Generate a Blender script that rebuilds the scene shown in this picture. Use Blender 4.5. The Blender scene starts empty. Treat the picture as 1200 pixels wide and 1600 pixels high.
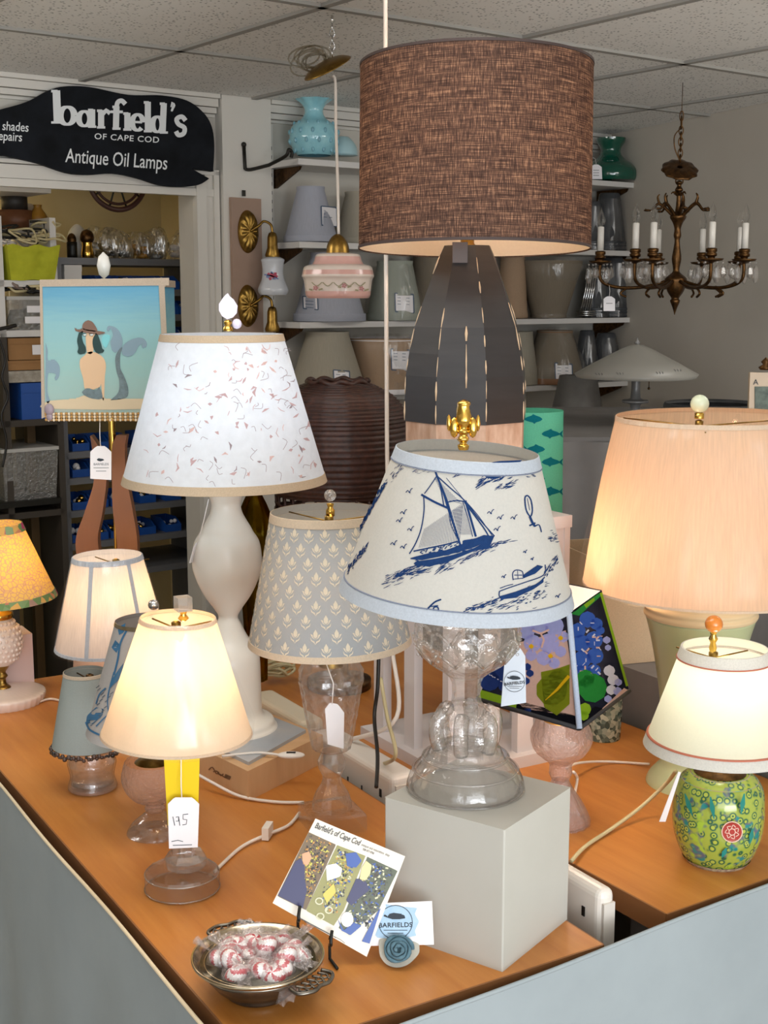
import bpy, math, random
from mathutils import Vector, Matrix
random.seed(7)
R = math.radians
S = bpy.context.scene
C = S.collection
# ---------------------------------------------------------------- camera
F = 2050.0                      # focal length in pixels of the 1200x1600 frame
PITCH = R(9.4)
EYE = 1.6
cs, sn = math.cos(PITCH), math.sin(PITCH)
cd = bpy.data.cameras.new('camera'); cd.sensor_fit = 'VERTICAL'; cd.sensor_height = 36
cd.lens = F / 1600 * 36; cd.clip_start = 0.05
cam = bpy.data.objects.new('camera', cd); C.objects.link(cam)
cam.location = (0, 0, EYE); cam.rotation_euler = (R(90) - PITCH, 0, 0)
S.camera = cam
# ---------------------------------------------------------------- world, lights, exposure
S.view_settings.view_transform = 'Standard'; S.view_settings.look = 'None'
S.view_settings.gamma = 1; S.view_settings.exposure = 0.18; S.view_settings.use_curve_mapping = False
w = bpy.data.worlds.new('world'); S.world = w; w.use_nodes = True
w.node_tree.nodes['Background'].inputs[0].default_value = (0.80, 0.84, 0.88, 1)
w.node_tree.nodes['Background'].inputs[1].default_value = 1.5
def area(name, loc, target, sx, sy, power, col):
    l = bpy.data.lights.new(name, 'AREA'); l.shape = 'RECTANGLE'; l.size = sx; l.size_y = sy
    l.energy = power; l.color = col
    o = bpy.data.objects.new(name, l); C.objects.link(o); o.location = loc
    o.rotation_euler = (Vector(target) - Vector(loc)).to_track_quat('-Z', 'Y').to_euler()
    return o
area('shop_window_daylight', (0.9, -1.6, 1.45), (0.2, 3.4, 1.75), 3.0, 1.7, 46, (0.90, 0.95, 1.0))
area('added_ceiling_uplight', (1.3, -1.2, 0.8), (0.3, 3.2, 2.5), 1.6, 0.9, 34, (0.92, 0.96, 1.0))  # unseen low lamp aimed upward, added to brighten the ceiling
area('added_overhead_fill', (-0.3, 1.6, 2.24), (-0.3, 1.7, 0), 1.2, 0.6, 10, (1.0, 0.97, 0.92))  # this and the next two are unseen fills added to brighten the back
area('added_overhead_fill', (-1.75, 2.9, 2.24), (-1.2, 3.6, 0.6), 1.0, 0.5, 14, (1.0, 0.96, 0.90))
area('added_overhead_fill', (1.6, 3.1, 2.24), (1.0, 3.9, 0.6), 0.9, 0.5, 12, (1.0, 0.96, 0.90))
area('closet_ceiling_light', (-1.75, 4.75, 2.05), (-1.8, 4.7, 0), 0.6, 0.2, 6, (1.0, 0.86, 0.62))
S.cycles.max_bounces = 10; S.cycles.transparent_max_bounces = 24
S.cycles.diffuse_bounces = 4; S.cycles.glossy_bounces = 3; S.cycles.transmission_bounces = 8
S.cycles.caustics_reflective = False; S.cycles.caustics_refractive = False
S.cycles.sample_clamp_indirect = 2.5

# ---------------------------------------------------------------- maths helpers
def ray(px, py):
    dx = (px - 600) / F; dy = (800 - py) / F
    return Vector((dx, cs + dy * sn, -sn + dy * cs))
EYEV = Vector((0, 0, EYE))
def P(px, py, z):               # point on the horizontal plane at height z
    d = ray(px, py); return EYEV + d * ((z - EYE) / d.z)
def PP(px, py, p0, n):          # point on any plane
    d = ray(px, py); return EYEV + d * ((Vector(p0) - EYEV).dot(n) / d.dot(n))
def zrow(row, Y):
    k = (800 - row) / F
    return EYE + Y * (k * cs - sn) / (cs + k * sn)
def xcol(px, row, Y):
    d = ray(px, row); return d.x * Y / d.y
def depth(Y, z): return Y * cs - (z - EYE) * sn
def srgb(h):
    h = h.lstrip('#'); v = [int(h[i:i+2], 16) / 255 for i in (0, 2, 4)]
    return tuple([x / 12.92 if x <= .04045 else ((x + .055) / 1.055) ** 2.4 for x in v] + [1.0])
# ---------------------------------------------------------------- materials
class NT:
    def __init__(s, name):
        s.m = bpy.data.materials.new(name); s.m.use_nodes = True
        s.n = s.m.node_tree.nodes; s.l = s.m.node_tree.links; s.n.clear()
        s.out = s.n.new('ShaderNodeOutputMaterial')
    def node(s, t, **kw):
        n = s.n.new('ShaderNode' + t)
        for k, v in kw.items():
            if k in n.inputs.keys() if isinstance(k, str) else False: n.inputs[k].default_value = v
            else: setattr(n, k, v)
        return n
    def link(s, a, b): s.l.new(a, b)
    def surf(s, sh): s.l.new(sh, s.out.inputs[0]); return s.m
def coords(t, kind='Object', scale=(1, 1, 1)):
    tc = t.n.new('ShaderNodeTexCoord'); mp = t.n.new('ShaderNodeMapping')
    mp.inputs['Scale'].default_value = scale
    t.link(tc.outputs[kind], mp.inputs[0]); return mp.outputs[0]
def noise(t, vec, scale, detail=4, rough=.6):
    n = t.n.new('ShaderNodeTexNoise'); n.inputs['Scale'].default_value = scale
    n.inputs['Detail'].default_value = detail; n.inputs['Roughness'].default_value = rough
    t.link(vec, n.inputs['Vector']); return n.outputs['Fac']
def ramp(t, fac, stops):
    r = t.n.new('ShaderNodeValToRGB'); e = r.color_ramp.elements
    while len(e) < len(stops): e.new(0.5)
    for i, (p, c) in enumerate(stops):
        e[i].position = p; e[i].color = srgb(c) if isinstance(c, str) else (c, c, c, 1)
    t.link(fac, r.inputs[0]); return r.outputs[0]
def bump(t, h, strength=.3, dist=.002):
    b = t.n.new('ShaderNodeBump'); b.inputs['Strength'].default_value = strength
    b.inputs['Distance'].default_value = dist; t.link(h, b.inputs['Height']); return b.outputs[0]
def pr(name, col, rough=.5, metal=0, spec=.5, nz=None, nb=0.0, coat=0, ns=None):
    """plain surface with an optional noise tint (nz = scale, second colour) and noise bump"""
    t = NT(name); b = t.n.new('ShaderNodeBsdfPrincipled')
    b.inputs['Roughness'].default_value = rough; b.inputs['Metallic'].default_value = metal
    b.inputs['Specular IOR Level'].default_value = spec; b.inputs['Coat Weight'].default_value = coat
    v = coords(t, 'Object', ns or (1, 1, 1))
    f = noise(t, v, nz[0] if nz else 40)
    if nz: t.link(ramp(t, f, [(.3, col), (.7, nz[1])]), b.inputs['Base Color'])
    else: t.link(ramp(t, f, [(0, col), (1, col)]), b.inputs['Base Color'])
    if nb: t.link(bump(t, f, nb), b.inputs['Normal'])
    return t.surf(b.outputs[0])
def glass(name, col='#ffffff', rough=.03, see=.4, bscale=0, bstr=.4, ior=1.45):
    t = NT(name); g = t.n.new('ShaderNodeBsdfGlass'); tr = t.n.new('ShaderNodeBsdfTransparent'); mx = t.n.new('ShaderNodeMixShader')
    g.inputs['Color'].default_value = srgb(col); tr.inputs[0].default_value = srgb(col)
    g.inputs['Roughness'].default_value = rough; g.inputs['IOR'].default_value = ior
    if bscale:
        t.link(bump(t, noise(t, coords(t), bscale, 3), bstr, .004), g.inputs['Normal'])
    mx.inputs[0].default_value = 1 - see
    t.link(tr.outputs[0], mx.inputs[1]); t.link(g.outputs[0], mx.inputs[2])
    return t.surf(mx.outputs[0])
def clearglass(name, col='#ffffff', bscale=0, bstr=.3, body=.12, edge=.42, gl=.55, scatter=.06, scol='#fff4ea', g0=.08):
    """pressed glass: clear face on, darker and more mirror-like towards its edges, with a share of true refraction"""
    t = NT(name); g = t.n.new('ShaderNodeBsdfGlass'); gl_ = t.n.new('ShaderNodeBsdfGlossy'); tr = t.n.new('ShaderNodeBsdfTransparent')
    lw = t.n.new('ShaderNodeLayerWeight'); lw.inputs['Blend'].default_value = .4
    g.inputs['Roughness'].default_value = 0; g.inputs['IOR'].default_value = 1.45; gl_.inputs['Roughness'].default_value = .04
    if bscale:
        b = bump(t, noise(t, coords(t), bscale, 3), bstr, .006)
        for q in (g, gl_, lw): t.link(b, q.inputs['Normal'])
    m0 = t.n.new('ShaderNodeMix'); m0.data_type = 'RGBA'; m0.blend_type = 'MULTIPLY'; m0.inputs[0].default_value = 1; m0.inputs[6].default_value = srgb(col)
    t.link(ramp(t, lw.outputs['Facing'], [(.0, 1.0), (.62, .97), (.88, edge + .1), (1.0, edge * .5)]), m0.inputs[7]); t.link(m0.outputs[2], tr.inputs[0])
    a = t.n.new('ShaderNodeMixShader'); t.link(ramp(t, lw.outputs['Facing'], [(.1, g0), (.6, g0 + .14), (1.0, gl)]), a.inputs[0])
    t.link(tr.outputs[0], a.inputs[1]); t.link(gl_.outputs[0], a.inputs[2])
    c = t.n.new('ShaderNodeMixShader'); c.inputs[0].default_value = body; t.link(a.outputs[0], c.inputs[1]); t.link(g.outputs[0], c.inputs[2])
    df = t.n.new('ShaderNodeBsdfTranslucent'); df.inputs[0].default_value = srgb(scol); d2 = t.n.new('ShaderNodeBsdfDiffuse'); d2.inputs[0].default_value = srgb(scol)
    e = t.n.new('ShaderNodeMixShader'); t.link(df.outputs[0], e.inputs[1]); t.link(d2.outputs[0], e.inputs[2])
    h = t.n.new('ShaderNodeMixShader'); h.inputs[0].default_value = scatter; t.link(c.outputs[0], h.inputs[1]); t.link(e.outputs[0], h.inputs[2])
    return t.surf(h.outputs[0])
def hazewrap(name, col='#f6e4e2', lo=.14, hi=.36):
    t = NT(name); g = t.n.new('ShaderNodeBsdfGlossy'); tr = t.n.new('ShaderNodeBsdfTransparent'); d = t.n.new('ShaderNodeBsdfDiffuse')
    g.inputs['Roughness'].default_value = .15; d.inputs[0].default_value = srgb(col); f = noise(t, coords(t), 90, 3)
    t.link(bump(t, f, .8, .01), g.inputs['Normal']); a = t.n.new('ShaderNodeMixShader'); a.inputs[0].default_value = .5
    t.link(d.outputs[0], a.inputs[1]); t.link(g.outputs[0], a.inputs[2]); b = t.n.new('ShaderNodeMixShader'); t.link(ramp(t, f, [(.4, lo), (.65, hi)]), b.inputs[0])
    t.link(tr.outputs[0], b.inputs[1]); t.link(a.outputs[0], b.inputs[2]); return t.surf(b.outputs[0])
def wrap(name, gloss=.032, bs=7):
    """clear cellophane: mostly see-through with crinkled reflections"""
    t = NT(name); g = t.n.new('ShaderNodeBsdfGlossy'); tr = t.n.new('ShaderNodeBsdfTransparent'); mx = t.n.new('ShaderNodeMixShader')
    g.inputs['Roughness'].default_value = .3; g.inputs['Color'].default_value = (1, 1, 1, 1)
    v = coords(t, 'Object', (1, 1, .16))
    f = noise(t, v, bs, 3, .6)
    t.link(bump(t, f, 1.0, .03), g.inputs['Normal'])
    t.link(ramp(t, f, [(.48, gloss * .4), (.66, gloss * 3.2)]), mx.inputs[0])
    t.link(tr.outputs[0], mx.inputs[1]); t.link(g.outputs[0], mx.inputs[2])
    return t.surf(mx.outputs[0])
def fabric(name, col, tcol=None, trans=.5, fine=400, amt=.12, vert=False, nb=.1, pattern=None):
    """lampshade cloth: diffuse outside, lets lamplight through"""
    t = NT(name); d = t.n.new('ShaderNodeBsdfDiffuse'); tl = t.n.new('ShaderNodeBsdfTranslucent'); mx = t.n.new('ShaderNodeMixShader')
    v = coords(t, 'UV', (60, 1, 1)) if vert else coords(t, 'Object')
    f = noise(t, v, 6 if vert else fine, 3)
    m = t.n.new('ShaderNodeMix'); m.data_type = 'RGBA'; m.blend_type = 'MULTIPLY'; m.inputs[0].default_value = 1
    m.inputs[6].default_value = srgb(col)
    t.link(ramp(t, f, [(.3, 1 - amt), (.7, 1.0)]), m.inputs[7])
    t.link(m.outputs[2], d.inputs[0])
    m2 = t.n.new('ShaderNodeMix'); m2.data_type = 'RGBA'; m2.blend_type = 'MULTIPLY'; m2.inputs[0].default_value = 1
    m2.inputs[6].default_value = srgb(tcol or col)
    t.link(ramp(t, f, [(.3, 1 - amt * 1.6), (.7, 1.0)]), m2.inputs[7])
    t.link(m2.outputs[2], tl.inputs[0])
    if nb:
        b = bump(t, f, nb, .002); t.link(b, d.inputs['Normal'])
    mx.inputs[0].default_value = trans
    t.link(d.outputs[0], mx.inputs[1]); t.link(tl.outputs[0], mx.inputs[2])
    return t.surf(mx.outputs[0])
def emit(name, col, st):
    t = NT(name); e = t.n.new('ShaderNodeEmission'); e.inputs[0].default_value = srgb(col); e.inputs[1].default_value = st
    return t.surf(e.outputs[0])

# ---------------------------------------------------------------- mesh builder
class MB:
    def __init__(s): s.v = []; s.f = []; s.m = []; s.uv = []; s.sm = []
    def add(s, vs, fs, m=0, uvs=None, smooth=True):
        o = len(s.v); s.v += [tuple(v) for v in vs]
        for i, f in enumerate(fs):
            s.f.append([o + k for k in f]); s.m.append(m); s.sm.append(smooth)
            s.uv.append(uvs[i] if uvs else [(0, 0)] * len(f))
        return s
    def box(s, c, d, m=0, rot=0, tilt=None):
        M = Matrix.Rotation(rot, 3, 'Z') if tilt is None else tilt
        vs = [Vector(c) + M @ Vector((x * d[0] / 2, y * d[1] / 2, z * d[2] / 2)) for x in (-1, 1) for y in (-1, 1) for z in (-1, 1)]
        return s.add(vs, [(0, 1, 3, 2), (4, 6, 7, 5), (0, 4, 5, 1), (2, 3, 7, 6), (0, 2, 6, 4), (1, 5, 7, 3)], m, smooth=False)
    def lathe(s, prof, seg=48, m=0, fn=None, c=(0, 0, 0), caps=False, cols=None, flat=False, a0=0):
        n = len(prof); vs = []; fs = []; uvs = []
        tot = sum(math.dist(prof[i], prof[i+1]) for i in range(n-1)) or 1
        acc = 0; vv = [0]
        for i in range(n - 1): acc += math.dist(prof[i], prof[i+1]); vv.append(acc / tot)
        for (r, z) in prof:
            for j in range(seg):
                a = a0 + 2 * math.pi * j / seg; q = r * (fn(a, z) if fn else 1)
                vs.append((c[0] + q * math.cos(a), c[1] + q * math.sin(a), c[2] + z))
        for i in range(n - 1):
            for j in range(seg):
                k = (j + 1) % seg
                fs.append((i * seg + j, i * seg + k, (i + 1) * seg + k, (i + 1) * seg + j))
                u0, u1 = j / seg, (j + 1) / seg
                uvs.append([(u0, vv[i]), (u1, vv[i]), (u1, vv[i+1]), (u0, vv[i+1])])
        if caps:
            for i in (0, n - 1):
                if prof[i][0] > 1e-5: fs.append(tuple(i * seg + j for j in (range(seg - 1, -1, -1) if i == 0 else range(seg)))); uvs.append([(0, 0)] * seg)
        return s.add(vs, fs, m, uvs, not flat)
    def glasswall(s, prof, th=.004, seg=64, fn=None, m=0, base=None):
        """hollow glass: outer profile and a slightly smaller inner one, closed"""
        inner = [(max(r - th, .0005), z) for r, z in reversed(prof)]
        return s.lathe(prof + inner + [prof[0]], seg, m, fn)
    def facets(s, prof, seg=32, amp=.02, m=0):
        """cut-glass surface: a ring of flat diamond facets"""
        n = len(prof)
        for i, (r, z) in enumerate(prof): pass
        vs = []; fs = []
        for i, (r, z) in enumerate(prof):
            for j in range(seg):
                a = 2 * math.pi * (j + .5 * (i % 2)) / seg; q = r * (1 + amp * (1 if (j + i) % 2 else -1)); vs.append((q * math.cos(a), q * math.sin(a), z))
        for i in range(n - 1):
            for j in range(seg):
                k = (j + 1) % seg
                if i % 2 == 0: fs += [(i * seg + j, i * seg + k, (i + 1) * seg + j), (i * seg + k, (i + 1) * seg + k, (i + 1) * seg + j)]
                else: fs += [(i * seg + j, i * seg + k, (i + 1) * seg + k), (i * seg + j, (i + 1) * seg + k, (i + 1) * seg + j)]
        return s.add(vs, fs, m, None, False)
    def ball(s, c, r, m=0, seg=20, sq=(1, 1, 1)):
        k = seg // 2; vs = []; fs = []
        for i in range(k + 1):
            t = math.pi * i / k
            for j in range(seg):
                a = 2 * math.pi * j / seg
                vs.append((c[0] + r * sq[0] * math.sin(t) * math.cos(a), c[1] + r * sq[1] * math.sin(t) * math.sin(a), c[2] - r * sq[2] * math.cos(t)))
        for i in range(k):
            for j in range(seg):
                q = (j + 1) % seg; fs.append((i * seg + j, i * seg + q, (i + 1) * seg + q, (i + 1) * seg + j))
        return s.add(vs, fs, m)
    def tube(s, pts, r, seg=8, m=0, closed=False):
        pts = [Vector(p) for p in pts]; n = len(pts); vs = []; fs = []; up = None
        for i, p in enumerate(pts):
            a = pts[i - 1] if (i or closed) else p; b = pts[(i + 1) % n] if (i < n - 1 or closed) else p
            t = (b - a)
            t = t.normalized() if t.length > 1e-9 else Vector((0, 0, 1))
            if up is None: up = Vector((0, 0, 1)) if abs(t.z) < .9 else Vector((1, 0, 0))
            x = t.cross(up)
            if x.length < 1e-6: x = t.cross(Vector((.3, 1, .2)))
            x.normalize(); y = x.cross(t).normalized(); up = y
            rr = r[i] if isinstance(r, (list, tuple)) else r
            for j in range(seg):
                q = 2 * math.pi * j / seg; vs.append(p + x * rr * math.cos(q) + y * rr * math.sin(q))
        for i in range(n if closed else n - 1):
            for j in range(seg):
                k = (j + 1) % seg; i2 = (i + 1) % n
                fs.append((i * seg + j, i * seg + k, i2 * seg + k, i2 * seg + j))
        if not closed: fs += [tuple(range(seg - 1, -1, -1)), tuple((n - 1) * seg + j for j in range(seg))]
        return s.add(vs, fs, m)
    def slab(s, poly, off, m=0, smooth=False, m_side=None):
        """a polygon given by 3D points, thickened by the vector off"""
        from mathutils.geometry import tessellate_polygon
        poly = [Vector(p) for p in poly]; n = len(poly); off = Vector(off)
        tri = tessellate_polygon([poly])
        s.add(poly + [p + off for p in poly], [tuple(t) for t in tri] + [tuple(n + k for k in reversed(t)) for t in tri], m, smooth=False)
        s.add(poly + [p + off for p in poly], [(i, (i + 1) % n, n + (i + 1) % n, n + i) for i in range(n)], m if m_side is None else m_side, smooth=smooth)
        return s
    def build(s, name, mats, parent=None, loc=None, rot=None):
        me = bpy.data.meshes.new(name); me.from_pydata(s.v, [], s.f)
        for m in (mats if isinstance(mats, (list, tuple)) else [mats]): me.materials.append(m)
        me.polygons.foreach_set('material_index', s.m); me.polygons.foreach_set('use_smooth', s.sm)
        ul = me.uv_layers.new(name='UVMap'); flat = [c for f in s.uv for p in f for c in p]
        ul.data.foreach_set('uv', flat)
        me.validate(); me.update()
        o = bpy.data.objects.new(name, me); C.objects.link(o)
        if parent: o.parent = parent
        if loc is not None: o.location = loc
        if rot is not None: o.rotation_euler = rot
        return o
def tag(o, label, cat, group=None, kind=None):
    o['label'] = label; o['category'] = cat
    if group: o['group'] = group
    if kind: o['kind'] = kind
    return o
def thing(name, label, cat, loc, group=None, rot=None):
    o = bpy.data.objects.new(name, None); C.objects.link(o); o.location = loc; o.empty_display_size = .02
    if rot: o.rotation_euler = rot
    return tag(o, label, cat, group)
def struct(mb, name, mats, parent=None):
    o = mb.build(name, mats, parent); o['kind'] = 'structure'; return o
def smoothpath(pts, n=8):
    """Catmull-Rom through points"""
    pts = [Vector(p) for p in pts]; out = []
    for i in range(len(pts) - 1):
        p0 = pts[max(i - 1, 0)]; p1 = pts[i]; p2 = pts[i + 1]; p3 = pts[min(i + 2, len(pts) - 1)]
        for k in range(n):
            t = k / n
            out.append(.5 * ((2 * p1) + (p2 - p0) * t + (2 * p0 - 5 * p1 + 4 * p2 - p3) * t * t + (3 * p1 - p0 - 3 * p2 + p3) * t ** 3))
    out.append(pts[-1]); return out

# ---------------------------------------------------------------- prints laid on real surfaces (drawn in photo coordinates, kept as mesh on the surface)
def cone_surf(M, r0, z0, r1, z1, off=.0006):
    """mapper onto the outside of a frustum standing in the frame M"""
    Mi = M.inverted(); o = Mi @ EYEV
    def f(px, py):
        d = Mi.to_3x3() @ ray(px, py); k = (r1 - r0) / (z1 - z0)
        # x^2+y^2 = (r0 + k (z - z0))^2
        A = r0 + k * (o.z - z0) + off; B = k * d.z
        a = d.x ** 2 + d.y ** 2 - B * B; b = 2 * (o.x * d.x + o.y * d.y - A * B); c = o.x ** 2 + o.y ** 2 - A * A
        D = b * b - 4 * a * c
        t = (-b - math.sqrt(D)) / (2 * a) if D > 0 else -b / (2 * a)
        return o + d * t
    return f
def plane_surf(M, p0, n, off=.0006):
    Mi = M.inverted()
    n = Vector(n).normalized()
    if n.dot(EYEV - Vector(p0)) < 0: n = -n
    q = Vector(p0) + n * off
    return lambda px, py: Mi @ PP(px, py, q, n)
def stroke(mb, surf, pts, w, m):
    pts = [Vector(p) for p in pts]; L = []; Rr = []
    for i, p in enumerate(pts):
        t = pts[min(i + 1, len(pts) - 1)] - pts[max(i - 1, 0)]
        if t.length < 1e-9: t = Vector((1, 0))
        nrm = Vector((-t.y, t.x)).normalized(); ww = (w[i] if isinstance(w, (list, tuple)) else w) / 2
        L.append(surf(*(p + nrm * ww))); Rr.append(surf(*(p - nrm * ww)))
    n = len(pts)
    mb.add(L + Rr, [(i, n + i, n + i + 1, i + 1) for i in range(n - 1)], m)
def curve2(pts, n=6):
    return [Vector((p.x, p.y)) for p in smoothpath([(x, y, 0) for x, y in pts], n)]
def fill(mb, surf, poly, m, step=3.0):
    """scan-filled polygon following the surface"""
    ys = [p[1] for p in poly]; y0, y1 = min(ys), max(ys); n = max(2, int(math.ceil((y1 - y0) / step))); h = (y1 - y0) / n
    def spans(y):
        xs = []
        for i in range(len(poly)):
            a = poly[i]; b = poly[(i + 1) % len(poly)]
            if (a[1] <= y < b[1]) or (b[1] <= y < a[1]): xs.append(a[0] + (y - a[1]) / (b[1] - a[1]) * (b[0] - a[0]))
        xs.sort(); return xs
    for i in range(n):
        ya, yb = y0 + i * h, y0 + (i + 1) * h
        A, B, Mi = spans(ya + h * .02), spans(yb - h * .02), spans((ya + yb) / 2)
        if not (len(A) == len(B) == len(Mi)): A = B = Mi
        for k in range(0, len(A) - 1, 2):
            c = max(1, int(abs(A[k+1] - A[k]) / (step * 3)))
            top = [surf(A[k] + (A[k+1] - A[k]) * j / c, ya) for j in range(c + 1)]
            bot = [surf(B[k] + (B[k+1] - B[k]) * j / c, yb) for j in range(c + 1)]
            mb.add(top + bot, [(j, c + 1 + j, c + 2 + j, j + 1) for j in range(c)], m)
def text2(mb, surf, body, x, y, size, m, ang=0, sx=1, bold=0, shear=0, align='LEFT', sp=1):
    """default-font writing; x,y = baseline start in photo pixels, size = letter body height in pixels"""
    cu = bpy.data.curves.new('t', 'FONT'); cu.body = body; cu.size = 1; cu.offset = bold; cu.shear = shear; cu.align_x = align; cu.space_character = sp
    cu.resolution_u = 3
    ob = bpy.data.objects.new('t', cu); C.objects.link(ob)
    dg = bpy.context.evaluated_depsgraph_get(); me = bpy.data.meshes.new_from_object(ob.evaluated_get(dg))
    ca, sa = math.cos(ang), math.sin(ang)
    vs = []
    for v in me.vertices:
        X = v.co.x * size * sx; Y = -v.co.y * size
        vs.append(surf(x + X * ca - Y * sa, y + X * sa + Y * ca))
    mb.add(vs, [tuple(p.vertices) for p in me.polygons], m, smooth=False)
    bpy.data.objects.remove(ob); bpy.data.curves.remove(cu); bpy.data.meshes.remove(me)

# ---------------------------------------------------------------- place: plan frames
TZ = .75
TU = Vector((.857, .515, 0)); TV = Vector((-.515, .857, 0))       # the two tables' own axes
def T(u, v, z=TZ): return TU * u + TV * v + Vector((0, 0, z))
TANG = math.atan2(.515, .857)
CEIL = EYE + .66
COR = Vector((.93, 5.70, 0)); WU = Vector((.80, .60, 0)); WN = Vector((.60, -.80, 0))   # back wall: direction and normal to the room
WANG = math.atan2(.6, .8)
RW = Vector((.385, -.923, 0))
def W(px, py, off=0): return PP(px, py, COR + WN * off, WN)
def ws(px, py, off=0): p = W(px, py, off); return (p - COR).dot(WU), p.z
def WP(s, off, z): q = COR + WU * s + WN * off; return Vector((q.x, q.y, z))

class Item:
    """a thing standing at a plan point; rows/half widths in photo pixels become heights and radii"""
    def __init__(s, name, label, cat, px, py, z=TZ, Y=None, group=None, plan=None):
        if plan is not None: p = Vector((plan[0], plan[1], z))
        elif Y is None: p = P(px, py, z)
        else: p = Vector((xcol(px, py, Y), Y, z))
        s.p = p; s.px = px
        s.t = thing(name, label, cat, p, group)
    def z(s, row): return zrow(row, s.p.y) - s.p.z
    def r(s, row, w): return w * depth(s.p.y, zrow(row, s.p.y)) / F
    def dx(s, px, row): return xcol(px, row, s.p.y) - s.p.x
    def prof(s, lst): return [(s.r(y, w), s.z(y)) for y, w in lst]
    def frame(s, rot=None, loc=(0, 0, 0)):
        M = Matrix.Translation(s.p + Vector(loc))
        if rot: M = M @ Matrix.Rotation(rot[1], 4, 'Y') @ Matrix.Rotation(rot[0], 4, 'X')
        return M
def interp(prof, n=4):
    """smooth a profile"""
    return [(max(p.x, 0), p.y) for p in smoothpath([(a, b, 0) for a, b in prof], n)]

# ================================================================ MATERIALS
m_wall = pr('cream_wall_paint', '#cfcac0', .7, nz=(3, '#c6c1b6'))
m_wall_r = pr('grey_wall_paint', '#c6beb2', .8, nz=(2, '#bdb5a9'))
m_trim = pr('white_gloss_trim', '#d6d2ca', .4)
m_closet = pr('closet_yellow_paint', '#d8c698', .8, nz=(3, '#cdb987'))
m_floor = pr('beige_bounce_floor', '#cfc6b8', .6, nz=(30, '#c4bbac'))  # floor made pale so it bounces light up onto the ceiling
m_white = pr('white_melamine', '#d9d6d2', .4)
m_grey_metal = pr('grey_shelf_metal', '#77787c', .5, .3)
m_black = pr('black_iron', '#17150f', .45, .2, nb=.1)
m_brass = pr('aged_brass', '#a58445', .32, 1, nz=(60, '#7c5f2b'), nb=.08)
m_gold = pr('polished_brass', '#e0b458', .16, 1)
m_bronze = pr('dark_bronze', '#6a4a28', .38, .9, nz=(80, '#3a2817'), nb=.3)
m_silver = pr('silver_plate', '#c6b9a2', .16, 1, nz=(50, '#a3957c'), nb=.06)
m_chrome = pr('chrome_wire', '#d5d5d5', .12, 1)
m_glass = clearglass('clear_pressed_glass', '#ffffff', 120, .25, .10, .35, .85, .06, '#fff4ea', .14)
m_glass2 = clearglass('clear_smooth_glass', '#ffffff', 40, .3, .10, .35, .8, .05)
m_pinkglass = clearglass('pink_tinted_glass', '#fffafa', 160, .9, .08, .4, .7, .16, '#f4dcd4')
m_acrylic = clearglass('clear_acrylic', '#ffffff', 0, 0, .12, .45, .9, .07, '#fff6f0', .2)
m_bubble = pr('light_blue_opaline_glass', '#a5dbe4', .12, 0, .5, nz=(25, '#8cc8d6'), coat=.5)
m_wrap = wrap('clear_cellophane')
m_wrap2 = wrap('light_cellophane', .05, 10)
m_wrapd = wrap('shelf_cellophane', .06, 12)
m_paper = pr('white_card', '#f1eef0', .6)
m_ink = pr('dark_ink', '#27313c', .6)
m_string = pr('white_string', '#efe9e4', .8)
m_cordw = pr('white_cord', '#e8ddd2', .45)
m_cordb = pr('black_cord', '#15120f', .45)
m_corda = pr('ivory_cord', '#cbbd92', .45)

def plastic_white(name, col): return pr(name, col, .35, 0, .5)

# ================================================================ ROOM
mb = MB(); mb.box((0, 2.5, -.03), (12, 12, .06)); struct(mb, 'floor', m_floor)
# ceiling with speckled acoustic tiles on a T grid
t = NT('acoustic_tile'); b = t.n.new('ShaderNodeBsdfPrincipled'); b.inputs['Roughness'].default_value = .9
v = coords(t, 'Object')
vo = t.n.new('ShaderNodeTexVoronoi'); vo.inputs['Scale'].default_value = 95; t.link(coords(t, 'Object', (1, .7, 1)), vo.inputs['Vector'])
f1 = ramp(t, vo.outputs['Distance'], [(.20, .42), (.36, 1.0)]); f2 = ramp(t, noise(t, v, 40, 2), [(.42, 0.0), (.50, 1.0)])
mx = t.n.new('ShaderNodeMix'); mx.data_type = 'RGBA'; mx.inputs[6].default_value = (1, 1, 1, 1)
t.link(f2, mx.inputs[0]); t.link(f1, mx.inputs[7])
m2 = t.n.new('ShaderNodeMix'); m2.data_type = 'RGBA'; m2.blend_type = 'MULTIPLY'; m2.inputs[0].default_value = 1; m2.inputs[6].default_value = srgb('#f0eeea')
t.link(mx.outputs[2], m2.inputs[7]); t.link(m2.outputs[2], b.inputs['Base Color']); m_tile = t.surf(b.outputs[0])
m_tbar = pr('grid_bar_metal', '#9a9791', .6)
mb = MB(); mb.box((0, 2.5, CEIL + .03), (12, 12, .06), 0)
B0 = Vector((-.053, 4.10, CEIL)); WV = Vector((-.60, .80, 0))
for k in range(-7, 5):
    mb.box(B0 + WU * (k * .627) - WV * .5 + Vector((0, 0, -.004)), (.022, 9, .008), 1, WANG)
for k in range(-1, 8):
    mb.box(B0 - WV * (k * .686) + Vector((0, 0, -.004)), (9, .022, .008), 1, WANG)
struct(mb, 'ceiling', [m_tile, m_tbar])
# right wall
mb = MB(); q = COR + RW * 3.6; ang = math.atan2(RW.y, RW.x); nn = Vector((RW.y, -RW.x, 0)) * -1
mb.box(q + nn * .05 + Vector((0, 0, CEIL / 2)), (7.4, .1, CEIL), 0, ang)
mb.box(q + nn * -.006 + Vector((0, 0, .05)), (7.2, .012, .1), 1, ang)
struct(mb, 'wall_right', [m_wall_r, m_trim])
mb = MB(); mb.box((-2.45, 1.0, CEIL / 2), (.1, 6.4, CEIL)); struct(mb, 'wall_left', pr('dim_left_wall', '#8f887c', .8))
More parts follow.
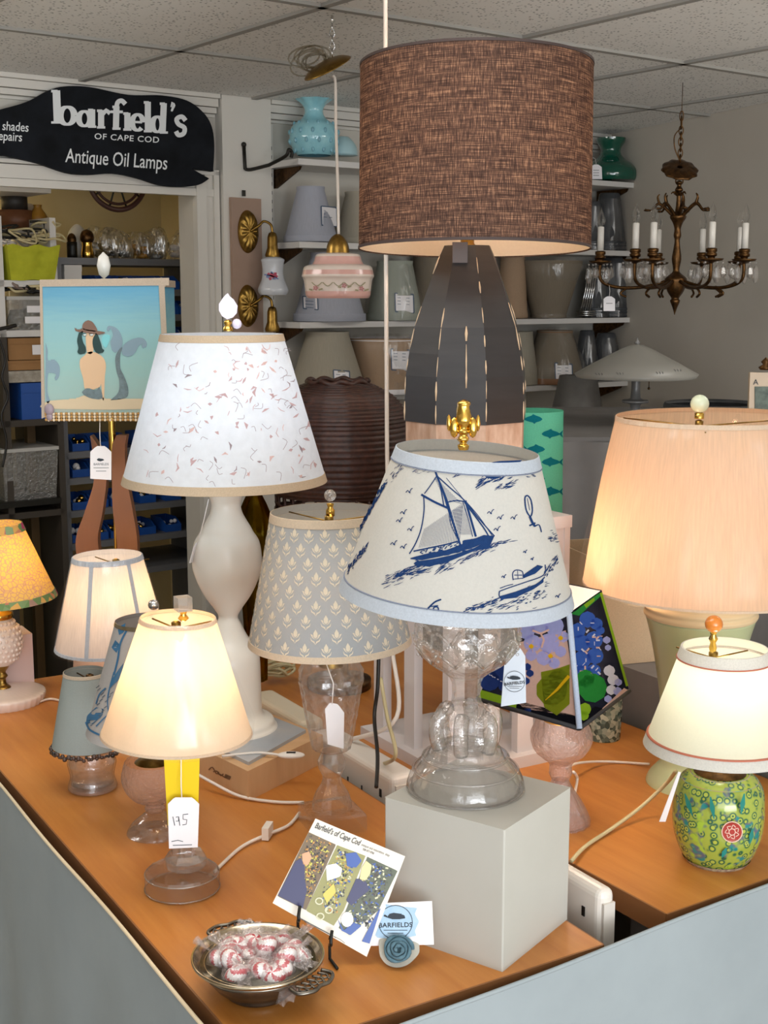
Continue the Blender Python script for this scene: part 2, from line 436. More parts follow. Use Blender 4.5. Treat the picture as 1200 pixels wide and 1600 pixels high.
# back wall with the closet opening
sj = ws(303, 400)[0]; zt = ws(150, 293)[1]
def wbox(mb, s0, s1, o0, o1, z0, z1, m=0):
    c = WP((s0 + s1) / 2, (o0 + o1) / 2, (z0 + z1) / 2); return mb.box(c, (abs(s1 - s0), abs(o1 - o0), z1 - z0), m, WANG)
mb = MB(); wbox(mb, sj, 0, -.1, 0, 0, CEIL); wbox(mb, -4.5, sj, -.1, 0, zt, CEIL); struct(mb, 'wall_back', m_wall)
DC = 1.0
mb = MB(); wbox(mb, -4.5, sj + .45, -DC - .06, -DC, 0, CEIL); wbox(mb, sj + .4, sj + .45, -DC, -.1, 0, CEIL); wbox(mb, -4.5, -4.45, -DC, -.1, 0, CEIL)
struct(mb, 'wall_closet', m_closet)
mb = MB()
for a, b_, o in ((303, 318, .03), (318, 330, .02), (330, 338, .03)):
    wbox(mb, ws(a, 400)[0], ws(b_, 400)[0], .0005, o, 0, zt + .005 + .002 * (b_ - 303))
struct(mb, 'trim_1', m_trim)
mb = MB(); wbox(mb, -4.4, ws(338, 400)[0], .0005, .026, zt - .012, zt + .012); wbox(mb, -4.4, ws(338, 400)[0], .0005, .018, zt + .014, zt + .055); wbox(mb, -4.4, ws(338, 400)[0], .0005, .03, zt + .058, zt + .07)
struct(mb, 'trim_2', m_trim)
mb = MB()
for k, (za, zb, o) in enumerate(((0, .014, .05), (.015, .04, .035), (.042, .06, .022), (.064, .072, .012))):
    wbox(mb, -4.4, ws(338, 400)[0], .0005, o, CEIL - zb - .001, CEIL - za - .001)
    wbox(mb, ws(415, 300)[0], -.002, .0005, o, CEIL - zb - .001, CEIL - za - .001)
struct(mb, 'trim_3', m_trim)
mb = MB(); wbox(mb, ws(338.5, 300)[0], ws(414, 300)[0], .0008, .045, .001, CEIL - .001)
struct(mb, 'trim_4', m_trim)

# ================================================================ HANGING SHOP SIGN
m_sign = pr('black_painted_board', '#101215', .8, spec=.15, nz=(12, '#1d2026')); m_letter = pr('white_sign_paint', '#e6e9ea', .6)
so = .055
out = curve2([(-330, 300), (-250, 235), (-150, 200), (-60, 185), (0, 171), (45, 158), (75, 142), (100, 135), (140, 136), (200, 148), (252, 149), (292, 157), (318, 176), (331, 198), (335, 228), (333, 268)], 5)
out += [Vector(p) for p in ((299, 263), (327, 279))] + curve2([(327, 279), (310, 289), (280, 292), (250, 289), (215, 278), (178, 271), (140, 273), (105, 270), (60, 255), (20, 246), (0, 243), (-60, 248), (-140, 262), (-230, 290), (-330, 315)], 4)
p3 = [W(p.x, p.y, so) for p in out]; pc = W(160, 210, so)
sg = thing('shop_sign', 'black whale shaped shop sign with white hand lettering on the wall above the closet opening', 'sign', pc)
M = Matrix.Translation(pc)
mb = MB(); mb.slab([p - pc for p in p3], WN * -.018); mb.build('sign_board', m_sign, sg)
sf = plane_surf(M, pc, WN, .001)
mb = MB()
# slab-serif word drawn letter by letter (photo pixels)
LN = [0]
def L(pts, w):
    LN[0] += 1; stroke(mb, plane_surf(M, pc, WN, .001 + LN[0] * .00004), pts, [q * 1.2 for q in w] if isinstance(w, list) else w * 1.2, 0)
def base(x): return 194 + (x - 84) * .082       # the word runs slightly downhill
def vert(x, h0, h1, w=8.5, serif=True, lean=0):
    yb = base(x); L([(x, yb - h1), (x + lean, yb - h0)], w)
    if serif: L([(x - w * .8, yb - h0 - 1), (x + w * .8, yb - h0 - 1)], 3)
    L([(x - w * .8, yb - h1 + 1), (x + w * .2, yb - h1 + 1)], 3.4)
def bowl(x, w_, h, t1=7.5, t2=3.0, cy=None, full=True, a0=0, a1=360):
    yb = base(x); cy = yb - h / 2 if cy is None else cy; n = 26; pts = []; ws_ = []
    for i in range(n + 1):
        a = R(a0 + (a1 - a0) * i / n); pts.append((x + w_ / 2 * math.cos(a), cy - h / 2 * .9 * math.sin(a))); ws_.append(t2 + (t1 - t2) * abs(math.cos(a)))
    L(pts, ws_)
vert(88, 2, 53, 10, lean=2); bowl(105, 22, 30, 9)                    # b
bowl(132, 18, 25, 8); vert(144, 0, 28, 8)   # a
vert(158, 0, 28, 8); L([(160, base(160) - 22), (166, base(165) - 28), (172, base(170) - 24)], 6)    # r
vert(182, 0, 36, 8, lean=-1); L(curve2([(182, base(180) - 34), (184, base(180) - 42), (190, base(186) - 45), (196, base(190) - 40)], 4), 6); L([(173, base(177) - 27), (192, base(180) - 27)], 3.5)   # f
vert(199, 0, 27, 8)             # i
bowl(215, 17, 27, 7.5, 3.5, a0=0, a1=315); L([(208, base(212) - 14), (222, base(220) - 14)], 3)      # e
vert(231, 0, 47, 8)                                                    # l
bowl(246, 16, 26, 8); vert(256, 0, 47, 8, lean=-2)                     # d
L(curve2([(267, base(267) - 46), (271, base(267) - 44), (268, base(267) - 35)], 4), [7, 7, 6, 6, 5, 4, 3, 3, 2])
L(curve2([(290, base(285) - 22), (284, base(283) - 28), (276, base(280) - 24), (279, base(280) - 16), (288, base(285) - 11), (287, base(285) - 2), (279, base(280) + 1), (275, base(280) - 5)], 4), 6)   # s
text2(mb, sf, 'OF CAPE COD', 147, 217, 13, 0, .06, 1.12, .012, sp=1.1)
text2(mb, sf, 'Antique Oil Lamps', 102, 253, 31, 0, .075, .68, .006)
text2(mb, sf, 'shades', 3, 203, 20, 0, .07, .78, .008)
text2(mb, sf, 'repairs', -9, 218, 20, 0, .07, .78, .008)
mb.build('lettering', m_letter, sg)

# ================================================================ CLOSET: shelving and what stands on it
def zw(px, row, off): return W(px, row, off).z
def shelfboard(name, label, xa, xb, row, off, depth_, th, mat, group=None, cat='shelf'):
    sa = ws(xa, row, off)[0]; sb = ws(xb, row, off)[0]; z = zw((xa + xb) / 2, row, off)
    p = WP((sa + sb) / 2, off, z); o = MB()
    o.box(Vector((0, 0, -th / 2)) - WN * (depth_ / 2), (sb - sa, depth_, th), 0, WANG)
    ob = o.build(name, mat, None, p); tag(ob, label, cat, group); return ob
# tall white bookcase at the left
bc = thing('bookcase', 'tall white open bookcase packed with lamp supplies at the left of the closet', 'bookcase', WP(ws(40, 500, -.35)[0], -.55, 0))
bo = bc.location
s0, s1 = ws(-170, 500, -.35)[0], ws(88, 500, -.35)[0]
zsplit = zw(88, 520, -.35); m_shadeshelf = pr('shaded_lower_board', '#3b342c', .6)  # closet shade put into the colour of the lower bookcase boards
for sx in (s0, ws(2, 450, -.35)[0], s1):
    mb = MB(); mb.box(WP(sx, -.55, (zsplit + 1.86) / 2) - bo, (.022, .40, 1.86 - zsplit), 0, WANG); mb.build('side_panel', m_white, bc)
    mb = MB(); mb.box(WP(sx, -.55, zsplit / 2) - bo, (.022, .40, zsplit), 0, WANG); mb.build('lower_side_panel', m_shadeshelf, bc)
BR = [(290, 'a'), (438, 'b'), (516, 'c'), (656, 'd'), (800, 'e')]
bz = {}
for row, k in BR:
    z = zw(45, row, -.35); bz[k] = z
    mb = MB(); mb.box(WP((s0 + s1) / 2, -.55, z - .011) - bo, (s1 - s0, .40, .022), 0, WANG); mb.build('shelf', m_white if row < 640 else m_shadeshelf, bc)
# grey metal parts rack at the right
ra, rb = ws(93, 450, -.42)[0], ws(330, 450, -.42)[0]
rk = thing('parts_rack', 'grey metal rack of parts trays in the closet behind the mermaid lamp', 'rack', WP((ra + rb) / 2, -.6, 0)); ro = rk.location
rr = [404, 452, 492, 535, 580, 640, 700, 740, 790, 840, 890]; rz = [zw(200, r_, -.42) for r_ in rr]
for z in rz:
    mb = MB(); mb.box(WP((ra + rb) / 2, -.6, z - .012) - ro, (rb - ra, .36, .024), 0, WANG); mb.build('shelf', m_grey_metal, rk)
for s_ in (ra, rb):
    mb = MB(); mb.box(WP(s_, -.6, rz[0] / 2) - ro, (.02, .36, rz[0]), 0, WANG); mb.build('side_panel', m_grey_metal, rk)
mb = MB(); mb.box(WP(ra - .10, -.5, .75) - ro, (.03, .03, 1.5), 0, WANG); mb.build('post', pr('brown_post', '#5a4424', .5), rk)
m_blue = plastic_white('blue_bin_plastic', '#1d4f9e')
mbrassbits = m_gold
def bin_mesh(w_, d_, h_):
    o = MB()
    f0 = .55
    def pl(a): return [Vector(x) for x in a]
    X, Y, Z = w_ / 2, d_ / 2, h_
    o.box((0, 0, .002), (w_, d_, .004)); o.box((0, Y, Z / 2), (w_, .004, Z))
    for s_ in (-1, 1): o.slab(pl([(s_ * X, -Y, 0), (s_ * X, Y, 0), (s_ * X, Y, Z), (s_ * X, -Y * .3, Z), (s_ * X, -Y, Z * f0)]), (-.004 * s_, 0, 0))
    o.box((0, -Y, Z * f0 / 2), (w_, .004, Z * f0)); return o
rows = [(1, 'the upper', 10), (2, 'the second', 4), (3, 'the third', 4), (6, 'a middle', 4), (7, 'a low', 5), (8, 'a lower', 5), (9, 'the lowest', 5)]
proto = None
names = ['left end of', 'second place on', 'third place on', 'fourth place on', 'fifth place on', 'sixth place on']
for ri, rname, cnt in rows:
    xs = [140, 172, 205, 240, 272] if ri == 1 else ([271, 297, 320] if ri in (2, 3) else [130, 160, 190, 235, 275])
    for k, x in enumerate(xs):
        z = rz[ri]; s_ = ws(x, rr[ri], -.42)[0]; p = WP(s_, -.5, z)
        if proto is None:
            ob = bin_mesh(.066, .12, .05).build('parts_bin', m_blue, None, p, (0, 0, WANG)); proto = ob
        else:
            ob = proto.copy(); C.objects.link(ob); ob.location = p; ob.rotation_euler = (0, 0, WANG)
        tag(ob, 'blue plastic parts bin, %s %s bin row of the rack' % (names[k], rname), 'bin', 'blue parts bins on the closet rack')
        # fittings lying in the bin
        mb = MB()
        for q in range(5): mb.ball((random.uniform(-.022, .022), random.uniform(-.045, .03), .018 + random.uniform(0, .018)), random.uniform(.007, .013), random.choice([0, 1]), 10)
        o = mb.build('lamp_fittings', [m_gold, m_paper], None, p, (0, 0, WANG)); tag(o, 'small lamp fittings heaped in the blue bin, %s %s row' % (names[k], rname), 'fittings', 'fittings in the parts bins', 'stuff')
def wallitem(name, label, cat, px, row, off, z, group=None):
    p = W(px, row, off); return Item(name, label, cat, px, row, z, plan=(p.x, p.y), group=group)
def lump(o, c, r, m=0, sq=(1, 1, 1), seed=0, amp=.25):
    rnd = random.Random(seed); k0 = len(o.v); o.ball(c, r, m, 24, sq)
    ph = [rnd.uniform(0, 6.3) for _ in range(6)]
    for i in range(k0, len(o.v)):
        v = Vector(o.v[i]) - Vector(c); s_ = 1 + amp * (math.sin(v.x / r * 4 + ph[0]) * math.sin(v.y / r * 4 + ph[1]) + .6 * math.sin(v.z / r * 7 + ph[2] + v.x / r * 5) * math.cos(v.y / r * 6 + ph[3]))
        o.v[i] = tuple(Vector(c) + v * s_)
    return o
# yellow bag
p = W(42, 437, -.40); p.z = bz['b']; o = MB(); hw = .094; H = zw(42, 385, -.4) - p.z
prf = [(-.82, -.055, 0), (.82, -.055, 0), (1, -.075, H), (-1, -.075, H), (-.82, .055, 0), (.82, .055, 0), (1, .075, H), (-1, .075, H)]
nx = 10
vs = []; fs = []
for face in ((0, 1, 2, 3), (1, 5, 6, 2), (5, 4, 7, 6), (4, 0, 3, 7)):
    b0 = len(vs)
    for i in range(nx + 1):
        for j in range(nx + 1):
            u, v_ = j / nx, i / nx; a, b_, c_, d_ = [Vector((prf[q][0] * hw, prf[q][1], prf[q][2])) for q in face]
            pt = (a * (1 - u) + b_ * u) * (1 - v_) + (d_ * (1 - u) + c_ * u) * v_
            e = .006 * math.sin(u * 9 + v_ * 7) * math.sin(v_ * 11 - u * 4) * (u * (1 - u) * 4); pt.y += e; pt.z += e * .5 + (.006 * math.sin(u * 14) if i == nx else 0); vs.append(pt)
    for i in range(nx):
        for j in range(nx): k = b0 + i * (nx + 1) + j; fs.append((k, k + 1, k + nx + 2, k + nx + 1))
o.add(vs, fs); m_yel = pr('yellow_green_felt', '#c3c531', .85, nz=(20, '#adb024'), nb=.3)
ob = o.build('storage_bag', m_yel, None, p, (0, 0, WANG)); tag(ob, 'yellow green open felt bag standing on the white bookcase', 'bag')
# white cord tangle in bag
def tangle(name, label, px, row, off, z, r, n, mats, rx, ry, rz_, seed, cat='cords'):
    rnd = random.Random(seed); o = MB(); p = W(px, row, off); p.z = z
    for k in range(n):
        pts = []; c = Vector((rnd.uniform(-rx, rx), rnd.uniform(-ry, ry), rnd.uniform(0, rz_) + .01))
        for i in range(7): pts.append(c + Vector((rnd.uniform(-rx, rx) * .6, rnd.uniform(-ry, ry) * .5, max(rnd.uniform(-rz_, rz_) * .6, -c.z + .006))))
        o.tube(smoothpath(pts, 6), r, 5, rnd.randrange(len(mats)))
    ob = o.build(name, mats, None, p, (0, 0, WANG)); return tag(ob, label, cat, None, 'stuff')
tangle('cord_tangle', 'tangled pale lamp cords heaped over the yellow green bag', 38, 380, -.38, bz['b'] + H + .002, .004, 12, [m_cordw, m_corda, m_cordb], .095, .05, .05, 3)
tangle('cord_tangle', 'brown and grey cord ends heaped on the lidded clear storage box', 38, 455, -.38, zw(40, 462, -.36) + .004, .005, 9, [m_corda, m_cordb, pr('grey_brown_cord', '#8d7a70', .6)], .08, .04, .022, 5)
# dark spool, sockets, gourd shapes
it = wallitem('wire_spool', 'dark spool with brown winding left of the ochre jar on the bookcase', 'spool', 22, 350, -.45, bz['b'] + H + .06)
# clear storage boxes
m_box = hazewrap('clear_storage_plastic', '#a9a7a0', .35, .5); m_lid = plastic_white('box_lid_plastic', '#b9b7b2')
def tub(name, label, xa, xb, rt, off, z, dep, lidm, bodym, group=None, rb=None):
    sa = ws(xa, rt, off)[0]; sb = ws(xb, rt, off)[0]; H_ = zw((xa + xb) / 2, rt, off) - z; p = WP((sa + sb) / 2, off - dep / 2, z); t_ = thing(name, label, 'box', p, group, (0, 0, WANG)); w_ = sb - sa
    o = MB(); a, b_ = w_ / 2 * .9, w_ / 2 * .98; da, db = dep / 2 * .9, dep / 2 * .98
    o.add([(-a, -da, 0), (a, -da, 0), (a, da, 0), (-a, da, 0), (-b_, -db, H_ - .01), (b_, -db, H_ - .01), (b_, db, H_ - .01), (-b_, db, H_ - .01)], [(0, 3, 2, 1), (0, 1, 5, 4), (1, 2, 6, 5), (2, 3, 7, 6), (3, 0, 4, 7)], smooth=False)
    o.build('tub', bodym, t_)
    o = MB(); o.box((0, 0, H_ - .006), (w_, dep, .012)); o.build('lid', lidm, t_)
    for dx_, dz in ((.15, .62), (.1, .3)) if name == 'storage_box' else ():
        o = MB(); o.box((w_ * dx_, -dep / 2 * .97 - .001, H_ * dz), (w_ * .45, .002, H_ * .2)); o.build('paper_label', m_paper, t_)
    return t_, w_, H_
tub('storage_box', 'clear lidded storage box with two paper labels on the bookcase below the yellow green bag', 10, 84, 463, -.36, bz['c'], .3, m_lid, m_box)
o = MB(); lump(o, (0, 0, .035), .06, 0, (1.2, .8, .5), 3); q = W(45, 500, -.5); q.z = bz['c'] + .004; tag(o.build('packed_parts', pr('olive_fittings', '#8a7d55', .7, nz=(60, '#5c523a')), None, q, (0, 0, WANG)), 'olive coloured fittings packed inside the clear labelled storage box', 'fittings', None, 'stuff')
tub('storage_bin', 'large clear plastic bin of wrapped parts low on the left bookcase', 2, 92, 700, -.34, zw(45, 782, -.34), .3, m_lid, m_box)
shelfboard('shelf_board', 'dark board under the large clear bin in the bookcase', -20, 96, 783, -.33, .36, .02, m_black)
m_card = pr('brown_cardboard', '#a3794c', .8, nz=(8, '#946b40'))
def carton(label, xa, xb, rt, off, z, dep, mat=m_card, lab=True, name='cardboard_box'):
    sa = ws(xa, rt, off)[0]; sb = ws(xb, rt, off)[0]; H_ = zw((xa + xb) / 2, rt, off) - z; p = WP((sa + sb) / 2, off - dep / 2, z); w_ = sb - sa
    t_ = thing(name, label, 'box', p, None, (0, 0, WANG)); o = MB(); o.box((0, 0, H_ / 2), (w_, dep, H_)); o.build('carton', mat, t_)
    o = MB(); o.box((0, -dep / 2 - .001, H_ * .86), (w_ * 1.01, .004, H_ * .26)); o.build('lid_flap', mat, t_)
    if lab: o = MB(); o.box((w_ * .15, -dep / 2 - .004, H_ * .45), (w_ * .22, .002, H_ * .45)); o.build('paper_label', m_paper, t_)
    return t_
carton('brown cardboard box with a small white label on the bookcase, upper of two', 12, 80, 528, -.36, zw(45, 562, -.36), .28)
carton('flat brown cardboard box lying directly under the labelled one', 8, 84, 563, -.36, zw(45, 578, -.36), .3, lab=False)
carton('long off white box full of odds and ends on the bookcase under the cardboard', 4, 92, 579, -.36, zw(45, 597, -.36), .3, pr('off_white_board', '#b9b1a5', .7, nz=(40, '#8d8474')), False, 'storage_box')
carton('deep blue bin with a grey front on the lower bookcase shelf', 32, 84, 598, -.36, bz['d'], .25, m_blue, False, 'storage_bin')
carton('small white parts box at the left end of the rack under the brass sockets', 100, 127, 414, -.42, rz[1] + .001, .1, m_white, False, 'parts_box')
# things along the top of the rack
def gen(name, label, cat, px, row, off, z, prof, mat, seg=32, group=None, part=None, fn=None):
    it = wallitem(name, label, cat, px, row, off, z, group); o = MB(); o.lathe(interp(it.prof(prof), 3), seg, 0, fn, caps=True); o.build(part or 'body', mat, it.t); return it
tz = rz[0]
it = gen('lamp_socket', 'brass lamp socket with a black lower shell on top of the rack', 'socket', 113, 400, -.5, tz, [(404, 8), (378, 8)], m_black)
o = MB(); o.lathe(interp(it.prof([(379, 7), (372, 7), (366, 4), (364, .1)]), 3)); o.build('cap', m_bronze, it.t)
it = gen('lamp_socket', 'taller brass lamp socket with a shiny waist beside the black based one', 'socket', 137, 402, -.5, tz, [(404, 9), (396, 10), (385, 8), (378, 8)], m_gold)
o = MB(); o.lathe(interp(it.prof([(378, 9), (372, 11), (362, 8), (358, .1)]), 3)); o.build('cap', m_bronze, it.t)
m_milkpl = pr('white_ceramic_part', '#d9d5cd', .3)
gen('ceramic_holder', 'white ceramic lamp holder behind the brass sockets', 'holder', 122, 400, -.62, tz, [(404, 16), (380, 17), (362, 13), (352, 5), (350, .2)], m_milkpl)
m_bag = wrap('parts_bag_plastic', .22, 30); m_bagb = pr('brassy_parts', '#a08a58', .5, .5, nz=(50, '#5f5238'))
for (px, row, w_, h_, lab, sd) in ((165, 400, .085, .8, 'clear bag of brass fittings heaped in the middle of the rack top', 1), (185, 402, .06, .55, 'dark bag of black fittings right of the brass ones', 2), (220, 402, .085, .7, 'clear bag with an amber glass part on the rack top', 3), (285, 402, .07, .9, 'clear bag of coiled white cord at the right end of the rack top', 4), (240, 392, .075, .9, 'square clear plastic pack leaning behind the bags on the rack', 5)):
    q = W(px, row, -.52); q.z = tz; t_ = thing('parts_bag', lab, 'bag', q, None)
    o = MB(); lump(o, (0, 0, w_ * h_ * .7), w_, 0, (1, .6, h_), sd, .2)
    for i, v_ in enumerate(o.v): o.v[i] = (v_[0], v_[1], max(v_[2], .001))
    o.build('plastic_bag', m_bag, t_)
    o = MB(); rnd = random.Random(sd)
    for k in range(9): o.ball((rnd.uniform(-.5, .5) * w_, rnd.uniform(-.3, .3) * w_, rnd.uniform(.012, w_ * h_ * .8)), rnd.uniform(.009, .018), 0, 10, (1.4, 1, .7))
    o.build('fittings', [m_bagb, m_cordb, pr('amber_part', '#a8792c', .3), m_cordw, m_lid][sd - 1], t_)
# upper left of bookcase: spool, gourds, canisters
zt2 = bz['b'] + H + .055
sb_ = shelfboard('shelf_board', 'narrow white board above the yellow green bag carrying the dark spool', -60, 72, 358, -.5, .2, .012, m_white)
z2 = sb_.location.z
o = MB(); o.lathe(interp(it.prof([(358, 1)]) , 1) if 0 else [(.06, .001), (.06, .07)], 28, 1, caps=True); o.lathe([(.045, .07), (.045, .13)], 28, 0, caps=True); o.lathe([(.062, .13), (.062, .14)], 28, 0, caps=True)
wsobj = [x for x in C.objects if x.name == 'wire_spool'][0]; wsobj.location = WP(ws(24, 350, -.58)[0], -.58, z2)
o.build('reel', [pr('dark_spool_plastic', '#34302c', .5), pr('copper_wire_winding', '#7a4c30', .5)], wsobj)
gen('ochre_jar', 'round ochre jar at the right end of the bookcase above the cords', 'jar', 60, 355, -.56, z2, [(357, 8), (350, 13), (338, 14), (328, 8), (324, 6), (320, 7)], pr('ochre_glaze', '#b8862f', .4, nz=(14, '#8d5f20')))
gen('pale_globe', 'small pale globe shade behind the ochre jar', 'globe', 46, 350, -.64, z2, [(357, 6), (350, 12), (335, 13), (322, 8), (318, 4)], pr('pale_glass', '#b6aca0', .3))
# spoked wheel hoop hanging at the closet top
q = W(183, 278, -.25); hp = thing('wheel_hoop', 'dark red brown spoked wheel hanging at the top of the closet opening', 'wheel', q)
o = MB(); R1 = abs(ws(228, 290, -.25)[0] - ws(139, 290, -.25)[0]) / 2
def ring(r): return [Vector((WU.x * r * math.cos(a), WU.y * r * math.cos(a), r * math.sin(a))) for a in [2 * math.pi * i / 48 for i in range(48)]]
o.tube(ring(R1), .009, 8, closed=True); o.tube(ring(R1 * .82), .005, 8, closed=True); o.build('rim', pr('dark_red_wood', '#42231c', .4), hp)
o = MB()
for k in range(10):
    a = 2 * math.pi * k / 10; o.tube([ (0, 0, 0), Vector((WU.x * R1 * math.cos(a), WU.y * R1 * math.cos(a), R1 * math.sin(a)))], .0035, 6)
o.build('spokes', m_black, hp)
o = MB(); o.tube([(0, 0, R1 * .9), (0, 0, CEIL - q.z)], .002, 6); o.build('hanging_wire', m_black, hp)
# loose wires drooping at far left
o = MB(); a = W(3, 500, -.30)
pts = [W(-5, 520, -.30), W(8, 560, -.30), W(3, 590, -.30), W(12, 620, -.30), W(2, 650, -.30), W(10, 690, -.30), W(4, 730, -.3)]
o.tube([p_ - a for p_ in smoothpath(pts, 6)], .004, 6); o.tube([p_ - a for p_ in smoothpath([W(-6, 515, -.3), W(10, 512, -.3), W(25, 508, -.3)], 5)], .007, 6)
tag(o.build('loose_wires', m_cordb, None, a), 'dark loose wires drooping in front of the left bookcase', 'wires')

# ================================================================ SCONCE DISPLAY BOARD
qb = W(384, 400, .06); sbt = thing('display_board', 'tan board on the pilaster carrying two brass wall sconces', 'board', qb)
o = MB(); c4 = [W(361, 308, .06), W(408, 311, .06), W(412, 530, .06), W(366, 530, .06)]
o.slab([p_ - qb for p_ in c4], WN * -.014); o.build('panel', pr('tan_board', '#a98f7e', .7, nz=(5, '#9f8473')), sbt)
o = MB(); o.box(W(381, 302, .052) - qb, (.012, .004, .02), 0, WANG); o.build('hanger', m_black, sbt)
def sconce(label, row, glassshade):
    c = W(387, row, .062); t_ = thing('wall_sconce', label, 'sconce', c, 'brass sconces on the display board')
    o = MB(); n = 48; vs = [(0, 0, .02)]; rings = [(.25, .020), (.5, .022), (.75, .018), (.9, .014), (1.0, .0)]
    a_, b_ = .039, .072
    pts = [WN * .022]
    for rr_, h in rings:
        for i in range(n):
            a = 2 * math.pi * i / n; h2 = h + (.004 * math.cos(a * 13) if rr_ in (.5, .75) else 0)
            pts.append(WU * (a_ * rr_ * math.cos(a)) + Vector((0, 0, b_ * rr_ * math.sin(a))) + WN * max(h2, 0))
    fs = [(0, 1 + i, 1 + (i + 1) % n) for i in range(n)]
    for k in range(len(rings) - 1):
        for i in range(n): fs.append((1 + k * n + i, 1 + (k + 1) * n + i, 1 + (k + 1) * n + (i + 1) % n, 1 + k * n + (i + 1) % n))
    o.add(pts, fs); o.build('back_plate', m_brass, t_)
    o = MB(); d = WU * .55 + WN * .6; d.normalize()
    arm = [WN * .02, WN * .02 + d * .028 + Vector((0, 0, .018)), d * .058 + Vector((0, 0, .034)), d * .082 + Vector((0, 0, .022)), d * .087 + Vector((0, 0, -.005))]
    o.tube(smoothpath(arm, 6), .0045, 8); o.build('arm', m_brass, t_)
    e = d * .087
    o = MB(); o.lathe([(.006, -.002), (.013, -.006), (.017, -.02), (.018, -.055), (.026, -.078), (.024, -.088)], 28, c=(e.x, e.y, 0)); o.build('socket_cup', m_brass, t_)
    if glassshade:
        o = MB(); o.lathe(interp([(.026, -.086), (.040, -.094), (.038, -.106), (.036, -.135), (.040, -.165), (.050, -.190), (.050, -.203), (.044, -.213)], 3), 32, 0, lambda a, z: 1 + (.03 * math.cos(8 * a) if z < -.17 else 0), c=(e.x, e.y, 0))
        # painted posy
        M_ = Matrix.Translation(c); cy_ = c + e; 
        sfp = plane_surf(M_, cy_ + Vector((0, -.041, 0)), Vector((0, -1, 0)), .001)
        x0, y0 = 425, row + 69
        for k in range(7):
            a = k * .9; stroke(o, sfp, [(x0 + 5 * math.cos(a), y0 + 4 * math.sin(a)), (x0 + 9 * math.cos(a + .3), y0 + 6 * math.sin(a + .3))], 4, 1 + k % 2)
        stroke(o, sfp, [(x0 - 12, y0 - 2), (x0, y0), (x0 + 10, y0 + 5)], 2, 2); stroke(o, sfp, [(x0 - 3, y0 - 3), (x0 + 4, y0 + 2)], 6, 1)
        o.build('glass_shade', [pr('white_milk_glass', '#cfd2d8', .2, coat=.3), pr('posy_red', '#b03a55', .5), pr('posy_blue', '#6f7fae', .5)], t_)
sconce('upper brass shell sconce with a white flowered glass shade on the tan board', 362, True)
sconce('lower brass shell sconce without a shade, half hidden behind the white petal shade', 478, False)
# black iron hook on the pilaster
hk = W(395, 258, .05); o = MB()
pts = [W(381, 226, .05), W(383, 264, .05), W(392, 265, .07), W(420, 258, .16), W(446, 244, .24), W(451, 234, .25), W(456, 238, .25), W(455, 246, .25)]
o.tube([p_ - hk for p_ in [pts[0], pts[1]] + smoothpath(pts[1:4], 4)[1:] + smoothpath(pts[3:], 5)[1:]], .006, 8); o.ball(pts[0] - hk, .009)
tag(o.build('wall_hook', m_black, None, hk), 'black iron bracket hook reaching right from the pilaster', 'hook')

# ================================================================ WALL SHELVING
for k, x in enumerate((419, 1010)):
    s_ = ws(x, 300)[0]; o = MB(); o.box((0, 0, .85), (.018, .02, 1.7), 0, WANG)
    for j in range(40): o.box(Vector((0, 0, .45 + j * .03)) + WN * .0105, (.005, .002, .012), 1, WANG)
    if k == 0: tag(o.build('shelf_standard', [m_trim, m_cordb], None, WP(s_ , .012, CEIL - 1.78)), 'slotted metal shelf upright beside the pilaster', 'shelf upright')
OFF = .225
zs = [zw(740, 267, OFF), zw(735, 385, OFF), zw(730, 500, OFF), zw(720, 610, OFF)]
sA, sB = ws(468, 300, OFF)[0], ws(1003, 300, OFF)[0]
labs = ['uppermost white shelf with the light blue vase', 'second white wall shelf from the top', 'third white wall shelf from the top', 'fourth white wall shelf, behind the green fish shade']
for z, l_ in zip(zs, labs):
    t_ = thing('wall_shelf', l_, 'shelf', WP((sA + sB) / 2, OFF / 2, z), 'white wall shelves on brackets')
    o = MB(); o.box((0, 0, -.010), (sB - sA, OFF - .01, .020), 0, WANG); o.build('shelf_board', m_white, t_)
    for s_ in (sA + .03, (sA + sB) / 2, sB - .04):
        o = MB(); a = WP(s_, .01, z) - t_.location
        o.slab([a + Vector((0, 0, -.021)), a + WN * (OFF - .05) + Vector((0, 0, -.021)), a + WN * (OFF - .06) + Vector((0, 0, -.032)), a + WN * .02 + Vector((0, 0, -.085)), a + Vector((0, 0, -.085))], WU * .008); o.build('bracket', m_bronze, t_)
m_shw = fabric('white_pleated_cloth', '#b9bcc8', trans=.15, vert=True); m_shc = fabric('cream_pleated_cloth', '#b5ae9e', trans=.15, vert=True)
m_shg = fabric('pale_green_cloth', '#a9aea2', trans=.1); m_shb = fabric('beige_linen', '#b79c82', trans=.1); m_shbr = fabric('brown_taupe_cloth', '#8d8272', trans=.1, vert=True)
m_shd = pr('dark_wrapped_shades', '#55575a', .35, nz=(9, '#2f3134')); m_lab = pr('blue_label_edge', '#4d6079', .6)
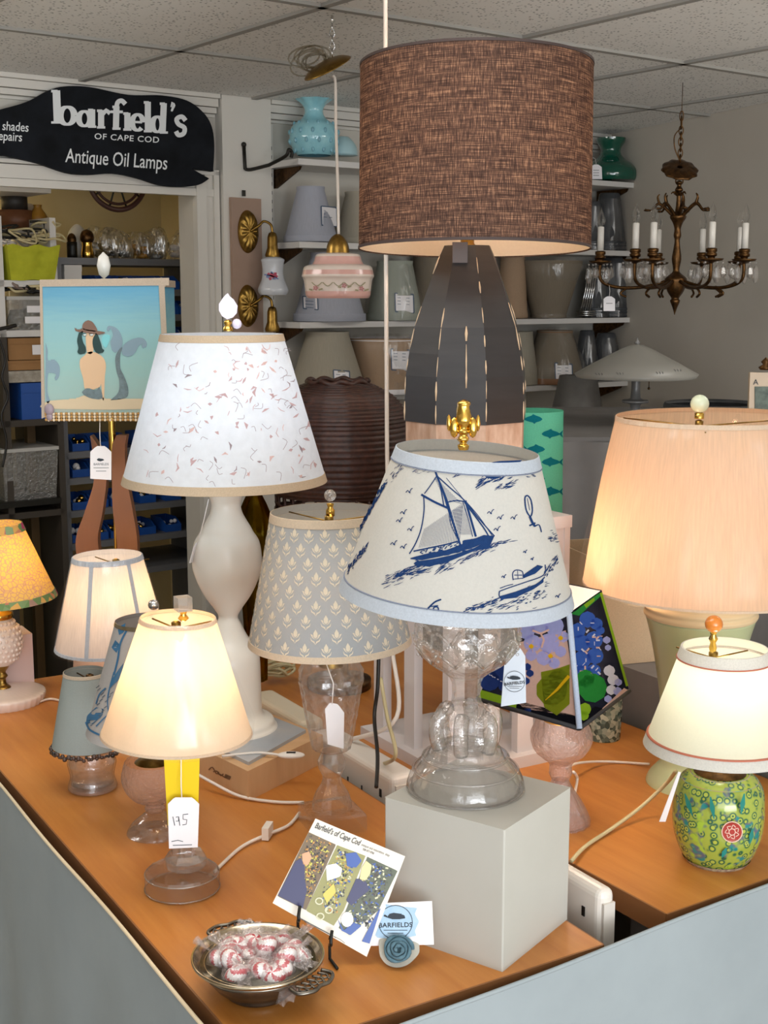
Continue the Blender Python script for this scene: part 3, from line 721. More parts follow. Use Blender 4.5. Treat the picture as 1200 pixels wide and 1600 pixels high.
def shelfshade(label, px, row, zi, off, rb, wb, rt, wt, mat, sticker=None, rim=None, wrapm=None, name='lampshade', group='spare shades on the wall shelves', trimm=None):
    it = wallitem(name, label, 'lampshade', px, row, off, zs[zi] if zi is not None else zw(px, row, off), group)
    z1 = it.z(rt); r0, r1 = it.r(rb, wb), it.r(rt, wt)
    o = MB(); o.lathe([(r0, 0.002), (r0, .014), (r0 * .97 + r1 * .03, .016), (r1 + .002, z1 - .012), (r1 + .003, z1)], 48); 
    sh = o.build('shade_cover', mat, it.t)
    o = MB(); o.lathe([(r0 + .001, .002), (r0 + .0025, .004), (r0 + .001, z1 * .12)], 48); o.build('lower_trim', trimm or mat, it.t)
    o = MB(); o.lathe([(r1 + .001, z1 - .012), (r1 + .003, z1 - .006), (r1 + .001, z1)], 48); o.build('upper_trim', trimm or mat, it.t)
    if sticker:
        sf_ = cone_surf(it.frame(), r0, 0, r1, z1, .004); o = MB(); x0, y0, x1, y1 = sticker
        fill(o, sf_, [(x0, y0), (x1, y0 + 2), (x1 + 1, y1 + 2), (x0 + 1, y1)], 0, 4)
        sf_ = cone_surf(it.frame(), r0, 0, r1, z1, .0048)
        for a, b_ in (((x0, y0), (x1, y0 + 2)), ((x0, y0), (x0 + 1, y1)), ((x1, y0 + 2), (x1 + 1, y1 + 2)), ((x0 + 1, y1), (x1 + 1, y1 + 2))): stroke(o, sf_, [a, b_], 1.6, 1)
        for j in range(3): stroke(o, sf_, [(x0 + 4, y0 + 7 + j * 5), (x1 - 6, y0 + 8 + j * 5)], .8, 1)
        o.build('paper_label', [m_paper, m_lab], it.t)
    if wrapm:
        o = MB(); rnd = random.Random(int(px)); ph = rnd.uniform(0, 6); o.lathe([(r0 * 1.03, .001), (r0 * 1.04 + .002, z1 * .3), ((r0 + r1) * .5 * 1.06, z1 * .6), (r1 * 1.05 + .002, z1 * .9), (r1 * .9, z1 + .012)], 60, 0, lambda a, z: 1 + .015 * math.sin(9 * a + ph + z * 30)); o.build('plastic_wrap', wrapm, it.t)
    return it
shelfshade('white pleated lampshade with a blue edged label on the second shelf left', 486, 372, 1, .145, 370, 42, 292, 21, m_shw, (502, 322, 525, 352))
shelfshade('pale cream lampshade partly behind the pendant cord on the second shelf', 560, 375, 1, .12, 371, 38, 300, 20, m_shc)
shelfshade('white ribbed lampshade with a label, standing under the pink glass pendant', 515, 498, 2, .145, 496, 56, 395, 28, m_shw, (473, 463, 496, 482), group=None)
shelfshade('wrapped pale green lampshade with a label, right of the pink pendant', 617, 498, 2, .145, 497, 44, 408, 27, m_shg, (617, 458, 646, 487), wrapm=m_wrapd, group=None)
shelfshade('plain taupe lampshade left of the black buoy top', 678, 498, 2, .11, 497, 40, 400, 32, m_shbr)
shelfshade('upside down taupe lampshade in cellophane under the brown drum shade', 857, 498, 2, .15, 497, 27, 408, 50, m_shbr, wrapm=m_wrapd, group=None)
shelfshade('narrow beige lampshade left of the upside down taupe one', 800, 498, 2, .10, 497, 24, 400, 18, m_shb)
shelfshade('tall cream lampshade on the lowest visible shelf behind the petal shade', 512, 616, 3, .145, 616, 62, 518, 33, m_shc, (521, 578, 546, 600), group=None)
shelfshade('wide beige drum lampshade with two labels left of the black buoy', 603, 616, 3, .17, 642, 48, 528, 58, m_shb, (611, 545, 640, 578), trimm=m_paper, group=None, wrapm=m_wrapd)
shelfshade('beige pleated lampshade with a brown band at its foot, right of the black buoy', 865, 612, 3, .145, 611, 49, 516, 27, m_shbr, (867, 567, 894, 595), trimm=pr('brown_shade_band', '#8a5f3c', .6), wrapm=m_wrapd, group=None)
shelfshade('pale lampshade half hidden behind the black buoy', 806, 612, 3, .10, 611, 35, 518, 24, m_shc)
for (px, rb_, rt_, zi, w0, w1, l_) in ((950, 391, 302, 1, 28, 16, 'dark stacked lampshades in plastic on the second shelf'), (925, 391, 315, 1, 18, 12, 'narrow grey wrapped lampshade beside the dark stack on the second shelf'),
                                 (958, 498, 402, 2, 30, 18, 'dark stacked lampshades behind the chandelier tag on the third shelf'), (930, 498, 412, 2, 22, 14, 'dark wrapped lampshade left of the stack on the third shelf'), (945, 610, 520, 3, 28, 14, 'dark wrapped lampshade above the white cone lamp'), (915, 610, 516, 3, 22, 11, 'slim dark wrapped lampshade on the fourth shelf')):
    it = wallitem('stacked_lampshades', l_, 'lampshade', px, rb_, .12, zs[zi], 'dark wrapped shades at the right of the shelving')
    z1 = it.z(rt_); r0, r1 = it.r(rb_, w0), it.r(rt_, w1); o = MB(); pr_ = [(r0 * .9, .001)]
    for j in range(3): pr_ += [(r0, .004 + j * .014), (r0 * 1.01, .010 + j * .014), (r0 * .95, .014 + j * .014)]
    o.lathe(pr_ + [(r1, z1 - .004), (r1 * .9, z1)], 36, caps=True); o.build('shade_stack', m_shd, it.t)
    o = MB(); o.lathe([(r0 * 1.04, .002), (r0 * .9, z1 * .3), (r1 * 1.15, z1 * .9)], 36, 0, lambda a, z: 1 + .02 * math.sin(7 * a + z * 40)); o.build('plastic_wrap', m_wrapd, it.t)
# chrome harps bundle
it = wallitem('wire_harps', 'bundle of shiny chrome wire harps leaning on the third shelf', 'wires', 915, 496, .17, zs[2])
o = MB()
for j in range(5):
    a = Vector((-.025 + j * .009, 0, .008)); b_ = Vector((.012 + j * .008, .02, it.z(415))); o.tube([a, a + (b_ - a) * .5 + Vector((.004, 0, 0)), b_], .0035, 6)
for j in range(3): o.tube([(-.04, 0, .010 + j * .008), (0, -.02, .010 + j * .008), (.04, 0, .010 + j * .008)], .003, 6)
o.build('wires', m_chrome, it.t)
# blue coin-dot vase
it = wallitem('coin_dot_vase', 'light blue ruffled glass vase with round dots on the uppermost shelf', 'vase', 491, 247, .13, zs[0])
o = MB(); vp = interp(it.prof([(243, 26), (236, 32), (222, 38), (208, 38), (196, 33), (186, 20), (178, 15), (170, 15), (162, 20), (156, 27), (151, 30)]), 4)
zc_ = it.z(165)
o.lathe(vp, 72, 0, lambda a, z: 1 + (.10 * math.sin(8 * a) * max(0, (z - zc_) / .03) if z > zc_ else 0)); o.lathe([(0, .003), (vp[0][0], .002)], 72)
o.build('glass_body', m_bubble, it.t)
o = MB(); sf_rows = [(236, 32), (222, 38.5), (207, 38), (195, 31)]
for k, (rw, w_) in enumerate(sf_rows):
    r_, z_ = it.r(rw, w_), it.z(rw)
    for j in range(12):
        a = 2 * math.pi * (j + .5 * (k % 2)) / 12; o.ball((r_ * math.cos(a), r_ * math.sin(a), z_), .0095, 0, 12, (.6, .6, 1))
o.build('raised_dots', pr('coin_dot_glass', '#7fb4c4', .1, 0, .5, coat=.5), it.t)
gen('frosted_shade', 'small pale blue glass shade behind the coin dot vase', 'lampshade', 535, 247, .09, zs[0], [(243, 24), (232, 23), (222, 18), (214, 10)], pr('frosted_blue_glass', '#b4d6dc', .3))
# green glass shade with tag
it = wallitem('green_glass_shade', 'dark green glass oil lamp shade at the right end of the uppermost shelf', 'lampshade', 953, 284, .13, zs[0])
o = MB(); o.lathe(interp(it.prof([(283, 40), (277, 43), (266, 42), (256, 33), (248, 22), (240, 16), (232, 16), (222, 22), (216, 23)]), 4), 56); o.build('glass_body', pr('green_cased_glass', '#0d4f3e', .08, 0, .6, coat=.6), it.t)
def pricetag(label, corners, hole, string_pts, mat=None, plane=None, marks=None, name='price_tag', cham=.22, group=None):
    """card tag: corners TL,TR,BR,BL as 3D points"""
    TL, TR, BR, BL = [Vector(c_) for c_ in corners]; ce = (TL + BR) / 2; t_ = thing(name, label, 'tag', ce, group)
    n_ = (TR - TL).cross(BL - TL).normalized()
    if n_.dot(EYEV - ce) < 0: n_ = -n_
    a = (TR - TL) * cham; d = (BL - TL) * cham * .8
    poly = [TL + d, TL + a * 1.0 + d * .25, TL + a * 1.5, TR - a * 1.5, TR - a * 1.0 + d * .25, TR + d, BR, BL]
    o = MB(); o.slab([p_ - ce for p_ in poly], n_ * -.0006); o.build('card', mat or m_paper, t_)
    if string_pts:
        o = MB(); o.tube([Vector(p_) - ce for p_ in string_pts], .0009, 5); o.build('string', m_string, t_)
    if marks:
        o = MB(); marks(o, plane_surf(Matrix.Translation(ce), ce, n_, .0005)); o.build('writing', m_ink, t_)
    return t_
def YP(px, row, Y): return Vector((xcol(px, row, Y), Y, zrow(row, Y)))
Yg = it.p.y - it.r(270, 44)
def mk(o, sf_):
    for j in range(3): stroke(o, sf_, [(927, 266 + j * 4), (936, 266 + j * 4)], .8, 0)
pricetag('tiny white price tag hanging on the dark green glass shade', [YP(923, 257, Yg), YP(940, 257, Yg), YP(941, 280, Yg), YP(924, 280, Yg)], None, [YP(932, 258, Yg), YP(930, 248, Yg), YP(921, 244, Yg + .02)], marks=mk)

# ================================================================ CEILING-HUNG THINGS
# --- chandelier
CY = 4.3
def CZ(row): return zrow(row, CY)
cx_ = xcol(1058, 380, CY); cpos = Vector((cx_, CY, CZ(430)))
chd = thing('chandelier', 'bronze eight candle chandelier with crystal drops hanging at the right', 'chandelier', cpos)
def cpx(w_): return w_ * depth(CY, CZ(400)) / F
def cz(row): return CZ(row) - cpos.z
o = MB(); pts = []
ztop = CEIL - cpos.z
for j in range(2):
    z0_ = cz(195) + (cz(180) - cz(195)) * j / 2; zc2 = z0_ + .012; a = j % 2
    o.tube([(.006 * math.cos(q) * (1 if a else 0), .006 * math.cos(q) * (0 if a else 1), zc2 + .016 * math.sin(q)) for q in [2 * math.pi * i / 12 for i in range(12)]], .0018, 5, closed=True)
for j in range(7):
    zc2 = cz(248) + (cz(195) - cz(248)) * j / 6; a = j % 2
    o.tube([(.007 * math.cos(q) * (1 if a else 0), .007 * math.cos(q) * (0 if a else 1), zc2 + .014 * math.sin(q)) for q in [2 * math.pi * i / 12 for i in range(12)]], .002, 5, closed=True)
o.tube([(0, 0, cz(182)), (0, 0, ztop)], .0012, 5)
o.tube(smoothpath([(0, 0, cz(200)), (-.02, 0, cz(212)), (-.018, 0, cz(232)), (0, 0, cz(252))], 5), .002, 6)
o.build('chain', m_bronze, chd)
o = MB(); cr = cpx(28)
o.lathe([(cr * .15, .004), (cr * .5, .008), (cr * .9, 0), (cr, -.006), (cr * .85, -.010), (cr * .4, -.012), (0.001, -.02)], 40, 0, lambda a, z: 1 + .05 * math.cos(10 * a), c=(0, 0, cz(263)))
zq = cz(265); o.v = [(x, y * .9, zq + (z - zq) + y * .62) for x, y, z in o.v]; o.build('canopy', m_bronze, chd)
o = MB(); o.tube([(.012 * math.cos(q), 0, cz(283) + .012 * math.sin(q)) for q in [2 * math.pi * i / 16 for i in range(16)]], .0022, 6, closed=True); o.build('hanging_ring', m_bronze, chd)
o = MB(); o.lathe(interp([(.002, cz(282)), (.012, cz(285)), (.006, cz(290)), (.013, cz(297)), (.007, cz(303)), (.010, cz(330)), (.026, cz(338)), (.016, cz(348)), (.010, cz(358)), (.012, cz(368)), (.008, cz(376)), (.012, cz(392)), (.015, cz(405)), (.010, cz(420)), (.013, cz(426)), (.032, cz(434)), (.034, cz(440)), (.026, cz(455)), (.012, cz(466)), (.016, cz(470)), (.008, cz(480)), (.003, cz(488)), (.001, cz(492))], 3), 28, 0, lambda a, z: 1 + .04 * math.cos(6 * a)); o.build('column', m_bronze, chd)
o = MB()
for k in range(7):
    a = 2 * math.pi * k / 7 + .2; d = Vector((math.cos(a), math.sin(a), 0))
    o.tube(smoothpath([d * .008 + Vector((0, 0, cz(342))), d * .03 + Vector((0, 0, cz(330))), d * .062 + Vector((0, 0, cz(318))), d * .085 + Vector((0, 0, cz(328))), d * .105 + Vector((0, 0, cz(326)))], 5), [.007 - .00025 * i for i in range(21)], 7)
    o.tube(smoothpath([d * .06 + Vector((0, 0, cz(318))), d * .066 + Vector((0, 0, cz(308))), d * .06 + Vector((0, 0, cz(303)))], 4), [.005 - .0004 * i for i in range(9)], 6)
    o.ball(d * .098 + Vector((0, 0, cz(328))), .012, 0, 10, (1, 1, .35))
    o.tube(smoothpath([d * .006 + Vector((0, 0, cz(305))), d * .018 + Vector((0, 0, cz(300))), d * .024 + Vector((0, 0, cz(303)))], 4), [.004 - .0003 * i for i in range(9)], 6)
o.build('leaf_scrolls', m_bronze, chd)
Rc = cpx(118); m_bulbc = glass('clear_bulb_glass', '#ffffff', 0, .7); m_candle = pr('white_candle_sleeve', '#d9d4cb', .5)
m_crys = clearglass('crystal', '#ffffff', 0, 0, .35, .45, .9, .12)
arms = [(-90, 413, 1), (-31, 400, 1), (-17, 409, 1), (195, 391, 1), (25, 391, 1), (57, 406, 1), (124, 400, 1), (160, 396, .9)]
rnd = random.Random(4)
AZ = math.atan2(cpos.x, cpos.y)
for ai, (deg, crow, k) in enumerate(arms):
    d = Vector((math.cos(AZ), -math.sin(AZ), 0)) * math.sin(R(deg)) - Vector((math.sin(AZ), math.cos(AZ), 0)) * math.cos(R(deg)); zz = cz(412)
    o = MB(); o.tube(smoothpath([d * .02 + Vector((0, 0, cz(438))), d * (Rc * .4) + Vector((0, 0, cz(448))), d * (Rc * .75) + Vector((0, 0, cz(449))), d * (Rc * .98) + Vector((0, 0, cz(438))), d * Rc + Vector((0, 0, zz))], 6), .0055, 8)
    o.tube(smoothpath([d * (Rc * .6) + Vector((0, 0, cz(448))), d * (Rc * .72) + Vector((0, 0, cz(458))), d * (Rc * .64) + Vector((0, 0, cz(464)))], 5), .004, 6)
    am = o.build('arm', m_bronze, chd)
    p_ = d * Rc
    o = MB(); o.lathe([(.005, zz - .004), (.012, zz), (.034, zz + .004), (.038, zz + .010), (.034, zz + .009), (.010, zz + .008), (.012, zz + .016), (.017, zz + .018), (.017, zz + .026), (.013, zz + .028), (.017, zz + .031), (.017, zz + .040), (.011, zz + .042)], 24, 0, lambda q, z: 1, c=(p_.x, p_.y, 0)); o.build('drip_cup', m_bronze, am)
    o = MB(); o.lathe([(.0105, zz + .04), (.0105, zz + .118), (.006, zz + .12)], 18, caps=True, c=(p_.x, p_.y, 0)); o.build('candle_sleeve', m_candle, am)
    o = MB(); o.lathe(interp([(.006, zz + .12), (.012, zz + .132), (.013, zz + .142), (.008, zz + .160), (.003, zz + .172), (.0005, zz + .18)], 3), 18, c=(p_.x, p_.y, 0)); o.build('bulb', m_bulbc, am)
    o = MB()
    for j in range(6):
        b_ = 2 * math.pi * j / 6 + ai; c_ = p_ + Vector((math.cos(b_), math.sin(b_), 0)) * .036
        ln = .050 if j % 2 else .034
        o.ball((c_.x, c_.y, zz - .002), .004, 0, 8)
        o.lathe([(.0005, zz - .008), (.008, zz - .018), (.0115, zz - .012 - ln * .72), (.004, zz - .012 - ln), (.0004, zz - .014 - ln)], 6, 0, c=(c_.x, c_.y, 0), flat=True)
    o.build('crystal_drops', m_crys, am)
def mk(o, sf_): stroke(o, sf_, [(947, 474), (957, 474)], .8, 0)
cyp = CY - Rc * .3
pricetag('small white tag hanging from the left arm of the chandelier', [YP(943, 463, cyp), YP(961, 463, cyp), YP(961, 486, cyp), YP(943, 486, cyp)], None, [YP(952, 463, cyp), YP(953, 455, cyp), YP(952, 446, cyp + .01)], marks=mk)

# --- pink glass pendant
hk = P(519, 24, CEIL); PY = hk.y
pp = Vector((xcol(528, 430, PY), PY, zrow(430, PY)))
pen = thing('pendant_lamp', 'pink banded white glass pendant lamp hanging on a white cord', 'lamp', pp)
def q3(px, row, dy=0): return Vector((xcol(px, row, PY + dy), PY + dy, zrow(row, PY + dy))) - pp
o = MB(); pts = [q3(519, 24), q3(519, 36)]; o.tube(pts, .003, 6)
for j in range(5):
    c_ = q3(519, 42 + j * 10); o.tube([c_ + Vector((.006 * math.cos(a) * (j % 2), .006 * math.cos(a) * ((j + 1) % 2), .010 * math.sin(a))) for a in [2 * math.pi * i / 12 for i in range(12)]], .0015, 5, closed=True)
o.build('chain', m_chrome, pen)
o = MB(); o.lathe(interp([(.0005, .016), (.014, .015), (.042, .010), (.060, .0), (.060, -.004), (.04, .004), (.001, .006)], 3), 40); ob = o.build('canopy', m_brass, pen, q3(511, 105), (R(18), R(-26), 0))
o = MB(); o.tube(smoothpath([q3(520, 118), q3(524, 130), q3(525, 200), q3(528, 300), q3(529, 366)], 6), .0035, 8)
o.build('cord', m_cordw, pen)
o = MB(); rnd = random.Random(2); m_clearcord = glass('clear_cord', '#e8e4dc', .1, .3)
for j in range(8):
    c_ = q3(485 + rnd.uniform(-6, 8), 93 + rnd.uniform(-6, 6)); a0 = rnd.uniform(0, 3); rx, rz_ = rnd.uniform(.02, .05), rnd.uniform(.016, .032)
    o.tube([c_ + Vector((rx * math.cos(a), .018 * math.sin(a + a0), rz_ * math.sin(a + a0 * .2))) for a in [2 * math.pi * i / 20 for i in range(20)]], .002, 5, closed=True)
o.build('coiled_cord', m_clearcord, pen)
def pz(row): return zrow(row, PY) - pp.z
def pw(w_): return w_ * depth(PY, pp.z) / F
o = MB(); o.lathe(interp([(pw(4), pz(366)), (pw(10), pz(371)), (pw(16), pz(382)), (pw(18), pz(395))], 4), 28, 0, lambda a, z: 1 + .02 * math.cos(12 * a)); o.build('cap', m_brass, pen)
o = MB(); m_pw = pr('cream_milk_glass', '#e2d2c6', .22, coat=.3); m_pk = pr('pink_milk_glass', '#d9aaa0', .22, coat=.3)
def seg(lst, m): o.lathe(interp([(pw(w_), pz(y)) for y, w_ in lst], 4), 56, m, lambda a, z: 1 + .008 * math.cos(16 * a))
seg([(395, 18), (397, 32), (401, 35)], 0); seg([(401, 35), (408, 37), (413, 40)], 1); seg([(413, 40), (416, 51), (422, 54)], 0); seg([(422, 54), (429, 55.5)], 1)
seg([(429, 55.5), (432, 56), (438, 53), (455, 51)], 0); seg([(455, 51), (462, 50), (466, 47)], 1)
def cyl(w_): return cone_surf(Matrix.Translation(pp), pw(w_ + 2), pz(455), pw(w_ + 3), pz(436), .001)
sfp = cyl(51)
for k in range(5):
    x0 = 487 + k * 17; stroke(o, sfp, curve2([(x0, 441), (x0 + 8, 447), (x0 + 16, 441)], 4), 1.4, 2)
for x0, y0 in ((538, 446), (493, 450), (565, 451)):
    for j in range(5): a = j * 1.256; stroke(o, sfp, [(x0 + 1 * math.cos(a), y0 + math.sin(a)), (x0 + 4 * math.cos(a), y0 + 4 * math.sin(a))], 2.4, 3)
    stroke(o, sfp, [(x0 + 5, y0 + 3), (x0 + 11, y0 + 1)], 2.4, 2); stroke(o, sfp, [(x0 - 5, y0 + 3), (x0 - 10, y0 + 2)], 2.4, 2)
o.build('glass_shade', [m_pw, m_pk, pr('painted_leaf', '#9a9272', .5), pr('painted_flower', '#b8787a', .5)], pen)

# ================================================================ BACK RIGHT CORNER
m_frost = pr('frosted_white_glass', '#8f8d86', .35); m_greyst = pr('grey_lamp_metal', '#7c7b7a', .4, .3)
YC = 3.9
it = Item('glass_table_lamp', 'table lamp with a wide white glass cone shade and pull chain', 'lamp', 992, 650, zrow(664, YC), Y=YC)
o = MB(); o.lathe([(it.r(589, 92), it.z(590)), (it.r(584, 96), it.z(584)), (it.r(565, 62), it.z(565)), (it.r(545, 24), it.z(545)), (it.r(538, 10), it.z(539)), (.001, it.z(538))], 56)
sf_ = cone_surf(it.frame(), it.r(584, 96), it.z(584), it.r(545, 24), it.z(545), .001)
for x0, y0 in ((992, 572), (968, 583), (1030, 582), (1058, 578), (935, 584)):
    for j in range(3): stroke(o, sf_, [(x0 - 5 + j * 5, y0 - (8 if x0 == 992 else 1)), (x0 - 2 + j * 4, y0 + 2)], 1.6, 1)
o.build('glass_shade', [m_frost, m_greyst], it.t)
o = MB(); o.lathe(interp(it.prof([(664, 30), (660, 28), (652, 10), (632, 8), (629, 20), (625, 20), (622, 8), (590, 7)]), 2), 24); o.build('stem', m_greyst, it.t)
o = MB(); o.lathe([(.002, it.z(540)), (.01, it.z(536)), (.004, it.z(531)), (.0005, it.z(527))], 12); o.build('finial', m_greyst, it.t)
o = MB(); x_ = it.dx(1014, 600); o.tube([(x_, 0, it.z(580)), (x_, 0, it.z(606))], .0012, 5); o.ball((x_, 0, it.z(607)), .004); o.build('pull_chain', m_bronze, it.t)
zl = it.p.z
# low grey table carrying them
tbx = thing('display_table', 'grey cloth covered table against the right wall behind the green urn lamp', 'table', (.88, 3.75, 0))
m_greycloth = pr('grey_cloth', '#7b7876', .85, nz=(6, '#6d6a68'), nb=.05)
o = MB(); o.box((-.05, .30, zl - .012), (.94, .98, .024)); o.build('tabletop', m_greycloth, tbx)
o = MB(); n = 80; vs = []
for i in range(n + 1):
    x = -.52 + .94 * i / n; y = -.2 + .010 * math.sin(i * .55)
    vs += [(x, y, zl - .012), (x, y - .012, .01)]
o.add(vs, [(2 * i, 2 * i + 1, 2 * i + 3, 2 * i + 2) for i in range(n)]); o.build('cloth_drop', m_greycloth, tbx)
# grey round shade rim behind the big urn shade
it = Item('lampshade', 'wide grey drum lampshade lying behind the large pleated shade', 'lampshade', 1112, 690, zl + .001, Y=4.02)
o = MB(); o.lathe([(it.r(690, 80), .001), (it.r(640, 76), it.z(632)), (it.r(640, 74), it.z(629)), (it.r(640, 72), it.z(634))], 48); o.build('shade_cover', m_shd, it.t)
# small easel picture at right edge
YF = 2.95
it = Item('framed_picture', 'small cream framed dark flower picture with a top finial at the right edge', 'picture', 1205, 700, zrow(720, YF), Y=YF)
def q2(px, row): return Vector((xcol(px, row, YF), YF, zrow(row, YF))) - it.p
o = MB()
a, b_, c_, d_ = q2(1170, 640), q2(1250, 640), q2(1250, 582), q2(1172, 582)
o.slab([a, b_, c_, d_], (0, .012, 0)); o.build('frame', pr('cream_frame', '#c9b49a', .5), it.t)
o = MB(); o.slab([q2(1179, 720), q2(1240, 720), q2(1240, 604), q2(1179, 604)], (0, -.003, 0)); o.build('picture', pr('dark_leaf_print', '#39433f', .6, nz=(45, '#6d7a6e')), it.t)
o = MB(); o.slab([q2(1168, 720), q2(1250, 720), q2(1250, 640), q2(1168, 640)], (0, .012, 0)); o.build('lower_frame', pr('cream_frame', '#c9b49a', .5), it.t)
o = MB(); c_ = q2(1196, 578); o.lathe([(.012, 0), (.016, .006), (.006, .012), (.011, .018), (.001, .028)], 16, c=c_); o.build('finial', m_bronze, it.t)
o = MB()
text2(o, plane_surf(Matrix.Translation(it.p), Vector((0, YF, 0)), (0, -1, 0), .002), 'A', 1177, 601, 12, 0); o.build('letter', m_ink, it.t)
# low cabinets and wrapped shades under the shelving
it = thing('covered_lampshades', 'tall grey stack of covered lampshades under the shelving beside the green fish shade', 'lampshade', WP(ws(900, 700, .46)[0], .46, 0))
o = MB(); o.lathe([(.13, .001), (.12, .5), (.10, 1.15), (.07, 1.3)], 30, 0, lambda a, z: 1 + .03 * math.sin(5 * a + z * 12), caps=True); o.build('shade_stack', pr('grey_plastic_sleeve', '#6f6d6a', .5, nz=(7, '#4f4d4b')), it)
o = MB(); wbox(o, sA, sB - .3, .02, .3, .002, .52); tag(o.build('low_cabinet', pr('dark_cabinet', '#4a4642', .6)), 'dark low cabinet standing under the wall shelves', 'cabinet')
o = MB(); p0_ = WP((sA * .95 + sB * .05), .62, 0); o.box((0, 0, .36), (.8, .35, .72), 0, WANG); tag(o.build('storage_chest', pr('dark_chest', '#37322e', .6), None, p0_), 'dark chest in the shade behind the lamp tables', 'chest')

# ================================================================ TABLES
t = NT('maple_laminate'); b = t.n.new('ShaderNodeBsdfPrincipled'); b.inputs['Roughness'].default_value = .38
f = noise(t, coords(t, 'Object', (14, 1.2, 14)), 3, 5, .6); g = noise(t, coords(t, 'Object', (2, 2, 2)), 1.2, 2)
m = t.n.new('ShaderNodeMix'); m.data_type = 'RGBA'; m.blend_type = 'MULTIPLY'; m.inputs[0].default_value = 1
t.link(ramp(t, f, [(.3, '#b9722e'), (.7, '#cb8740')]), m.inputs[6]); t.link(ramp(t, g, [(.2, .88), (.8, 1.0)]), m.inputs[7])
t.link(m.outputs[2], b.inputs['Base Color']); m_maple = t.surf(b.outputs[0])
m_edge = pr('table_edge_band', '#8a5a33', .5)
def table(u0, u1, v0, v1, label, turn=0):
    c = T((u0 + u1) / 2, (v0 + v1) / 2, 0); t_ = thing('display_table', label, 'table', c, 'maple display tables', (0, 0, TANG + turn))
    W_, D_ = u1 - u0, v1 - v0
    o = MB(); o.box((0, 0, TZ - .0175), (W_, D_, .035)); o.build('tabletop', m_maple, t_)
    o = MB(); o.box((0, -D_ / 2 - .001, TZ - .0175), (W_ + .002, .003, .0345)); o.box((-W_ / 2 - .001, 0, TZ - .0175), (.003, D_, .0345)); o.box((W_ / 2 + .001, 0, TZ - .0175), (.003, D_, .0345)); o.build('edge_band', m_edge, t_)
    for sx in (-1, 1):
        for sy in (-1, 1):
            o = MB(); o.box((sx * (W_ / 2 - .05), sy * (D_ / 2 - .08), (TZ - .0355) / 2), (.04, .04, TZ - .036)); o.build('leg', m_grey_metal, t_)
table(.574, 1.085, 1.243, 2.84, 'left maple topped table carrying the mint bowl and the acrylic lamp')
table(1.193, 1.715, 1.273, 2.84, 'right maple topped table carrying the ginger jar lamp', R(1.9))
# cloth skirts hung in front of the tables
m_skirt = pr('grey_white_skirt_cloth', '#9aa3a7', .8, nz=(5, '#919a9e')); m_hem = pr('cream_hem', '#e2cfae', .7)
def skirt(name, label, a, b_, out, ztop, seed, hem):
    t_ = thing(name, label, 'table skirt', Vector((a.x, a.y, 0)))
    n = 160; vs = []; hv = []; o = MB(); rnd = random.Random(seed); ph = [rnd.uniform(0, 6) for _ in range(4)]; ln = (b_ - a).length
    rows_ = 14
    for i in range(n + 1):
        s_ = i / n * ln; base_ = a + (b_ - a) * (i / n)
        for j in range(rows_ + 1):
            k = j / rows_; off_ = (.002 + .004 * math.sin(s_ * 9 + ph[0]) * (1 - k) * .35 + .012 * k * math.sin(s_ * 11 + ph[1] + k * .6) + .007 * k * math.sin(s_ * 23 + ph[2]))
            z_ = ztop + .0010 * math.sin(s_ * 13 + ph[3]) - k * (ztop - .01)
            v_ = base_ + out * off_; vs.append((v_.x - a.x, v_.y - a.y, z_))
        hv.append(Vector(vs[-(rows_ + 1)]))
    o.add(vs, [(i * (rows_ + 1) + j, i * (rows_ + 1) + j + 1, (i + 1) * (rows_ + 1) + j + 1, (i + 1) * (rows_ + 1) + j) for i in range(n) for j in range(rows_)])
    o.build('cloth', m_skirt, t_)
    o = MB(); o.tube(hv, .0028, 6); o.build('hem', hem, t_)
SKL, SKR = P(630, 1603, 0 + TZ), P(1200, 1383, TZ); SKL.z = SKR.z = 0
SK = SKL + (SKR - SKL).normalized() * (-(SKL.dot(TU) - .556) / (SKR - SKL).normalized().dot(TU)); SK.z = 0
skirt('table_skirt', 'plain grey white cloth skirt along the left edge of the left table', SK, T(.556, 2.95, 0), -TU, TZ - .002, 1, m_hem)
skirt('table_skirt', 'plain grey white cloth skirt across the front of both tables at lower right', SK, SK + (SKR - SKL).normalized() * 2.2, -TV, TZ + .001, 5, m_skirt)

# ================================================================ WHITE PEDESTAL BLOCK (under the ship lamp)
m_block = pr('white_painted_block', '#bfbdb5', .55, nz=(4, '#b7b5ac'))
bf, br_, bl = P(785, 1519, TZ), P(887, 1436, TZ), P(601, 1455, TZ)
bu = (br_ - bf); bv = (bl - bf); bback = bf + bu + bv
bh = zrow(1297, bf.y) - TZ
bc_ = (br_ + bl) / 2; tb = thing('display_block', 'white painted cube pedestal under the sailing ship lamp', 'pedestal', bc_)
o = MB(); o.slab([q - bc_ for q in (bf, br_, bback, bl)], (0, 0, bh)); ob = o.build('block', m_block, tb)
bm_ = ob.modifiers.new('bevel', 'BEVEL'); bm_.width = .002; bm_.segments = 2
BZ = TZ + bh

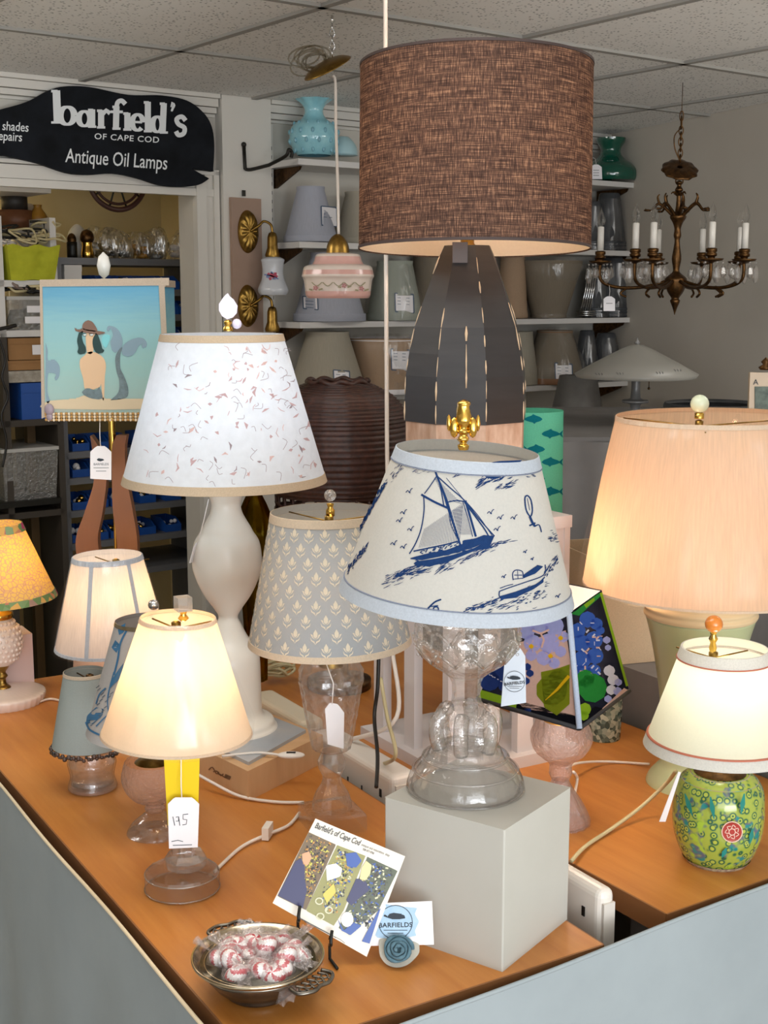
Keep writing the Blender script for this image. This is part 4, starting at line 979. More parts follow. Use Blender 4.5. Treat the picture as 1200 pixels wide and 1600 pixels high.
# ================================================================ LAMP PARTS
def shade(L_, name, top, bot, mats, dxt=0, rot=(0, 0), seg=72, fn=None, trims=(), parent=None, bulge=0, dy=0, inner=None, rows=1):
    """frustum shade; top/bot = (row, half width). returns object, frame and radii"""
    zt_, zb_ = L_.z(top[0]), L_.z(bot[0]); r1, r0 = L_.r(*top), L_.r(*bot)
    zm = (zt_ + zb_) / 2; xo = dxt * depth(L_.p.y, L_.p.z + zm) / F
    h = zt_ - zb_; pr_ = []
    for i in range(9):
        k = i / 8; pr_.append((r0 + (r1 - r0) * k + bulge * math.sin(math.pi * k), -h / 2 + h * k))
    o = MB(); o.lathe(pr_, seg, 0, fn)
    loc = Vector((xo, dy, zm)); ob = o.build(name, mats, L_.t, loc, (rot[0], rot[1], 0))
    ob.rotation_mode = 'XYZ'
    M_ = Matrix.Translation(L_.p + loc) @ Matrix.Rotation(rot[1], 4, 'Y') @ Matrix.Rotation(rot[0], 4, 'X')
    for (nm, za, zb2, ex, mt) in trims:      # heights as fractions of the shade
        ra = r0 + (r1 - r0) * za; rb2 = r0 + (r1 - r0) * zb2
        o = MB(); z0_ = -h / 2 + h * za; z1_ = -h / 2 + h * zb2
        o.lathe([(ra - ex * .3, z0_ - .0004), (ra + ex, z0_), (rb2 + ex, z1_), (rb2 - ex * .3, z1_ + .0004)], seg, 0, fn, flat=True); o.build(nm, mt, ob)
    return ob, M_, r0, -h / 2, r1, h / 2
def bulb(L_, row, st, col='#ffd3a0', dx=0, r=.026):
    z_ = L_.z(row); o = MB(); o.lathe(interp([(.012, z_ - .045), (.014, z_ - .03), (r, z_ - .005), (r, z_ + .008), (r * .6, z_ + .025), (.0005, z_ + .03)], 3), 20)
    return o.build('bulb', emit('lit_bulb_%d' % (L_.p.x * 1000), col, st), L_.t, Vector((dx, 0, 0)))
def spider(L_, row, w_, parent, dx=0, mat=None, finrow=None):
    """wire spider in the top ring with centre nut"""
    r_ = L_.r(row, w_); z_ = L_.z(row) - .006; o = MB()
    for k in range(3):
        a = R(20 + 120 * k); o.tube([(dx, 0, z_ - .006), (dx + r_ * .98 * math.cos(a), r_ * .98 * math.sin(a), z_)], .0013, 5)
    o.lathe([(.007, -.004), (.007, .003), (.003, .005)], 14, c=(dx, 0, z_)); return o.build('spider', mat or m_brass, L_.t)
def cord(name, label, pts, r, mat, switch=None, n=8):
    a = Vector(pts[0]); t_ = None
    o = MB(); o.tube([p_ - a for p_ in smoothpath(pts, n)], r, 7); return o.build(name, mat, None, a)

# ================================================================ SHIP LAMP
L = Item('table_lamp', 'pressed glass table lamp on the white block under a shade with blue sailing ships', 'lamp', 727, 1231, BZ)
sc8 = lambda k, a_: (lambda a, z: 1 + a_ * math.cos(k * a))
o = MB(); o.glasswall([(L.r(1231, 88), .001)] + interp(L.prof([(1230, 91), (1220, 91), (1203, 84), (1186, 70), (1178, 66), (1176, 58), (1166, 54)]), 4) + [(L.r(1160, 30), L.z(1160))], .006, 96, sc8(24, .006))
for yy, w_ in ((1230, 91), (1199, 82), (1180, 67)): o.tube([(L.r(yy, w_) * math.cos(q), L.r(yy, w_) * math.sin(q), L.z(yy)) for q in [2 * math.pi * i / 72 for i in range(72)]], .0016, 6, closed=True)
o.build('foot', m_glass2, L.t)
o = MB(); o.lathe(interp(L.prof([(1160, 44), (1150, 47), (1140, 46), (1132, 42), (1124, 47), (1116, 44), (1108, 34), (1100, 28)]), 1), 24, 0, sc8(12, .05), flat=True)
for k in range(6):
    a = k * math.pi / 3 + .3; rr_ = L.r(1140, 43); o.tube(smoothpath([(rr_ * 1.0 * math.cos(a), rr_ * math.sin(a), L.z(1165)), (rr_ * 1.13 * math.cos(a), rr_ * 1.13 * math.sin(a), L.z(1145)), (rr_ * 1.1 * math.cos(a), rr_ * 1.1 * math.sin(a), L.z(1122)), (rr_ * .8 * math.cos(a), rr_ * .8 * math.sin(a), L.z(1112))], 4), .010, 8)
o.build('knop', m_glass, L.t)
o = MB(); o.lathe(L.prof([(1104, 30), (1096, 24), (1084, 22), (1066, 23), (1058, 27), (1052, 32)]), 8, 0, flat=True); o.build('stem', m_glass2, L.t)
o = MB(); o.facets(interp(L.prof([(1054, 30), (1046, 40), (1036, 56), (1024, 70), (1010, 79), (994, 83), (978, 82), (966, 76), (955, 55)]), 2), 40, .012)
zb0 = L.z(1002)
for k in range(10):      # raised beaded scallops
    a0 = 2 * math.pi * k / 10; 
    for j in range(13):
        u = (j - 6) / 6; a = a0 + u * math.pi / 10; zz = L.z(1012 - 26 * (1 - u * u) + 4); rr_ = L.r(1000, 83) * (1 - .03 * (1012 - 26 * (1 - u * u) > 1000))
        o.ball((rr_ * math.cos(a), rr_ * math.sin(a), zz), .0026, 0, 6)
    for j in range(2):
        a = a0 + (j - .5) * .05; rr_ = L.r(1026, 68)
        o.tube([(rr_ * math.cos(a0), rr_ * math.sin(a0), L.z(1026)), (L.r(1012, 80) * math.cos(a0 + (j - .5) * .5), L.r(1012, 80) * math.sin(a0 + (j - .5) * .5), L.z(1008))], .0025, 5)
o.build('bowl', m_glass, L.t)
o = MB(); o.lathe([(L.r(955, 20), L.z(960)), (L.r(940, 20), L.z(935)), (.013, L.z(920)), (.013, L.z(860))], 24); o.build('socket', m_brass, L.t)
m_ship = fabric('ship_print_cloth', '#cfd1cd', '#f0e0cc', .35, 300, .05); m_pipe = pr('grey_piping', '#6f7789', .7); m_btrim = fabric('pale_blue_trim', '#c6ced8', trans=.25)
TILT = R(3.6)
sh, M, r0, z0, r1, z1 = shade(L, 'lamp_shade', (703, 111), (930, 183), m_ship, -10, (R(2.0), TILT), 96, None, [('lower_trim', .0, .085, .0008, m_btrim), ('upper_trim', .925, 1.0, .0008, m_btrim), ('piping', .087, .092, .0013, m_pipe), ('piping', .917, .922, .0013, m_pipe)])
cs_ = cone_surf(M, r0, z0, r1, z1, .0007)
sfs = lambda x, y: cs_(520 + x * .3167, 620 + y * .3167)     # drawn in the enlarged view of the shade
o = MB()
def B(pts, w=5, n=4): stroke(o, sfs, curve2(pts, n) if len(pts) > 2 else pts, w, 0)
# schooner
B([(495, 318), (500, 345), (512, 385), (545, 470), (572, 560), (600, 640), (632, 740)], 10)
B([(512, 385), (560, 500), (590, 600), (612, 690)], 6)
B([(512, 392), (480, 440), (452, 478)], 5); B([(516, 392), (580, 450), (650, 512), (720, 600), (798, 688)], 6)
B([(436, 482), (500, 518), (566, 548)], 11); B([(566, 520), (610, 512), (654, 518)], 6)
B([(448, 488), (450, 560), (436, 650), (410, 720), (378, 775)], 6)
B([(398, 762), (480, 745), (560, 728), (622, 712)], 7)
B([(654, 512), (680, 600), (706, 690)], 11); B([(640, 512), (668, 600), (690, 690)], 4); B([(660, 520), (720, 590), (790, 690)], 4); B([(650, 520), (740, 640), (770, 690)], 7)
B([(520, 400), (536, 470), (548, 540)], 6); B([(575, 540), (580, 620), (615, 700)], 4); B([(566, 548), (440, 482)], 4); B([(560, 400), (640, 500)], 3)
for k in range(26):
    x = 405 + k * 8; B([(x + 20, 745 - k * 1.4), (x + 48 - k * .5, 650 - k * 5)], 1.6)
for k in range(14): B([(500 + k * 4, 400 + k * 8), (520 + k * 9, 410 + k * 9)], 1.8)
for k in range(10): B([(592 + k * 6, 560 - k * 3), (628 + k * 6, 680)], 1.5)
fill(o, sfs, [(372, 800), (440, 806), (520, 790), (600, 772), (700, 742), (790, 700), (800, 684), (745, 682), (700, 700), (640, 708), (640, 726), (560, 756), (470, 772), (400, 790)], 0, 5)
fill(o, sfs, [(395, 826), (470, 838), (560, 818), (640, 785), (700, 760), (770, 748), (796, 690), (700, 745), (600, 778), (500, 800), (410, 812)], 0, 5)
rnd = random.Random(11)
def splash(x0, y0, x1, y1, spread, n, lmin=14, lmax=50, w0=2, w1=6):
    for k in range(n):
        u = rnd.random(); x = x0 + (x1 - x0) * u; y = y0 + (y1 - y0) * u + rnd.gauss(0, spread); l = rnd.uniform(lmin, lmax); a = math.atan2(y1 - y0, x1 - x0) + rnd.uniform(-.25, .1)
        stroke(o, sfs, [(x, y), (x + l * .5 * math.cos(a), y + l * .5 * math.sin(a) + rnd.uniform(-3, 3)), (x + l * math.cos(a), y + l * math.sin(a))], [w0, rnd.uniform(w0, w1), 1], 0)
splash(230, 920, 560, 820, 14, 70); splash(300, 880, 420, 838, 9, 40, w1=9); splash(500, 870, 800, 735, 10, 50); splash(790, 730, 870, 712, 5, 10); splash(400, 800, 700, 740, 10, 60, w1=7)
for k in range(30): x = rnd.uniform(430, 700); B([(x, 770 - (x - 430) * .2 + rnd.uniform(-16, 12)), (x + 12, 764 - (x - 430) * .2 + rnd.uniform(-16, 12))], 5)
def gull(x, y, s=1): B([(x - 18 * s, y + 4), (x - 8 * s, y - 6 * s), (x, y + 2), (x + 8 * s, y - 12 * s), (x + 16 * s, y - 16 * s)], 4); B([(x - 4 * s, y), (x + 4 * s, y + 6)], 6)
for g_ in ((378, 468), (350, 572), (330, 612), (385, 655), (302, 725), (350, 742), (780, 572), (828, 598), (895, 598), (812, 655), (950, 765, .6), (845, 888, .7), (1112, 985, .8), (985, 800, .5)): gull(*g_)
# second ship cut by the upper trim
fill(o, sfs, [(745, 385), (770, 330), (800, 318), (935, 312), (900, 345), (860, 375), (800, 405), (760, 402)], 0, 5); splash(700, 440, 920, 345, 14, 90, w1=8); splash(790, 460, 900, 420, 8, 20); splash(590, 390, 740, 335, 5, 14); splash(940, 380, 990, 390, 8, 10, 8, 20)
# motor boat lower right
B([(822, 960), (870, 942), (950, 915), (1040, 880), (1048, 828)], 5); B([(822, 960), (828, 990), (900, 975), (1000, 930), (1046, 890)], 6)
fill(o, sfs, [(820, 985), (900, 962), (1000, 925), (1040, 898), (1040, 915), (990, 950), (900, 992), (830, 1000)], 0, 4)
fill(o, sfs, [(935, 882), (1010, 830), (1040, 836), (1000, 872), (940, 896)], 0, 4)
B([(890, 905), (888, 870), (905, 855), (935, 862), (940, 890)], 5); B([(895, 880), (935, 880)], 4); B([(912, 858), (914, 900)], 3); B([(890, 900), (940, 895)], 4); B([(825, 945), (860, 932), (890, 925)], 4)
splash(640, 1060, 830, 1000, 9, 70, 8, 34, w1=7); splash(900, 1010, 1050, 960, 22, 60, 8, 26); splash(1040, 880, 1110, 800, 12, 50, 8, 26); splash(720, 1070, 900, 1020, 8, 18); splash(1060, 700, 1100, 690, 12, 20, 8, 24)
# rope cleat / anchor bits
B([(950, 492), (962, 488), (978, 510), (985, 560), (975, 590), (955, 560), (948, 510), (950, 492)], 7); B([(960, 500), (972, 560)], 3); B([(972, 590), (985, 620), (998, 640)], 12); B([(996, 640), (1018, 632), (1030, 668)], 6); B([(970, 636), (1000, 622)], 8)
B([(455, 1060), (500, 1015), (535, 1000)], 8); B([(500, 1062), (498, 1040), (518, 1038), (522, 1062)], 7); B([(480, 1035), (520, 1030)], 5)
# left side motifs wrapping round
splash(130, 660, 240, 460, 8, 80, 14, 40, w1=9); splash(245, 440, 262, 425, 4, 10, 8, 18); splash(70, 860, 165, 735, 9, 90, 8, 26, w1=6); splash(280, 400, 340, 350, 14, 24, 10, 26, 1.5, 3); splash(390, 370, 470, 350, 10, 18, 10, 26, 1.5, 3)
fill(o, sfs, [(316, 272), (362, 276), (348, 300), (326, 296)], 0, 4)
o.build('ship_print', fabric('navy_print', '#26406e', '#1c3260', .2, 200, .2), sh)
# gold eagle finial
o = MB(); fx = L.dx(724, 680)
def fz(row): return L.z(row)
o.lathe(interp([(.006, fz(703)), (.0075, fz(696)), (.004, fz(692)), (.008, fz(686)), (.005, fz(680)), (.0085, fz(674)), (.006, fz(668)), (.011, fz(658)), (.009, fz(645)), (.008, fz(635)), (.0085, fz(629)), (.003, fz(625)), (.0003, fz(624))], 3), 14, 0, lambda a, z: 1 + .10 * math.cos(5 * a + z * 300), c=(fx, 0, 0))
for s_ in (-1, 1):
    o.ball((fx + s_ * .012, -.002, fz(668)), .009, 0, 10, (.7, .5, 1.5)); o.ball((fx + s_ * .019, 0, fz(661)), .005, 0, 8, (.6, .5, 2.2))
o.build('finial', m_gold, L.t)

# ================================================================ WHITE SLATTED STAND, BUOY LAMP, FISH LAMP
PU, PV, HS = 1.372, 1.975, .134
zst = None
pcn = T(PU, PV, 0); pr_corner = T(PU + HS, PV - HS, 0); ztopst = zrow(805, pr_corner.y)
st = thing('slatted_stand', 'tall white wooden slatted stand holding the black buoy lamp', 'stand', T(PU, PV, TZ), None, (0, 0, TANG))
m_std = pr('white_stand_paint', '#d3cbc9', .5); HH = ztopst - TZ
o = MB(); o.box((0, 0, .011), (HS * 2 + .03, HS * 2 + .03, .022)); o.build('base_board', m_std, st)
o = MB(); o.box((0, 0, HH - .011), (HS * 2, HS * 2, .022)); o.build('top_board', m_std, st)
for (x, y, wx, wy) in [(-.115, -.122, .035, .018), (-.038, -.122, .035, .018), (.038, -.122, .035, .018), (.115, -.122, .035, .018), (-.122, .0, .018, .035), (.122, 0, .018, .035), (-.122, .11, .018, .035), (.122, .11, .018, .035), (.122, -.07, .018, .035)]:
    o = MB(); o.box((x, y, HH / 2), (wx, wy, HH - .044)); o.build('slat', m_std, st)
# upper solid box part
o = MB()
for (x, y, wx, wy) in ((0, -.124, .266, .012), (.124, 0, .012, .266), (-.124, 0, .012, .266)): o.box((x, y, HH - .022 - .055), (wx, wy, .11))
o.build('apron', m_std, st)
YB = T(PU - .03, PV - .03).y
pb = T(PU - .035, PV - .02, ztopst); pb.x = xcol(728, 600, pb.y)
L = Item('buoy_lamp', 'tall weathered black wooden buoy lamp under a brown linen drum shade', 'lamp', 728, 800, ztopst + .001, plan=(pb.x, pb.y))
m_buoyb = pr('weathered_black_paint', '#211f20', .45, nz=(9, '#2b2829'), nb=.15, ns=(1, 1, 6)); m_buoyw = pr('weathered_white_paint', '#c7a994', .7, nz=(45, '#a07b62'), nb=.4, ns=(1, 1, .3)); m_bare = pr('bare_worn_wood', '#c4aa8c', .7)
A0 = R(22.5 - 8)
def oct(lst, m, o): o.lathe(L.prof(lst), 8, m, None, a0=A0, flat=True)
o = MB(); k8 = 1.04
bl_ = [(655, 95), (620, 95), (585, 94), (550, 89), (510, 81), (470, 68), (430, 54), (400, 43), (384, 36)]
oct([(656, 95)] + [(y, w_ * k8) for y, w_ in bl_], 0, o)
ob_body = o
o = MB(); oct([(800, 90), (770, 95), (655, 97)], 0, o); o.build('white_band', m_buoyw, L.t)
# worn edges: thin bare streaks along the corners of the staves
o = ob_body; rnd = random.Random(9)
for k in range(8):
    a = A0 + k * math.pi / 4
    if math.sin(a) > .5: continue
    for j in range(len(bl_) - 2):
        if j > 4 and rnd.random() < .45: continue
        (ya, wa), (yb, wb) = bl_[j], bl_[j + 1]; u0 = rnd.uniform(0, .3); u1 = rnd.uniform(.7, 1)
        def pt(u): y = ya + (yb - ya) * u; w_ = (wa + (wb - wa) * u) * k8; return Vector((L.r(y, w_) * math.cos(a), L.r(y, w_) * math.sin(a), L.z(y)))
        rr_ = rnd.uniform(.0008, .0024); o.tube([pt(u0), pt((u0 + u1) / 2), pt(u1)], [rr_ * .4, rr_, rr_ * .4], 6, 1)
a = A0 + 6 * math.pi / 4 - .15
for (ya, yb, w_) in ((655, 628, .002), (600, 570, .002), (585, 535, .0015), (530, 508, .003)):
    aa = -math.pi / 2 + (-.06 if ya < 640 else -.16)
    f_ = lambda y: Vector((L.r(y, 90) * math.cos(aa) * .98, -L.r(y, dict(bl_).get(y, 93) if 0 else (95 if y > 580 else 95 - (585 - y) * .17)) * .965, L.z(y)))
    o.tube([f_(ya), f_((ya + yb) / 2), f_(yb)], [w_ * .5, w_, w_ * .3], 6, 1)
o.build('black_body', [m_buoyb, m_bare], L.t)
o = MB(); sfn = plane_surf(Matrix.Translation(L.p), L.p + Vector((0, -L.r(400, 44), 0)), (0, -1, 0), .001)
c_ = Vector((L.dx(716, 400), -L.r(400, 40) - .006, L.z(396))); o.box(c_, (.026, .012, .035)); o.build('wooden_peg', pr('dark_peg_wood', '#3a2519', .4), L.t)
o = MB(); o.lathe([(.02, L.z(388)), (.012, L.z(380)), (.012, L.z(250)), (.016, L.z(245))], 16); o.build('socket', m_brass, L.t)
# linen weave shade
t = NT('brown_linen'); d = t.n.new('ShaderNodeBsdfDiffuse'); tl = t.n.new('ShaderNodeBsdfTranslucent'); mx = t.n.new('ShaderNodeMixShader')
def weave(sx, sy, sc):
    return noise(t, coords(t, 'UV', (sx, sy, 1)), sc, 3, .7)
h_ = weave(14, 160, 1.6); v_ = weave(420, 9, 1.6)
mm = t.n.new('ShaderNodeMath'); mm.operation = 'ADD'; t.link(h_, mm.inputs[0]); t.link(v_, mm.inputs[1])
f3 = noise(t, coords(t, 'UV', (6, 14, 1)), 3, 4, .6); m4 = t.n.new('ShaderNodeMath'); m4.operation = 'MULTIPLY_ADD'; t.link(f3, m4.inputs[0]); m4.inputs[1].default_value = .35; t.link(mm.outputs[0], m4.inputs[2])
hf = t.n.new('ShaderNodeMath'); hf.operation = 'MULTIPLY'; hf.inputs[1].default_value = .425; t.link(m4.outputs[0], hf.inputs[0])
t.link(ramp(t, hf.outputs[0], [(.40, '#352825'), (.57, '#80675b')]), d.inputs[0])
t.link(ramp(t, hf.outputs[0], [(.45, '#1e1411'), (.52, '#543d32'), (.62, '#ecc8a4')]), tl.inputs[0])
mx.inputs[0].default_value = .5; t.link(d.outputs[0], mx.inputs[1]); t.link(tl.outputs[0], mx.inputs[2]); m_linen = t.surf(mx.outputs[0])
m_dband = pr('dark_brown_band', '#3a2d2a', .7)
DT = (R(-2.4), R(.2))
sh, M, r0, z0, r1, z1 = shade(L, 'lamp_shade', (100, 182), (390, 180), m_linen, 11, DT, 96, None, [('lower_trim', .0, .014, .0012, m_dband), ('upper_trim', .986, 1.0, .0012, m_dband)])
o = MB(); o.lathe([(r0 - .0015, z0 + .002), (r1 - .0015, z1 - .002)], 72); o.build('inner_lining', fabric('cream_lining', '#f2dcc0', '#fff0dc', .55, 200, .03), sh)
bulb(L, 235, 70, '#ffe2c6', L.dx(739, 235) * .8, .035)

# fish shade lamp
pf = T(PU + .085, PV + .085, 0); Yf = pf.y
L = Item('fish_lamp', 'small lamp with a tall green cylinder shade printed with blue fish, behind the buoy', 'lamp', 828, 800, ztopst + .001, plan=(xcol(832, 700, Yf), Yf))
o = MB(); o.lathe([(.035, .001), (.035, .012), (.012, .016), (.010, L.z(760))], 28, caps=True); o.build('base', m_brass, L.t)
m_green = fabric('sea_green_cloth', '#66c4a6', trans=.2, amt=.1); m_fish = fabric('teal_fish_print', '#16707e', trans=.15)
sh, M, r0, z0, r1, z1 = shade(L, 'lamp_shade', (641, 47), (801, 48), m_green, 0, (0, 0), 56)
cs_ = cone_surf(M, r0, z0, r1, z1, .0008); o = MB()
for (x, y, s_) in ((833, 655, 1), (861, 678, -1), (837, 702, 1), (861, 722, -1), (837, 748, 1), (861, 768, -1), (838, 790, 1)):
    body = [(x - 13 * s_, y - 1.5), (x - 8 * s_, y - 4), (x - 3 * s_, y - 5), (x, y - 8), (x + 5 * s_, y - 5.5), (x + 11 * s_, y - 3.5), (x + 15 * s_, y), (x + 11 * s_, y + 3.5), (x + 5 * s_, y + 4.5), (x + 2 * s_, y + 7.5), (x - 1 * s_, y + 5), (x - 8 * s_, y + 3.5), (x - 13 * s_, y + 1.5)]
    fill(o, cs_, body, 0, 1.2); fill(o, cs_, [(x - 12 * s_, y), (x - 19 * s_, y - 6), (x - 17 * s_, y), (x - 19 * s_, y + 6)], 0, 1.2)
o.build('fish_print', m_fish, sh)

# ================================================================ WICKER DOME LAMP, AMBER JUG
Yw = 2.78; pw_ = Vector((xcol(528, 700, Yw), Yw, TZ))
L = Item('wicker_lamp', 'lamp with a dark brown woven wicker dome shade behind the petal shade', 'lamp', 528, 900, TZ, plan=(pw_.x, pw_.y))
m_wick = pr('brown_wicker', '#452419', .5, nz=(90, '#24110c'), nb=.3)
wp_ = interp(L.prof([(770, 98), (740, 106), (700, 112), (665, 111), (640, 104), (618, 86), (604, 62), (597, 46)]), 12)
wp_ = [(r_ + .0030 * math.sin(i * 2.2), z_) for i, (r_, z_) in enumerate(wp_)]
o = MB(); o.lathe(wp_, 112, 0, lambda a, z: 1 + .012 * abs(math.cos(9 * a)) ** 6 + .004 * math.sin(56 * a + z * 900)); 
rr_ = L.r(790, 96)
for k in range(30):
    a = 2 * math.pi * k / 30; o.tube([(rr_ * math.cos(a), rr_ * math.sin(a), L.z(794)), (L.r(770, 98) * math.cos(a), L.r(770, 98) * math.sin(a), L.z(768))], .003, 5)
def braid(r_, z_, th): o.tube([((r_ + .003 * math.sin(9 * q)) * math.cos(q), (r_ + .003 * math.sin(9 * q)) * math.sin(q), z_ + .003 * math.cos(9 * q)) for q in [2 * math.pi * i / 90 for i in range(90)]], th, 6, closed=True)
braid(rr_, L.z(795), .006); braid(L.r(597, 46), L.z(596), .006); braid(L.r(782, 97), L.z(783), .003)
o.build('wicker_shade', m_wick, L.t)
o = MB(); o.lathe([(.07, .001), (.07, .02), (.02, .03), (.015, L.z(720))], 24, caps=True); o.build('base', m_bronze, L.t)
L = Item('amber_jug', 'olive amber glass jug seen below the rim of the petal shade', 'jug', 396, 905, TZ, plan=(xcol(398, 850, 2.74), 2.74))
o = MB(); o.lathe(interp(L.prof([(1062, 16), (1000, 18), (900, 24), (850, 30), (820, 30), (790, 20), (772, 12), (765, 14)]), 4), 36, 0, lambda a, z: 1 + .05 * math.cos(7 * a), caps=True); o.build('body', glass('amber_olive_glass', '#b59a36', .1, .3), L.t)

# ================================================================ WOODEN BOX AND PETAL LAMP
ba, bb, bcn = P(388, 1252, TZ), P(505, 1192, TZ), P(310, 1212, TZ)
bxh = zrow(1205, ba.y) - TZ; bxc = (bb + bcn) / 2
bx = thing('wooden_box', 'shallow light wooden box lying on the left table under the petal lamp', 'box', bxc)
m_lw = pr('light_plywood', '#d0a97f', .6, nz=(5, '#c59c70'), ns=(1, 8, 1))
quad = [ba, bb, bb + (bcn - ba), bcn]
quad[3] = ba + (bcn - ba) * 1.35; quad[2] = bb + (bcn - ba) * 1.35
o = MB(); o.slab([q - bxc for q in quad], (0, 0, bxh)); o.build('box_body', m_lw, bx)
o = MB(); n_ = (ba - bcn).cross(Vector((0, 0, 1))); sfb = plane_surf(Matrix.Translation(bxc), ba, n_, .0008)
for j, (x, y) in enumerate(((326, 1203), (333, 1206), (340, 1209))): stroke(o, sfb, curve2([(x, y), (x + 6, y - 4 + 3 * j), (x + 12, y + 6), (x + 16, y + 3)], 3), 1.8, 0)
stroke(o, sfb, [(351, 1212), (360, 1216)], 6, 0); o.build('printed_mark', pr('brown_print', '#6f5138', .6), bx)
BXZ = TZ + bxh
bkc = (quad[0] + quad[1] + quad[2] + quad[3]) / 4; bkc.z = BXZ
bk = thing('magazine', 'grey covered magazine lying on the wooden box', 'magazine', bkc + Vector((0, .0, 0)))
e1 = (quad[1] - quad[0]).normalized(); e2 = (quad[3] - quad[0]).normalized()
def bkp(a, b_): return e1 * a + e2 * b_
la, lb = (quad[1] - quad[0]).length * .42, (quad[3] - quad[0]).length * .42
o = MB(); o.slab([bkp(-la, -lb), bkp(la, -lb * .8), bkp(la * .95, lb), bkp(-la, lb)], (0, 0, .006)); o.build('cover', pr('glossy_grey_cover', '#b3b0ad', .35, nz=(9, '#98a0a8')), bk)
L = Item('table_lamp', 'white ceramic vase lamp under a white shade flecked with pressed petals', 'lamp', 360, 1135, BXZ + .0065)
m_cer = pr('white_matt_ceramic', '#ece6da', .35, coat=.15)
o = MB(); o.lathe([(L.r(1140, 60), .0005)] + interp(L.prof([(1150, 74), (1136, 74), (1130, 70), (1122, 66), (1114, 51), (1080, 49), (1030, 48), (1012, 42), (995, 30), (975, 20), (963, 15), (950, 22), (930, 36), (908, 47), (885, 54), (862, 53.5), (845, 50), (832, 42), (824, 38), (812, 31), (800, 25), (786, 23), (772, 27), (762, 27)]), 5), 64); o.build('body', m_cer, L.t)
o = MB(); o.lathe([(.014, L.z(765)), (.014, L.z(700)), (.02, L.z(698)), (.02, L.z(670))], 20); o.build('socket', m_brass, L.t)
t = fabric('petal_paper', '#e8ecf0', '#eaf2fa', .45, 60, .05)
m_tb = fabric('beige_band', '#cdb99f', trans=.3)
sh, M, r0, z0, r1, z1 = shade(L, 'lamp_shade', (522, 95), (752, 159), t, -1, (0, 0), 96, None, [('lower_trim', 0, .055, .001, m_tb), ('upper_trim', .955, 1.0, .001, m_tb)])
cs_ = cone_surf(M, r0, z0, r1, z1, .0006); o = MB(); rnd = random.Random(21)
for k in range(110):
    y = rnd.uniform(540, 752); hw = 88 + (y - 522) / 230 * 62; x = 359 + rnd.uniform(-1, 1) * hw * .96
    a = rnd.uniform(0, 6.3); l = rnd.uniform(4, 15); c_ = rnd.uniform(-.6, .6)
    stroke(o, cs_, [(x, y), (x + l * .5 * math.cos(a), y + l * .5 * math.sin(a)), (x + l * math.cos(a + c_), y + l * math.sin(a + c_))], [.8, rnd.choice([1.2, 2, 3.6, 5]), .6], rnd.choice([0, 0, 0, 1, 1, 2]))
for k in range(60):
    y = rnd.uniform(540, 765); hw = 88 + (y - 522) / 230 * 62; x = 359 + rnd.uniform(-1, 1) * hw * .95; a = rnd.uniform(0, 6.3); q = rnd.uniform(6, 18)
    stroke(o, cs_, curve2([(x, y), (x + q * .5 * math.cos(a), y + q * .5 * math.sin(a)), (x + q * math.cos(a + .9), y + q * math.sin(a + .9))], 3), .7, 2)
o.build('pressed_petals', [fabric('mauve_petal', '#cdb2b4', '#e4c4c4', .5), fabric('pink_petal', '#e6c8c4', '#f0d0c8', .5), fabric('grey_petal', '#a89aa0', '#b4a4a8', .5)], sh)
bulb(L, 650, 15, '#e4eeff')
o = MB(); fx = L.dx(356, 500)
o.lathe([(.009, L.z(517)), (.009, L.z(512)), (.005, L.z(509)), (.008, L.z(504)), (.004, L.z(500))], 16, c=(fx, 0, 0)); o.build('finial_base', m_gold, L.t)
o = MB(); lf = [(355, 499), (347, 494), (342, 485), (342, 475), (348, 466), (352, 461), (356, 458), (359, 463), (365, 468), (371, 478), (370, 489), (364, 496)]
o.slab([YP(x, y, L.p.y) - L.p for x, y in lf], (0, .006, 0)); o.ball(YP(370, 506, L.p.y) - L.p, .009, 0, 12, (1, .6, 1)); o.build('finial', pr('pale_shell', '#dfd6e6', .25), L.t)
o = MB(); Yt = L.p.y - L.r(752, 120)
pricetag('white price tag seen edge on, hanging left of the white vase lamp body', [YP(304, 850, L.p.y - .06), YP(312, 846, L.p.y + .0), YP(304, 878, L.p.y + .0), YP(296, 880, L.p.y - .06)], None, [YP(308, 850, L.p.y - .03), YP(318, 815, L.p.y - .04), YP(326, 780, L.p.y - .05)])

# ================================================================ LATTICE SHADE LAMP (pressed glass, square foot)
L = Item('table_lamp', 'pressed glass lamp with a square foot and a blue grey shade of cream leaf sprigs', 'lamp', 519, 1290, TZ)
o = MB(); fw = L.r(1285, 42)
def sqprof(lst): 
    return [(L.r(y, w_) * 1.414, L.z(y)) for y, w_ in lst]
o.lathe([(fw * 1.42, .001), (fw * 1.42, L.z(1266)), (fw * 1.34, L.z(1262)), (fw * .6, L.z(1258))], 4, 0, flat=True, a0=R(45 + 22))
o.build('square_foot', m_glass2, L.t)
o = MB(); o.lathe(interp(L.prof([(1262, 32), (1250, 30), (1236, 25), (1224, 17), (1212, 14)]), 4) + interp(L.prof([(1210, 16), (1200, 21), (1188, 22), (1178, 17), (1172, 15)]), 1), 12, 0, flat=True); o.build('stem', m_glass, L.t)
o = MB(); o.facets(interp(L.prof([(1172, 18), (1168, 30), (1150, 34), (1130, 38), (1110, 42), (1092, 45), (1075, 48), (1062, 51)]), 2), 28, .022); o.build('cup', m_glass, L.t)
o = MB(); o.lathe(interp(L.prof([(1062, 50), (1054, 49), (1046, 50), (1036, 44), (1020, 30), (1010, 16)]), 1), 28, 0, sc8(14, .03), flat=True); o.build('shoulder', m_glass, L.t)
o = MB(); o.lathe([(.02, L.z(1040)), (.02, L.z(1000)), (.011, L.z(995)), (.011, L.z(900))], 20); o.build('socket', m_brass, L.t)
